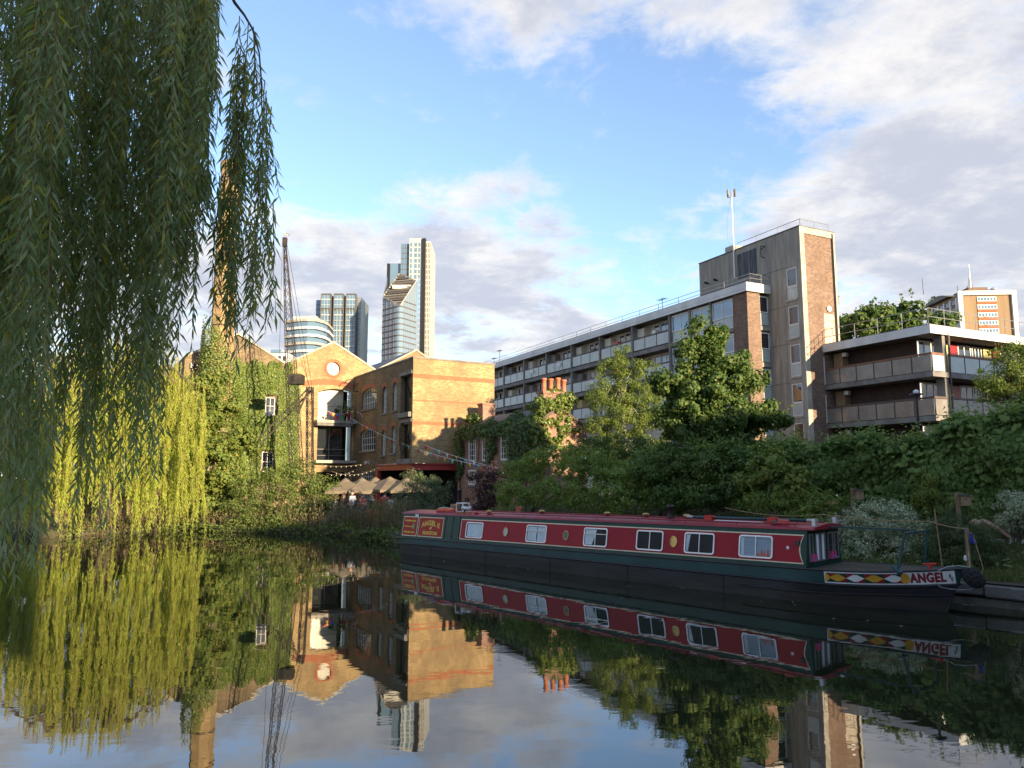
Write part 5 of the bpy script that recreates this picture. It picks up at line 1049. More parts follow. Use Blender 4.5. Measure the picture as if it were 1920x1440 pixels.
    mb = MB(); mb.bar((18.05, .1, gz(18)), (17.9, .22, gz(18) + .1), .12, .04); mb.build('cratch_foot', M['bslate'], e)
    for y in (.45, 1.55): MB().box(16.1, 16.18, y - .05, y + .05, rz(16) + .05, rz(16) + .22).build('roof_bracket', M['silver'], e)
    mb = MB(); mb.tube([(18.35, .95, gz(18.3)), (18.35, .95, gz(18.3) + .12)], .03, 6); mb.tube([(18.22, .95, gz(18.3) + .1), (18.48, .95, gz(18.3) + .13)], .025, 6); mb.build('mooring_stud', M['redp'], e)
    # rope fender, bow chain, stern details
    mb = MB(); rs = random.Random(9)
    for k in range(16):
        ph = 2 * math.pi * k / 8 * (1 if k < 8 else -1); pts = []
        for i in range(15):
            t = i / 14; a = ph + t * 3.1 * (1 if k < 8 else -1); r = .175 * math.sin(math.pi * min(.97, .06 + t * .92)) ** .7; pts.append((18.92 + .36 * t + .02, B / 2 + r * math.cos(a), .80 - .12 * t + r * math.sin(a)))
        mb.tube(pts, .034, 6)
    mb.build('bow_fender', M['fend'], e, True)
    mb = MB(); mb.tube([(18.5, yo(18.5, .6) - .03, .62), (18.62, .6, .55), (18.75, .78, .505), (18.9, .92, .49), (19.05, B / 2 - .06, .51), (19.2, B / 2, .6)], .009, 5); mb.tube([(18.6, .6, gz(18.6)), (18.75, .7, gz(18.7) + .08), (18.92, .85, gz(18.8) + .09), (19.08, B / 2 - .05, .95), (19.18, B / 2, .86), (19.2, B / 2, .8)], .009, 5); mb.build('fender_chain', M['rail'], e)
    mb = MB(); mb.tube([(.1, B / 2, .5), (.1, B / 2, 1.05), (.6, B / 2, 1.2)], .025, 6); mb.build('tiller', M['brass'], e)
    for x in (4.9, 6.9, 9.6, 11.0, 12.35): MB().lathe([(.07, 0), (.06, .05), (.11, .06), (.1, .1), (.03, .12)], (x, B * .5 if x > 5 else .55, rz(x) + (.095 if x > 5 else .06)), 12).build('mushroom_vent', M['brass'], e, True)
    MB().lathe([(.085, 0), (.07, .03), (.07, .72), (.09, .74), (.09, .79), (.05, .8)], (2.55, 1.2, rz(2) + .08), 12).build('flue', M['black'], e, True); MB().lathe([(.1, 0), (.085, .03), (.085, .28), (.11, .3), (.11, .35), (.06, .36)], (11.9, .95, rz(12) + .09), 12).build('flue', M['black'], e, True)
    for x in (13.2, 14.95): MB().box(x - .11, x + .11, .72, .76, rz(x) + .05, rz(x) + .21).box(x - .11, x + .11, .88, .92, rz(x) + .05, rz(x) + .21).box(x - .11, x + .11, .72, .92, rz(x) + .05, rz(x) + .09).build('pole_cradle', M['redp'], e)
    return e, rz, B
NB, nrz, NBB = narrowboat()
def on_boat(x, y, dz=0.): return bp(x, y, nrz(x) + dz)
def roof_clutter():
    def T(name, label, cat, x, y, dz, rz=BROT): o = empty(name, on_boat(x, y, dz), rz); return tag(o, label, cat)
    t = T('boat_pole', 'green boat pole lying in red cradles on the narrowboat roof', 'pole', 12.7, .82, .155); MB().tube([(0, 0, 0), (3.1, 0, .03)], .032, 8).build('shaft', M['bslate'], t, True); MB().tube([(-.2, 0, -.002), (0, 0, 0)], .035, 8).build('end_sleeve', M['rail'], t); MB().tube([(3.1, 0, .03), (3.36, 0, .032)], .04, 8).build('end_sleeve', M['rail'], t)
    t = T('gangplank', 'pale gangplank lying on the narrowboat roof under the pole', 'plank', 13.5, .55, .075); MB().box(0, 1.25, 0, .18, 0, .03).build('board', M['bwhite'], t, bevel=.004); MB().box(-.04, 0, .01, .17, -.002, .035).build('metal_end', M['brass'], t)
    t = T('folded_life_jacket', 'bright orange life jacket folded on the narrowboat stern roof', 'life jacket', 2.0, .55, .07)
    for k, (a, b) in enumerate(((.0, .0), (.42, .03))): MB().box(a, a + .44, b, b + .35, 0, .11).build('float_panel', M['orange'], t, bevel=.04)
    mb = MB(); mb.tube([(.05, .1, .12), (.4, .05, .16), (.85, .12, .12)], .012, 5); mb.build('strap', M['bwhite'], t)
    t = T('rope_coil', 'coil of pale rope beside the orange life jacket', 'rope', 2.62, .95, .1); mb = MB(); mb.tube([((.16 + .01 * math.sin(k)) * math.cos(k * .5), (.16 + .01 * math.sin(k)) * math.sin(k * .5), .02 + .0035 * k) for k in range(60)], .022, 5); mb.build('coil', M['rope'], t, True)
    t = T('glass_lantern_box', 'small glass-sided box on the narrowboat roof', 'box', 3.05, .62, .07); mb = MB()
    for x in (0, .34):
        for y in (0, .3): mb.box(x, x + .03, y, y + .03, 0, .3)
    mb.box(0, .37, 0, .33, -.002, .03).box(0, .37, 0, .33, .3, .33); mb.build('frame', M['bwhite'], t); MB().box(.01, .36, .01, .32, .03, .3).build('pane', M['glass_see'], t)
    t = T('horn_lamp', 'brass twin horn lamp on the narrowboat roof', 'lamp', 3.62, .55, .06); mb = MB(); mb.tube([(-.12, 0, .16), (.22, 0, .16)], [.07, .05], 10); mb.tube([(.22, 0, .16), (.3, 0, .16)], [.05, .085], 10); mb.build('barrel', M['silver'], t, True); MB().tube([(.0, 0, 0), (.0, 0, .12)], .03, 6).build('bracket', M['black'], t); MB().box(-.25, .4, -.16, .16, -.012, .012).build('base', M['brass'], t)
    t = T('red_cloth', 'crumpled red cloth on the narrowboat roof beside the life jacket', 'cloth', 4.35, .5, .055); mb = MB(); mb.lathe([(.12, 0), (.1, .03), (.05, .05), (.01, .06)], seg=9); mb.build('cloth', M['redp'], t, True)
    t = T('flower_pot', 'terracotta plant pot on the narrowboat roof behind the handrail', 'plant pot', 5.35, 1.5, .08); MB().lathe([(.07, 0), (.1, .16), (.115, .16), (.115, .2), (.09, .2)], seg=12).build('pot', M['terra'], t); C, N = crown([(0, 0, .28, .1, .1, .12)], 80, .06, 3); leafcloud('foliage', C, N, .06, .025, M['bush'], t)
    t = T('hose_coil', 'small bundle of coloured hose under the boat pole', 'hose', 15.35, .55, .08); mb = MB(); mb.tube([(.12 * math.cos(k * .6), .1 * math.sin(k * .6), .01 + .002 * k) for k in range(40)], .018, 5); mb.build('coil', M['cl_coral'], t, True); MB().box(-.3, -.12, -.06, .06, -.02, .06).build('sponge', M['canvas'], t)
roof_clutter()
# ------------------------------------------------------------ people
def skinmesh(name, pts, edges, m, par, root=0, sub=2):
    me = bpy.data.meshes.new(name); me.from_pydata([p[:3] for p in pts], edges, []); me.materials.append(m); o = link(name, me, par)
    s = o.modifiers.new('skin', 'SKIN'); s.use_smooth_shade = True
    for v, p in zip(me.skin_vertices[0].data, pts): v.radius = (p[3], p[4] if len(p) > 4 else p[3])
    for v in me.skin_vertices[0].data: v.use_root = False
    me.skin_vertices[0].data[root].use_root = True
    q = o.modifiers.new('sub', 'SUBSURF'); q.levels = q.render_levels = sub; return o
def person(label, loc, rz, top, bottom, hair, skin='skin', sit=False, long_hair=False, arm=0., bald=False, h=1.74, group='people in the courtyard'):
    e = empty('person', loc, rz); tag(e, label, 'person', group); k = h / 1.74; Z = lambda v: (v - (.42 if sit else 0)) * k
    hipz = Z(.95); kn = (.42 * k, Z(.93)) if sit else (0.02, Z(.5)); an = (.42 * k, Z(.50)) if sit else (0, .08)
    A = R(60) * arm
    def armp(s): sh = (.02, s * .2 * k, Z(1.42)); el = (.05 + .12 * arm, s * .26 * k, Z(1.14 + .06 * arm)); wr = (.10 + .24 * arm, s * (.25 - .1 * arm) * k, Z(.90 + .30 * arm)); ha = (wr[0] + .08, wr[1] - s * .02, wr[2] - .05 + .06 * arm); return sh, el, wr, ha
    pts = [(0, 0, hipz, .13 * k, .16 * k), (0, 0, Z(1.15), .11 * k, .145 * k), (.01, 0, Z(1.36), .12 * k, .17 * k), (0, 0, Z(1.49), .05 * k), (.015, 0, Z(1.58), .075 * k), (.02, 0, Z(1.67), .088 * k, .08 * k)]; ed = [(0, 1), (1, 2), (2, 3), (3, 4), (4, 5)]
    for s in (-1, 1):
        sh, el, wr, ha = armp(s); i = len(pts); pts += [(*sh, .058 * k), (*el, .045 * k), (*wr, .033 * k), (*ha, .03 * k, .045 * k)]; ed += [(2, i), (i, i + 1), (i + 1, i + 2), (i + 2, i + 3)]
        i = len(pts); pts += [(0, s * .1 * k, hipz - .06, .085 * k), (kn[0], s * .11 * k, kn[1], .06 * k), (an[0], s * .11 * k, an[1], .04 * k), (an[0] + .14, s * .12 * k, an[1] - .04, .03 * k, .04 * k)]; ed += [(0, i), (i, i + 1), (i + 1, i + 2), (i + 2, i + 3)]
    skinmesh('body', pts, ed, M[skin], e)
    g = .022; tp = [(0, 0, hipz - .02, .145 * k, .175 * k), (0, 0, Z(1.15), .13 * k, .165 * k), (.01, 0, Z(1.36), .14 * k, .19 * k), (0, 0, Z(1.45), .075 * k, .09 * k)]; te = [(0, 1), (1, 2), (2, 3)]
    for s in (-1, 1): sh, el, wr, ha = armp(s); i = len(tp); m_ = Vector(sh).lerp(Vector(el), .75); tp += [(*sh, .078 * k), (*m_, .066 * k)]; te += [(2, i), (i, i + 1)]
    skinmesh('top', tp, te, M[top], e, sub=2)
    bt = [(0, 0, hipz + .02, .14 * k, .17 * k)]; be = []
    for s in (-1, 1): i = len(bt); bt += [(0, s * .1 * k, hipz - .07, .1 * k), (kn[0], s * .11 * k, kn[1], .075 * k), (an[0], s * .11 * k, an[1] + .03, .058 * k)]; be += [(0, i), (i, i + 1), (i + 1, i + 2)]
    skinmesh('trousers', bt, be, M[bottom], e)
    mb = MB(); hz = Z(1.66)
    if not bald:
        mb.lathe([(.07, -.06), (.1, 0), (.098, .05), (.06, .1), (.012, .115)], (-.012, 0, hz), 12)
        if long_hair: mb.tube([(-.06, 0, hz + .02), (-.09, 0, hz - .12), (-.09, 0, hz - .3)], [.08, .09, .05], 8)
        mb.build('hair', M[hair], e, True)
    mb = MB()
    for s in (-1, 1): mb.lathe([(.004, -.01), (.011, 0), (.004, .01)], (.098 * k, s * .032, Z(1.63)), 6)
    mb.build('eyes', M['black'], e); MB().tube([(.09, 0, Z(1.645)), (.125, 0, Z(1.60)), (.1, 0, Z(1.595))], [.012, .017, .008], 6).build('nose', M[skin], e)
    return e
def gp(px, Y, z=.31): p = at(px, 900, Y); return Vector((p.x, Y, z))
person('bald man in white shirt standing in the courtyard', gp(661, 39.7), R(-20), 'cl_white', 'cl_navy', 'hair', bald=True, h=1.8)
person('person in red top and turned away near the parasols', gp(722, 40.), R(110), 'cl_red', 'cl_navy', 'hair', h=1.72)
person('dark-haired person in white t-shirt behind the tables', gp(700, 40.6), R(200), 'cl_white', 'cl_grey', 'hair', h=1.62)
person('person in coral top raising a drink', gp(679, 40.2), R(-30), 'cl_coral', 'cl_navy', 'hair_f', arm=1., h=1.6)
person('seated person with black curly hair and denim jacket', gp(670, 38.9, .31), R(60), 'cl_navy', 'cl_grey', 'hair', sit=True, long_hair=True, h=1.7)
person('seated woman with dark brown hair in grey top', gp(697, 38.6, .31), R(80), 'cl_grey', 'cl_navy', 'hair', sit=True, long_hair=True, h=1.72)
person('brown-haired woman in brown top beside the bush', gp(645, 39.9), R(-40), 'cl_brown', 'cl_navy', 'hair_f', long_hair=True, arm=.6, h=1.58)
person('person in pale top half hidden by the left bush', gp(630, 39.8), R(0), 'offwhite', 'cl_grey', 'hair_f', h=1.5)
person('person in pale patterned shirt beside the olive bush', gp(737, 39.8), R(90), 'f_wht', 'cl_grey', 'hair', h=1.55)
def chair(loc, rz, label):
    e = empty('garden_chair', loc, rz); tag(e, label, 'chair', 'courtyard chairs'); MB().box(-.2, .22, -.22, .22, .43, .47).build('seat', M['timber'], e)
    for x in (-.18, .2):
        for y in (-.2, .2): MB().box(x - .02, x + .02, y - .02, y + .02, 0, .43).build('leg', M['timber'], e)
    MB().box(-.24, -.2, -.22, .22, .5, .9).build('backrest', M['timber'], e)
chair(gp(670, 38.9, .308), R(60), 'wooden chair under the person with curly hair'); chair(gp(697, 38.6, .308), R(80), 'wooden chair under the woman in grey')
def table(loc, label):
    e = empty('courtyard_table', loc, R(20)); tag(e, label, 'table', 'courtyard tables'); MB().box(-.45, .45, -.4, .4, .71, .75).build('tabletop', M['timber'], e)
    for x in (-.4, .4):
        for y in (-.35, .35): MB().box(x - .025, x + .025, y - .025, y + .025, 0, .71).build('leg', M['timber'], e)
table(gp(684, 39.2, .308), 'small wooden table between the seated people'); table(gp(712, 39.2, .308), 'small wooden table in front of the person in red')
def lying_person():
    ft = bp(18.92, 5.35, bank_h(18.92, 5.35) + .0)
    e = empty('person', ft - Vector((.44, -.2, 0)), R(-24)); e.rotation_euler.y = R(-4); tag(e, 'person lying on the bank with bent bare knee and white trainers', 'person')
    k = .92
    pts = [(-.62, 0, .13, .12, .17), (-.95, .05, .15, .12, .18), (-1.2, .06, .17, .13, .19), (-1.36, .06, .2, .05), (-1.48, .06, .22, .09), (-1.56, .06, .23, .085)]; ed = [(0, 1), (1, 2), (2, 3), (3, 4), (4, 5)]
    for s, kx, fx in ((-.11, -.16, .48), (.13, -.30, .10)):
        i = len(pts); pts += [(-.6, s, .14, .1), (kx, s, .58, .075), ((kx + fx) / 2 + .02, s, .34, .062), (fx - .06, s, .10, .042), (fx + .1, s, .05, .03, .045)]; ed += [(0, i), (i, i + 1), (i + 1, i + 2), (i + 2, i + 3), (i + 3, i + 4)]
    for s in (-.2, .26): i = len(pts); pts += [(-1.2, s, .17, .06), (-1.0, s * 1.5, .1, .045), (-.8, s * 1.3, .12, .035), (-.7, s * 1.2, .13, .03, .04)]; ed += [(2, i), (i, i + 1), (i + 1, i + 2), (i + 2, i + 3)]
    skinmesh('body', pts, ed, M['skin'], e)
    sk = [(-.64, 0, .13, .14, .2), (-.95, .04, .15, .14, .2), (-1.25, .05, .17, .15, .2)]; skinmesh('top', sk, [(0, 1), (1, 2)], M['cl_pink'], e)
    sk = [(-.62, 0, .14, .15, .2), (-.6, -.11, .15, .125), (-.28, -.11, .46, .1), (-.6, .13, .15, .125), (-.38, .13, .46, .1)]; skinmesh('skirt', sk, [(0, 1), (1, 2), (0, 3), (3, 4)], M['cl_pink'], e)
    for fx, s in ((.48, -.11), (.10, .13)):
        mb = MB(); mb.tube([(fx - .12, s, .065), (fx - .02, s, .065), (fx + .1, s, .045), (fx + .2, s, .035)], [.05, .058, .05, .03], 8); sh = mb.build('trainer', M['cl_white'], e, True); MB().box(fx - .15, fx + .22, s - .045, s + .045, -.005, .022).build('sole', M['bwhite'], sh)
    mb = MB(); mb.lathe([(.03, -.09), (.1, -.03), (.105, .03), (.05, .09)], (-1.56, .06, .25), 10); mb.build('hair', M['hair_f'], e, True)
    t = empty('drink_can', e.location + Vector((-.62, -.36, .0))); tag(t, 'small pale drink can standing by the lying person', 'can'); MB().lathe([(.026, 0), (.033, .008), (.033, .11), (.026, .122)], seg=12).build('can', M['f_grn'], t)
lying_person()
# ------------------------------------------------------------ courtyard: parasols, bunting, festoon lights
def parasol(px, py, Y, r, label, rot):
    top = at(px, py, Y); e = empty('parasol', (top.x, Y, .308), R(rot)); tag(e, label, 'parasol', 'courtyard parasols'); h = top.z - .3
    MB().tube([(0, 0, 0), (0, 0, h)], .03, 8).build('pole', M['timber'], e); MB().lathe([(.3, 0), (.3, .06), (.06, .1)], seg=12).build('base', M['conc_d'], e)
    mb = MB(); n = 4; q = [(r, r), (-r, r), (-r, -r), (r, -r)]; hh = h - .05; lip = hh - .62
    for i in range(4):
        a, b = q[i], q[(i + 1) % 4]; m_ = ((a[0] + b[0]) / 2 * .93, (a[1] + b[1]) / 2 * .93)
        mb.add([(a[0] * .1, a[1] * .1, hh), (m_[0] * .1, m_[1] * .1, hh), (m_[0], m_[1], lip + .05), (a[0], a[1], lip)], [(0, 1, 2, 3)]); mb.add([(m_[0] * .1, m_[1] * .1, hh), (b[0] * .1, b[1] * .1, hh), (b[0], b[1], lip), (m_[0], m_[1], lip + .05)], [(0, 1, 2, 3)])
        mb.add([(a[0], a[1], lip), (m_[0], m_[1], lip + .05), (m_[0], m_[1], lip - .1), (a[0], a[1], lip - .14)], [(0, 1, 2, 3)]); mb.add([(m_[0], m_[1], lip + .05), (b[0], b[1], lip), (b[0], b[1], lip - .14), (m_[0], m_[1], lip - .1)], [(0, 1, 2, 3)])
    c = mb.build('canopy', M['canvas'], e); mb = MB(); mb.lathe([(.32, -.1), (.2, .02), (.03, .12)], (0, 0, hh), 8); mb.build('vent', M['canvas'], c)
    for i in range(4): MB().bar((0, 0, hh - .05), (q[i][0] * .97, q[i][1] * .97, lip - .03), .025).build('rib', M['timber'], e)
for a in ((648, 899, 42.5, 1.25, 'leftmost khaki parasol in the courtyard', 20), (679, 898, 43, 1.3, 'second khaki parasol from the left in the courtyard', 34), (704, 897, 44.5, 1.3, 'khaki parasol in the middle of the row', 28), (731, 896, 43.5, 1.5, 'largest khaki parasol in front of the red column', 40), (763, 897, 42.6, 1.3, 'rightmost khaki parasol beside the olive bush', 25)): parasol(*a)
def catenary(a, b, sag, n): return [a.lerp(b, i / n) - Vector((0, 0, sag * 4 * (i / n) * (1 - i / n))) for i in range(n + 1)]
def bunting(label, a, b, sag, n, skip, seed):
    o = a.copy(); e = empty('bunting', o); tag(e, label, 'bunting', 'bunting strings'); P = [p - o for p in catenary(a, b, sag, n)]; MB().tube(P, .012, 4).build('cord', M['f_wht'], e); rs = random.Random(seed); cols = ['f_red', 'f_yel', 'f_blu', 'f_grn', 'f_pnk', 'f_wht']; base = {}
    for i in range(n):
        if rs.random() < skip: continue
        c = cols[(i + seed) % 6]; d = (P[i + 1] - P[i]); m_ = P[i].lerp(P[i + 1], .5)
        if c not in base:
            mb = MB(); mb.add([(-.11, 0, 0), (.11, 0, 0), (.02, .05, -.28), (0, 0, -.12)], [(0, 3, 1), (0, 2, 3), (3, 2, 1)]); f = mb.build('pennant', M[c], e); base[c] = f.data
        else: f = link('pennant', base[c], e)
        f.location = m_; f.rotation_euler = (rs.uniform(-.4, .4), rs.uniform(-.5, .5), math.atan2(d.y, d.x) + rs.uniform(-.5, .5))
A1 = wh_pt(-2.6, 10.2, 7.75); B1 = at(947, 880, 38.); bunting('lower bunting string from the balcony across the wing', wh_pt(-.5, 10.3, 7.15), B1, .55, 44, .12, 1)
bunting('upper bunting string from the balcony to the cottage', wh_pt(-.1, 10.3, 7.7), at(962, 884, 39.), .5, 40, .18, 3); bunting('short pink bunting across the balcony opening', A1, wh_pt(-.3, 10.2, 7.7), .35, 10, .3, 4)
def festoon(label, a, b, sag, n):
    e = empty('festoon_lights', a); tag(e, label, 'light string', 'festoon light strings'); P = [p - a for p in catenary(a, b, sag, n)]; MB().tube(P, .012, 4).build('cable', M['canvas'], e); me = None
    for p in P[1:-1]:
        if me is None: me = MB().lathe([(.008, .0), (.012, -.02), (.022, -.05), (.008, -.075)], seg=6).build('bulb', M['bwhite'], e, True); me.location = p
        else: o = link('bulb', me.data, e); o.location = p
F0 = wh_pt(-.05, 5.6, 3.95)
festoon('upper festoon string from the floodlight towards the bushes', F0, at(600, 872, 44), .2, 12); festoon('lower festoon string over the parasols', wh_pt(-.05, 4.2, 3.8), at(622, 884, 43), .45, 13); festoon('festoon string hanging low behind the left bush', wh_pt(-.05, 8.5, 3.8), at(612, 888, 42), .35, 9)
def planter(loc, label):
    e = empty('brick_planter', loc, R(-30)); tag(e, label, 'planter'); MB().box(-.55, .55, -.3, .3, 0, .62).build('trough', M['redbrick'], e, bevel=.02); C, N = crown([(0, 0, .75, .5, .28, .25)], 500, .12, 6); leafcloud('foliage', C, N, .09, .05, M['bush'], e, .2, 3); 
planter(Vector((at(712, 960, 36.5).x, 36.5, .6)), 'reddish planter box on the bank left of the boat stern')
t = empty('timber_post', (at(723, 980, 36.).x, 36., .2)); tag(t, 'grey timber post beside the reddish planter', 'post'); MB().box(-.07, .07, -.07, .07, 0, 1.55).build('post', M['timber'], t, bevel=.01); MB().box(-.09, .09, -.09, .09, 1.55, 1.6).build('cap', M['timber'], t)
# ------------------------------------------------------------ weeping willows
def strand_mesh(name, L, seed, leafL, leafW, gap, mt, twigr=.006, side=.35, sway=1.):
    """one hanging willow branch: whip with side twigs and narrow pendent leaves; origin at its top"""
    rs = random.Random(seed); rng = np.random.default_rng(seed); mb = MB(); n = 14
    ph = rs.uniform(0, 6); amp = rs.uniform(.02, .07) * sway
    cur = lambda f: Vector((amp * math.sin(ph + f * 5) * f, amp * math.cos(ph * 1.3 + f * 4) * f, -L * f))
    paths = [([cur(i / n) for i in range(n + 1)], 0., 1.)]; mb.tube(paths[0][0], [twigr * (1 - .75 * i / n) for i in range(n + 1)], 4)
    for k in range(int(L * side * 4)):
        f = rs.uniform(.08, .85); a = rs.uniform(0, 6.28); l = rs.uniform(.25, .8) * min(1, L * .4); p = cur(f); o = Vector((math.cos(a), math.sin(a), 0)); q = [p + o * (.13 * math.sqrt(t)) * l * 1.6 + Vector((0, 0, -l * t ** 1.2)) for t in (0, .25, .5, .75, 1)]; mb.tube(q, [twigr * .5] * 5, 3); paths.append((q, 0, 1))
    C = []; T = []
    for q, _, _ in paths:
        tot = sum((q[i + 1] - q[i]).length for i in range(len(q) - 1)); m = int(tot / gap); s = 0
        for i in range(m):
            f = (i + .5) / m * (len(q) - 1); j = int(f); p = q[j].lerp(q[min(j + 1, len(q) - 1)], f - j)
            if rs.random() < .1: continue
            C.append(p); a = i * 2.4 + rs.uniform(-.6, .6); sp = rs.uniform(.28, .95); T.append((math.cos(a) * sp, math.sin(a) * sp, -1 + rs.uniform(-.1, .35)))
    C = np.array([tuple(c) for c in C]); T = unit(np.array(T)); m = len(C); s = rng.uniform(.65, 1.2, (m, 1)); Nr = unit(np.cross(T, rng.normal(size=(m, 3)))); Bv = np.cross(Nr, T); Lh = leafL * s; Wh = leafW * s / 2
    drop = np.array([0, 0, -1.]) * Lh * .12
    V = np.stack([C, C + T * Lh * .4 + Bv * Wh + Nr * Wh * .3, C + T * Lh + drop, C + T * Lh * .4 - Bv * Wh + Nr * Wh * .3], 1)
    o = quadmesh(name, V, mt); me = o.data; bpy.data.objects.remove(o)
    # join the whip into the same mesh as second material
    bm = bmesh.new(); bm.from_mesh(me); k = len(bm.verts); vs = [bm.verts.new(v) for v in mb.v]
    for f in mb.f:
        try: q = bm.faces.new([vs[i] for i in f]); q.material_index = 1
        except ValueError: pass
    bm.to_mesh(me); bm.free(); me.materials.append(M['twig']); return me
def near_willow():
    e = empty('weeping_willow', (-9.5, 4.0, 1.1)); tag(e, 'shaded weeping willow hanging over the water at the left front', 'tree'); B = e.location.copy()
    mb = MB(); mb.tube([(0, 0, -.1), (.1, .1, 1.2), (.3, .3, 2.8), (.5, .3, 4.4)], [.55, .42, .38, .34], 10); mb.build('trunk', M['bark'], e, True)
    def limb(pts, r): mb = MB(); mb.tube(pts, [r * (1 - .85 * i / (len(pts) - 1)) for i in range(len(pts))], 7); mb.build('limb', M['bark'], e, True)
    tips = [Vector((at(x, 0, Y).x, Y, 8.2)) - B for x, Y in ((60, 6), (200, 8), (330, 7), (420, 7.4), (120, 10), (300, 10))]
    for k, t in enumerate(tips):
        s = Vector((.5, .3, 4.4)); mid = s.lerp(t, .5) + Vector((0, 0, 1.4)); limb([s, s.lerp(mid, .5) + Vector((0, 0, .5)), mid, mid.lerp(t, .5) + Vector((0, 0, .45)), t], .2)
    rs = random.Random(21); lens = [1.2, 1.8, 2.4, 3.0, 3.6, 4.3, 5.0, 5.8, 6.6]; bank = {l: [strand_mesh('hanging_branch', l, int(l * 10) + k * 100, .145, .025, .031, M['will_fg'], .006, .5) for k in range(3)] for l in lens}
    def hang(px, pyb, Y, ztop=None, pyt=None):
        b = at(px, pyb, Y); zt = at(px, pyt, Y).z if pyt is not None else ztop if ztop else at(px, -60, Y).z + rs.uniform(0, 1.2); L = max(1., zt - b.z); l = min(lens, key=lambda q: abs(q - L)); o = link('hanging_branch', rs.choice(bank[l]), e)
        o.location = Vector((b.x, Y, zt)) - B; o.scale = (1, 1, L / l); o.rotation_euler = (rs.uniform(-.03, .03), rs.uniform(-.03, .03), rs.uniform(0, 6.28))
    # curtains: (px range, lowest point range, count, depth range)
    for x0, x1, y0, y1, n, d0, d1 in ((-60, 62, 880, 1090, 20, 5.2, 6.8), (-60, 70, 500, 900, 16, 6, 9), (60, 130, 540, 700, 14, 6, 9), (120, 190, 600, 780, 13, 6.0, 9), (165, 235, 800, 1060, 9, 6.5, 8), (180, 245, 540, 760, 11, 6.0, 9.5), (238, 300, 700, 900, 10, 6.5, 8.5), (240, 320, 460, 680, 15, 6, 9.5), (300, 345, 500, 690, 11, 6.5, 8.5), (330, 372, 340, 560, 8, 6.5, 8), (-60, 330, 250, 560, 30, 7, 11), (90, 180, 780, 960, 4, 7, 8.5), (-420, -60, 500, 1000, 60, 5.5, 10)):
        for _ in range(n): hang(rs.uniform(x0, x1), rs.uniform(y0, y1), rs.uniform(d0, d1))
    for px, b in ((352, 590), (338, 640), (372, 400), (392, 160), (388, 110), (378, 260)): hang(px, b, 7.2)
    # separate spray on the right, hung from an arching branch
    a = at(424, -30, 7.4); arc = [at(x, y, 7.4) for x, y in ((424, -30), (440, 5), (458, 28), (474, 55), (486, 100), (490, 150), (491, 210))]
    mb = MB(); mb.tube([p - B for p in arc], [.02, .018, .014, .012, .009, .008, .006], 6); mb.build('arching_branch', M['bark'], e, True)
    for px, t, b in ((402, -40, 200), (420, 90, 640), (428, 80, 590), (414, 120, 560), (436, 95, 540), (424, 200, 660), (409, 250, 610), (398, 330, 600), (418, 300, 640), (432, 250, 520), (440, 120, 470), (446, 110, 400), (452, 40, 330), (458, 50, 420), (462, 200, 480), (470, 60, 250), (478, 150, 560), (484, 170, 520), (488, 190, 470), (492, 200, 590), (480, 300, 640), (474, 330, 600), (502, 380, 628), (462, 420, 600), (466, 470, 640), (448, 300, 470), (438, 30, 260)):
        hang(px, b, rs.uniform(7.1, 7.8), pyt=t)
near_willow()
def far_willow():
    e = empty('weeping_willow', (-20.6, 38.2, .3)); tag(e, 'sunlit yellow-green weeping willow trailing to the water on the far bank', 'tree'); B = e.location.copy(); mb = MB(); mb.tube([(0, 0, -.2), (.1, 0, 2), (0, .2, 4.5), (.2, 0, 7.2)], [.5, .4, .33, .22], 9); mb.build('trunk', M['bark'], e, True)
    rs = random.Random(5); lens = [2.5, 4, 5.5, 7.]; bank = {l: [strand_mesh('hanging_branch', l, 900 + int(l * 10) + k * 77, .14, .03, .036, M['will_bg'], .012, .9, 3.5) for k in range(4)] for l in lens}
    mb = MB()
    for k in range(14): a = 2 * math.pi * k / 14; mb.tube([(0, 0, 4 + .2 * k), (1.3 * math.cos(a), 1.2 * math.sin(a), 7 + .1 * k), (2.8 * math.cos(a), 2.4 * math.sin(a), 8.3), (4.2 * math.cos(a), 3.2 * math.sin(a), 7.2)], [.14, .1, .07, .03], 5)
    mb.build('limb', M['bark'], e, True)
    C, N = crown([(0, .6, 5.6, 3.4, 2.2, 3.6), (-1.5, .8, 3.5, 2.6, 1.6, 2.4), (1.6, .8, 3.6, 2.2, 1.6, 2.4)], 9000, .6, 6, .6); leafcloud('inner_foliage', C, N, .22, .06, M['will_bg'], e, 1.2, 6)
    n = 400
    for i in range(n):
        a = rs.uniform(0, 2 * math.pi) if rs.random() < .6 else -math.pi / 2 + rs.uniform(-1.4, 1.4); r = math.sqrt(rs.uniform(.03, 1.)); front = -math.sin(a); x, y = 4.7 * r * math.cos(a), 3.6 * r * math.sin(a); lump = .7 * math.sin(a * 5 + 1) * r; zt = 10.3 * (1 - .34 * r ** 2.2) + lump * .5 + rs.uniform(-.5, .3)
        zb = rs.choice((rs.uniform(-.1, .8), rs.uniform(.1, 2.), rs.uniform(.8, 4.), rs.uniform(2., 6.))) if r > .5 else rs.uniform(3., 7.); L = zt - zb; l = min(lens, key=lambda q: abs(q - L)); o = link('hanging_branch', rs.choice(bank[l]), e); o.location = (x, y, zt - .3); o.scale = (1, 1, L / l); o.rotation_euler = (rs.uniform(-.1, .1), rs.uniform(-.1, .1), rs.uniform(0, 6.28))
far_willow()
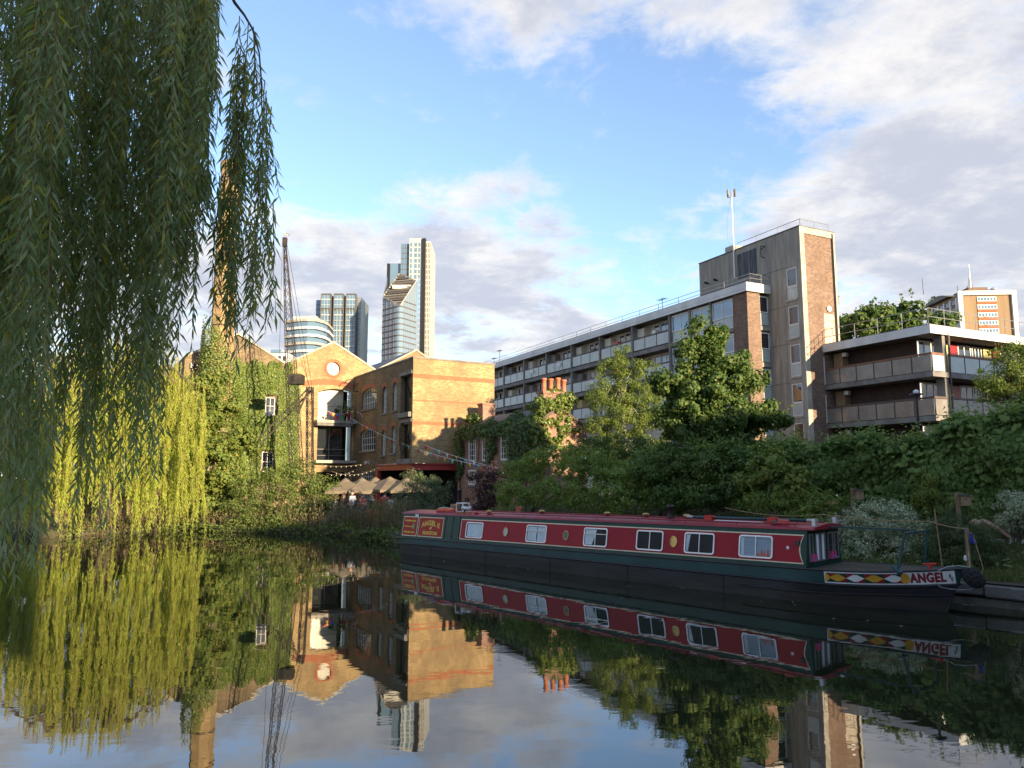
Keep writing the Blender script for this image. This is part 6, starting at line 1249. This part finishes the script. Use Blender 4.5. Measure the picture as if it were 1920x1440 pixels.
# ------------------------------------------------------------ trees
def tree(name, label, base, trunk_top, blobs, n, leaf, mt, rc, seed, r0=.2, bark='bark', fill=.3, hang=.4, up=.3, nl=9, extra_limbs=()):
    e = empty(name, base); tag(e, label, 'tree'); b = Vector(base); tt = Vector(trunk_top) - b; rs = random.Random(seed)
    mb = MB(); mb.tube([(0, 0, -.15), tt * .35 + Vector((.05, .03, 0)), tt * .7 + Vector((-.05, 0, 0)), tt], [r0 * 1.15, r0 * .8, r0 * .6, r0 * .4], 9); mb.build('trunk', M[bark], e, True)
    bl = [(x - b.x, y - b.y, z - b.z, rx, ry, rz) for x, y, z, rx, ry, rz in blobs]; mb = MB()
    for i in range(nl):
        q = bl[i % len(bl)]; s = tt * rs.uniform(.45, .98); t = Vector((q[0] + rs.uniform(-.6, .6) * q[3], q[1] + rs.uniform(-.6, .6) * q[4], q[2] + rs.uniform(-.3, .7) * q[5])); m_ = s.lerp(t, .5) + Vector((rs.uniform(-.2, .2), rs.uniform(-.2, .2), .15)); mb.tube([s, s.lerp(m_, .5), m_, m_.lerp(t, .6), t], [r0 * .32, r0 * .26, r0 * .18, r0 * .1, r0 * .03], 5)
    mb.build('limb', M[bark], e, True); C, N = crown(bl, n, rc, seed, fill, up=up); leafcloud('crown', C, N, leaf[0], leaf[1], M[mt], e, hang, seed); Sc, Sn = shoots(C, N, n // 220, leaf[0], seed); leafcloud('shoot', Sc, Sn, leaf[0] * .9, leaf[1] * .9, M[mt], e, hang, seed + 3, 'stuff'); return e
def px_blobs(L, Y, dy=1.): # (px, py, rx m, rz m, dY)
    out = []
    for px, py, rx, rz, d in L: p = at(px, py, Y + d); out.append((p.x, Y + d, p.z, rx, rx * dy, rz))
    return out
g0 = 1.6
tree('birch_tree', 'slender sunlit birch with fine yellow-green leaves before the balcony block', (at(1178, 900, 40).x, 40, g0), at(1165, 690, 40), px_blobs([(1168, 672, .55, .7, 0), (1148, 700, .85, .8, .3), (1195, 700, .95, .9, -.2), (1140, 745, 1.15, 1.0, 0), (1205, 750, 1.15, 1.05, .2), (1170, 780, 1.2, 1.1, -.3), (1128, 800, .9, .95, 0), (1222, 805, .95, 1.0, 0), (1175, 835, 1.3, .9, .2), (1130, 850, 1.0, .8, .2)], 40), 36000, (.085, .065), 'birch', .34, 31, .11, 'bark_l', .35, .8)
tree('sycamore_tree', 'broad dark sycamore with sunlit top in front of the stair tower', (at(1335, 900, 30.).x, 30., g0 + .3), at(1330, 680, 30.), px_blobs([(1318, 625, 0.57, 0.57, 0), (1345, 632, 0.43, 0.52, .3), (1300, 668, 0.87, 0.65, 0), (1362, 680, 0.83, 0.65, -.2), (1265, 720, 0.83, 0.70, 0), (1330, 720, 1.13, 0.83, -.4), (1395, 712, 0.70, 0.57, .2), (1270, 770, 0.91, 0.78, -.2), (1340, 780, 1.30, 0.78, -.5), (1410, 785, 0.87, 0.48, .0), (1300, 825, 1.30, 0.70, 0), (1380, 825, 1.30, 0.61, .2), (1455, 790, 0.52, 0.26, .0), (1425, 765, 0.52, 0.30, 0)], 30.), 46000, (.13, .115), 'syc', .36, 32, .2, 'bark', .3, .5)
tree('distant_tree', 'dark leafy tree showing over the roof of the gallery block', (at(1640, 700, 62).x, 62, g0), at(1640, 640, 62), px_blobs([(1600, 618, 1.6, 1.2, 0), (1640, 604, 1.9, 1.3, .5), (1700, 596, 1.5, 1.3, 0), (1725, 608, 1.4, 1., 0), (1670, 612, 1.8, 1.2, 0), (1775, 605, 1.2, .7, 2)], 62), 12000, (.3, .26), 'syc', .6, 33, .3)
tree('ash_tree', 'fine-leaved tree at the right edge before the gallery block', (at(1895, 900, 31).x, 31, 2.), at(1890, 680, 31), px_blobs([(1896, 672, .9, .75, 0), (1925, 690, 1.2, 1., 0), (1870, 712, .75, .6, 0), (1900, 740, 1.2, .8, 0), (1945, 730, 1.2, 1., 0), (1858, 735, .5, .4, .1)], 31), 13000, (.1, .055), 'birch', .3, 34, .14, fill=.45, hang=.6)
tree('fig_tree', 'sunlit fig tree with pale limbs left of the ivy wall', (-17.0, 42.6, .3), at(395, 760, 43), px_blobs([(365, 735, .9, .8, 0), (400, 720, .9, .7, .4), (355, 790, .7, .9, 0), (420, 770, 1.1, .9, .3), (385, 800, 1., .8, -.3), (360, 850, .8, .7, 0), (410, 850, 1.2, .8, -.3), (375, 905, 1.2, .9, -.6), (430, 900, 1.3, .9, -.6), (455, 830, .9, 1., .2), (350, 945, .8, .5, -.6), (395, 950, 1.3, .5, -1)], 42.5), 22000, (.165, .14), 'fig', .36, 35, .14, 'bark_l', .35, .5, .3, 14)
# ------------------------------------------------------------ shrubs on the far bank
def pxs(name, label, Y, L, n, leaf, mt, rc=.3, seed=1, gz=.3, **kw):
    bl = px_blobs(L, Y, .8); cx = sum(b[0] for b in bl) / len(bl); return shrub(name, label, 'shrub', (cx, Y, gz), bl, n, leaf, mt, rc, seed, **kw)
pxs('willow_shrub', 'large leafy green bush on the far bank below the crane', 40.3, [(540, 905, 1.5, .9, 0), (590, 915, 1.2, .9, .2), (480, 920, 1.2, .8, -.3), (560, 950, 1.7, .8, -.7), (500, 960, 1.4, .7, -.8), (615, 945, .8, .7, -.2), (455, 950, 1., .7, -.4), (560, 880, .9, .5, .3), (530, 975, 1.4, .4, -1.2), (470, 978, 1.2, .35, -1.)], 20000, (.14, .05), 'bush', .3, 41)
pxs('olive_bush', 'rounded grey-green bush between the people and the boat stern', 36.6, [(790, 910, .95, .65, 0), (765, 935, .75, .5, -.2), (815, 930, .8, .55, .1), (790, 950, 1.2, .5, -.3), (775, 895, .45, .4, .2), (832, 915, .4, .35, .2)], 9000, (.10, .035), 'olive', .22, 42, gz=.4)
pxs('purple_smoke_bush', 'dark purple leaved bush beside the cottage wall', 35.5, [(905, 900, .7, .6, 0), (925, 925, .8, .6, 0), (900, 945, .7, .5, -.2), (930, 885, .5, .45, .2)], 5500, (.09, .06), 'purple', .22, 43, gz=.5)
def weeds():
    e = empty('bank_weeds', (-8, 37.3, .3)); e['kind'] = 'stuff'; tag(e, 'tangle of dry weeds and nettles along the far bank', 'plants'); rng = np.random.default_rng(9); P = []; D = []
    line = [Vector((x, y, 0)) for x, y in bank_line if -22 < x < -3]
    for i in range(1600):
        f = rng.uniform(0, len(line) - 1.001); j = int(f); p = line[j].lerp(line[j + 1], f - j); hgt = rng.uniform(.5, 1.75) * (1 if -12.5 < p.x < -5 else .5); b = p + Vector((rng.normal() * .15 + .3, abs(rng.normal()) * .9 + .05, .25)); lean = Vector((rng.normal() * .18, rng.normal() * .18 - .1, 1))
        for k in range(14): t = rng.uniform(.1, 1); q = b + lean * hgt * t; P.append(tuple(q - e.location)); D.append((rng.normal(), rng.normal(), .4))
    o = leafcloud('foliage', np.array(P), np.array(D), .15, .04, M['weed'], e, .2, 4, 'stuff'); P = []; D = []
    for i in range(8000):
        f = rng.uniform(0, len(line) - 1.001); j = int(f); p = line[j].lerp(line[j + 1], f - j); P.append((p.x + rng.normal() * .2 - e.location.x, p.y + rng.uniform(-.35, 1.0) - e.location.y, rng.uniform(-.3, .05 + .55 * max(0, math.sin(p.x * 2.1) * .6 + math.sin(p.x * 5.3 + p.y) * .5)))); D.append((rng.normal(), rng.normal() - .5, .7))
    leafcloud('low_foliage', np.array(P), np.array(D), .17, .07, M['bush'], e, .2, 6, 'stuff')
weeds()
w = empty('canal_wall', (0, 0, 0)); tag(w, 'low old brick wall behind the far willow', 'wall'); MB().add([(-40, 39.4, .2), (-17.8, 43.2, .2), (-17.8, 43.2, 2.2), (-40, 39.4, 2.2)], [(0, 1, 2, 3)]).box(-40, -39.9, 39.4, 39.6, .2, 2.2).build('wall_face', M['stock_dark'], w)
for k in range(8): a = Vector((-40, 39.4, 0)).lerp(Vector((-17.8, 43.2, 0)), k / 8); b = Vector((-40, 39.4, 0)).lerp(Vector((-17.8, 43.2, 0)), (k + 1) / 8); MB().bar((a.x, a.y, 2.26), (b.x - .02, b.y, 2.26), .4, .12).build('coping', M['stone'], w)
for nm, lab, L, n, s in (('screen_tree', 'tall greenery closing the view left of the far willow', [(-34, 47, 4, 4.5, 3, 4), (-29, 48, 3.5, 3.5, 3, 3.2), (-41, 46, 4, 4, 3, 4.5), (-25, 47, 3, 3, 2.5, 3)], 16000, 3),):
    e = tree(nm, lab, (-34, 47, .3), (-34, 47, 5), L, n, (.35, .25), 'bush', .8, s, .3)
# ------------------------------------------------------------ garden bank behind the boat
def bank_shrub(name, label, L, n, leaf, mt, rc=.3, seed=1, cat='shrub', **kw):   # L: (x, y, z, rx, ry, rz) in the boat frame
    bl = [(*bp(x, y, z)[:], rx, ry, rz) for x, y, z, rx, ry, rz in L]; x, y = L[0][0], L[0][1]; p = bp(x, y); return shrub(name, label, cat, (p.x, p.y, bank_h(x, y) - .05), bl, n, leaf, mt, rc, seed, **kw)
def bf(px, py, y): # boat-frame x and z of the point seen at px,py on the vertical plane y metres behind the near hull side
    d = at(px, py, 1.) - Vector((0, 0, CAMH)); s = (BN.dot(BS) + y) / (BN.x * d.x + BN.y * d.y); q = d * s; return ((q.x - BS.x) * BA.x + (q.y - BS.y) * BA.y, CAMH + q.z)
def fb(L, y): return [(bf(px, py, y + dy)[0], y + dy, bf(px, py, y + dy)[1], rx, ry, rz) for px, py, rx, ry, rz, dy in L]
bank_shrub('rambling_rose', 'big rambling rose with white blooms behind the red boat cabin', fb([(985, 880, .9, .8, .6, 0), (1030, 860, .9, .8, .55, .4), (1080, 870, 1., .8, .6, 0), (1000, 920, 1.1, .8, .6, -.5), (1060, 925, 1.1, .8, .6, -.6), (1130, 875, .9, .8, .6, .2), (1120, 930, 1.1, .8, .6, -.6), (960, 925, .7, .7, .55, -.2), (1170, 895, .8, .8, .65, .2), (1175, 935, .9, .8, .5, -.5)], 5.2), 24000, (.095, .06), 'garden', .25, 51, extra=('bloom', 60, .09, 'petal'))
bank_shrub('laurel_bush', 'dense green bush between the rose and the sapling', fb([(1230, 890, .8, .8, .6, .2), (1280, 870, .9, .8, .6, .4), (1330, 880, .8, .8, .55, .2), (1260, 930, .9, .8, .5, -.4), (1330, 930, .9, .8, .5, -.4), (1375, 870, .6, .6, .5, .5), (1390, 920, .7, .7, .5, -.2), (1365, 845, .4, .5, .4, .8)], 5.4), 19000, (.115, .07), 'syc', .23, 52)
bank_shrub('clipped_hedge', 'dark clipped round-topped hedge beside the cottage gable', fb([(1110, 842, 1.1, 1., .5, 0), (1165, 836, 1.2, 1., .5, 0), (1205, 846, .9, .9, .45, 0), (1080, 856, .9, .9, .45, 0), (1150, 870, 1.6, 1., .5, 0)], 9.5), 15000, (.07, .05), 'hedge', .2, 53, fill=.2)
bank_shrub('sapling', 'thin young tree with bright leaves behind the boat pole', fb([(1440, 880, .55, .6, .4, 0), (1415, 900, .5, .5, .35, .2), (1480, 895, .5, .5, .35, -.1), (1500, 915, .45, .45, .25, 0), (1450, 860, .35, .4, .3, .2)], 4.6), 2600, (.14, .11), 'fig', .24, 54, nst=6, r0=.03, bark='bark_l', cat='tree')
bank_shrub('white_rose_bush', 'loose bush with white blooms behind the end of the boat pole', fb([(1430, 945, .7, .6, .4, 0), (1490, 945, .7, .6, .4, 0), (1520, 965, .6, .5, .35, -.2), (1540, 945, .45, .4, .3, .1)], 4.4), 6000, (.08, .045), 'garden', .2, 55, extra=('bloom', 22, .1, 'petal'))
bank_shrub('silver_shrub', 'rounded silvery variegated shrub beside the boat fore deck', fb([(1650, 975, .85, .7, .55, 0), (1598, 990, .6, .6, .5, -.1), (1702, 988, .65, .6, .5, .1), (1650, 1030, .9, .7, .4, -.3), (1610, 1045, .6, .5, .3, -.3), (1710, 1040, .6, .5, .35, -.1)], 4.3), 19000, (.06, .03), 'silverl', .16, 56)
bank_shrub('rosemary_bush', 'feathery dark green bush behind the mooring post', fb([(1770, 985, .55, .55, .4, 0), (1810, 1000, .6, .6, .42, 0), (1745, 1020, .5, .5, .4, -.2), (1800, 1040, .7, .6, .4, -.3), (1840, 1010, .45, .5, .38, 0), (1760, 1055, .6, .5, .3, -.5), (1835, 1050, .5, .5, .3, -.3)], 3.9), 16000, (.13, .012), 'rose', .16, 57, hang=-.8)
bank_shrub('sumac', 'upright pale-green feathery plant against the vine wall', fb([(1742, 925, .3, .3, .2, 0), (1720, 945, .3, .3, .18, 0), (1765, 950, .32, .3, .2, 0), (1742, 960, .4, .35, .2, 0), (1745, 905, .16, .2, .14, 0)], 5.6), 2600, (.15, .03), 'fig', .15, 58, hang=.8)
bank_shrub('variegated_bush', 'white-flecked variegated bush at the right edge', fb([(1900, 945, .45, .45, .32, 0), (1935, 960, .5, .5, .4, 0), (1895, 975, .35, .4, .25, .1)], 5.2), 5000, (.09, .022), 'silverl', .14, 59, extra=('bloom', 8, .09, 'petal_r'))
def vine_wall():
    e = empty('vine_wall', bp(8, 8.2), BROT); tag(e, 'high garden wall buried under broad-leaved climbing vine', 'vine'); rng = np.random.default_rng(17); y0 = 0.
    topz = lambda x: np.interp(x, [-2.5, 1, 5, 8.2, 9.3, 10.6, 12.5, 26], [3.6, 3.75, 3.9, 4.0, 4.45, 4.75, 5.0, 5.3]) + .14 * np.sin(x * 2.3) + .1 * np.sin(x * 5.1)
    mb = MB(); xs = np.linspace(-3, 26, 60); z = topz(xs)
    MB().box(-3, 26, .25, .6, 1.2, 3.2).build('brick_wall', M['stock_dark'], e)
    n = 62000; x = rng.uniform(-3.2, 24, n) ; x = np.where(rng.random(n) < .4, rng.uniform(2, 14, n), x); zt = topz(x); z = 1.6 + (zt - 1.6) * rng.uniform(0, 1, n) ** .8; bulge = .6 * np.sin(x * 1.6 + z) * np.cos(z * 1.9 + x * .6) + .3 * np.sin(x * 3.7 + z * 2.2) + .2 * np.sin(z * 4.6 - x * 2); over = np.clip((z - zt + .7) / .7, 0, 1)
    y = -.25 - bulge * .55 - rng.uniform(0, .5, n) + over * rng.uniform(0, 1.4, n); C = np.stack([x, y, z], 1); N = np.stack([rng.normal(size=n) * .45, -1 + over * .8 + rng.normal(size=n) * .35, .45 + over + rng.normal(size=n) * .35], 1)
    o = leafcloud('foliage', C, N, .15, .13, M['vine'], e, .7, 8); o['kind'] = 'stuff'
    m = 8000; x = rng.uniform(-3, 24, m); z = topz(x) + rng.exponential(.12, m); leafcloud('top_shoot', np.stack([x, -.2 + rng.uniform(0, 1., m), z], 1), np.stack([rng.normal(size=m) * .5, -.4 + rng.normal(size=m) * .4, np.ones(m)], 1), .12, .09, M['garden'], e, .4, 9)['kind'] = 'stuff'
    # nearest broad leaves, each one its own piece
    mb = MB(); pr = [(0, 0), (.06, -.035), (.10, .03), (.075, .09), (.03, .11), (0, .17), (-.03, .11), (-.075, .09), (-.10, .03), (-.06, -.035)]; k = len(pr)
    mb.add([(a, -.0 + .25 * abs(a), -b) for a, b in pr] + [(0, -.012, -.06)], [(i, (i + 1) % k, k) for i in range(k)]); L0 = mb.build('leaf', M['vine'], e); rs = random.Random(2)
    for i in range(300):
        o = L0 if i == 0 else link('leaf', L0.data, e); x = rs.uniform(6.5, 13.5); zt = float(topz(x)); z = rs.uniform(2.2, zt - .1); o.location = (x, -.62 - .3 * math.sin(x * 1.6 + z) * math.cos(z * 1.9 + x * .6) - rs.uniform(0, .22), z); o.rotation_euler = (R(rs.uniform(-55, 0)), R(rs.uniform(-30, 30)), R(rs.uniform(-50, 50))); s = rs.uniform(.75, 1.25); o.scale = (s, s, s)
vine_wall()
def grass():
    rng = np.random.default_rng(4); n = 26000; x = rng.uniform(-4, 26, n); x = np.where(rng.random(n) < .5, rng.uniform(15, 23, n), x); y = EDGE + .25 + rng.uniform(0, 1, n) ** 1.2 * 5.5; C = []
    p = np.array([[*(bp(a, b)[:2]), bank_h(a, b)] for a, b in zip(x, y)]); h = rng.uniform(.08, .28, (n, 1)); d = np.concatenate([rng.normal(size=(n, 2)) * .35, np.ones((n, 1))], 1); s = unit(np.cross(d, rng.normal(size=(n, 3)))) * .008
    V = np.stack([p - s, p + s, p + d * h + s * .2, p + d * h - s * .2], 1); o = quadmesh('bank_grass', V, M['grassl']); o['kind'] = 'stuff'; tag(o, 'rough grass covering the garden bank', 'grass')
    m = 9000; x = rng.uniform(-4, 24, m); y = EDGE + .3 + rng.uniform(0, 1, m) * 5; p = np.array([[*(bp(a, b)[:2]), bank_h(a, b)] for a, b in zip(x, y)]); p[:, 2] += rng.uniform(.02, .3, m); o = leafcloud('bank_groundcover', p, rng.normal(size=(m, 3)) * .5 + np.array([0, -.2, 1]), .12, .07, M['bush'], None, .1, 5); o['kind'] = 'stuff'; tag(o, 'low leafy ground cover on the garden bank', 'plants')
grass()
# ------------------------------------------------------------ small things on the bank
def birdbox(px, py, y, label):
    x, z = bf(px, py, y); g = bank_h(x, y); p = bp(x, y); e = empty('bird_box_post', (p.x, p.y, g - .05), BROT + R(25)); tag(e, label, 'bird box', 'bird boxes on posts'); h = z - g + .08
    MB().box(-.055, .055, -.055, .055, 0, h).build('post', M['timber'], e, bevel=.006); b = MB().box(.06, .3, -.12, .1, h - .32, h - .06).build('box', M['timber'], e, bevel=.006); MB().bar((.02, -.01, h - .03), (.33, -.01, h - .06), .3, .03).build('lid', M['slate'], b); hl = MB().lathe([(.018, 0), (.018, .004)], (0, 0, 0), 10).build('hole', M['black'], b); hl.location = (.18, -.122, h - .15); hl.rotation_euler = (R(90), 0, 0)
birdbox(1598, 918, 6.2, 'bird box on a post behind the silver shrub'); birdbox(1794, 927, 5.6, 'bird box on a post behind the feathery dark bush')
def bird_table():
    x, z = bf(1563, 950, 5.4); p = bp(x, 5.4, z); e = empty('bird_table_roof', p, BROT); tag(e, 'little reddish pitched roof of a bird table among the bushes', 'bird table'); g = bank_h(x, 5.4) - z; MB().tube([(0, 0, g), (0, 0, -.05)], .03, 6).build('post', M['timber'], e); MB().box(-.14, .14, -.12, .12, -.06, -.03).build('tray', M['timber'], e)
    for s in (-1, 1): MB().bar((-.17, s * .085, .12), (.17, s * .085, .12), .2, .02, (0, s * .6, 1)).build('roof_slope', M['terra'], e)
bird_table()
def mooring():
    x, z = bf(1812, 990, 2.75); xb, zb = bf(1818, 1075, 2.75); p = bp(xb, 2.75); e = empty('mooring_post', (p.x, p.y, .42), BROT); tag(e, 'leaning timber mooring post beside the boat bow', 'post'); h = z - .42; dx = x - xb
    MB().bar((0, 0, -.3), (dx, 0, h), .075, .06).build('post', M['timber'], e); mb = MB(); mb.tube([(dx * .9 + .03 * math.cos(k), .03 * math.sin(k) * 1.3, h * .86 + .012 * k) for k in range(12)], .016, 5); mb.tube([(dx * .9 + .1, -.03, h * .83), (dx * .9 + .16, -.04, h * .72), (dx * .9 + .06, -.04, h * .75), (dx * .9 + .12, -.03, h * .9)], .03, 5); mb.build('blue_rope', M['blue'], e); MB().lathe([(.02, 0), (.035, .03), (.03, .1), (.01, .13)], (dx * .4 - .05, -.05, h * .4), 8).build('white_float', M['bwhite'], e)
    o = e.location.copy(); r = empty('mooring_rope', o); tag(r, 'orange-brown mooring rope looped from the post to the bow', 'rope'); tp = bp(x, 2.72, z - .03) - o; mb = MB(); mb.tube([tp, tp + Vector((.12, -.05, -.12)), tp + BA * .2 + Vector((0, 0, -.45)), tp + BA * .28 + Vector((0, 0, -.85)), tp + BA * .2 + Vector((0, 0, -1.05)), bp(18.9, 1.3, .75) - o], .012, 5); mb.tube([tp, tp + Vector((-.02, -.06, -.5)), bp(18.95, 1.5, .62) - o], .01, 5); mb.build('rope', M['rope'], r)
    c = empty('boundary_rope', o); tag(c, 'thin brown rope strung through the bushes to the mooring post', 'rope'); a1 = bp(bf(1360, 952, 4.)[0], 4., bf(1360, 952, 4.)[1]); a2 = bp(*[(lambda q: (q[0], 3.6, q[1]))(bf(1545, 965, 3.6))][0]); a3 = bp(*[(lambda q: (q[0], 3.4, q[1]))(bf(1745, 978, 3.4))][0]); P = [q - o for q in catenary(a1, a2, .12, 6)] + [q - o for q in catenary(a2, a3, .05, 5)][1:] + [q - o for q in catenary(a3, bp(x, 2.75, z - .02), .03, 4)][1:]; MB().tube(P, .012, 5).build('rope', M['rope'], c)
    x2, z2 = bf(1752, 955, 2.6); xb2, zb2 = bf(1769, 1065, 2.6); p = bp(xb2, 2.6); e2 = empty('bamboo_cane', (p.x, p.y, .4), BROT); tag(e2, 'thin bamboo cane leaning over the boat bow', 'cane'); MB().tube([(0, 0, 0), (x2 - xb2, 0, z2 - .4)], .014, 5).build('cane', M['rope'], e2)
    x, z = bf(1718, 742, 11.0); p = bp(x, 11.0); s = empty('street_lamp', (p.x, p.y, 1.9), BROT); tag(s, 'slim black lamp post before the gallery block', 'street lamp'); h = z - 1.9; MB().tube([(0, 0, 0), (0, 0, h)], [.06, .04], 8).build('post', M['black'], s); MB().lathe([(.05, 0), (.22, .03), (.2, .07), (.09, .09)], (0, 0, h), 12).build('lamp_hood', M['black'], s); MB().lathe([(.09, 0), (.1, .06), (.03, .12)], (0, 0, h + .09), 10).build('lamp_globe', M['bwhite'], s)
mooring()
def floating_bits():
    rs = random.Random(3); spots = [(850, 1048), (832, 1053), (893, 1060), (953, 1062), (990, 1068), (1005, 1070), (1062, 1078), (1083, 1079), (1180, 1100), (1280, 1104), (1331, 1134), (1427, 1127), (1487, 1130), (1490, 1135), (1563, 1161), (1627, 1165), (1810, 1135), (1822, 1136), (1867, 1139), (1908, 1142), (1165, 1122), (741, 1074), (1395, 1245), (905, 1190), (1240, 1255), (1690, 1175), (360, 996)]
    mb = MB(); mb.add([(-.05, 0, 0), (0, -.02, .006), (.06, 0, .012), (0, .022, .006)], [(0, 1, 2, 3)]); me = None
    for i, (px, py) in enumerate(spots):
        d = at(px, py, 1.) - Vector((0, 0, CAMH)); s = CAMH / -d.z
        if me is None: o = mb.build('floating_leaf', mat('pale_leaf', (.42, .38, .28), .7, .3, 20.)); me = o.data
        else: o = link('floating_leaf', me)
        o.location = (d.x * s, d.y * s, .006); o.rotation_euler = (0, 0, rs.uniform(0, 6)); q = rs.uniform(.6, 1.5); o.scale = (q, q, q); tag(o, 'small pale fallen leaf floating on the canal', 'leaf', 'leaves floating on the canal')
floating_bits()
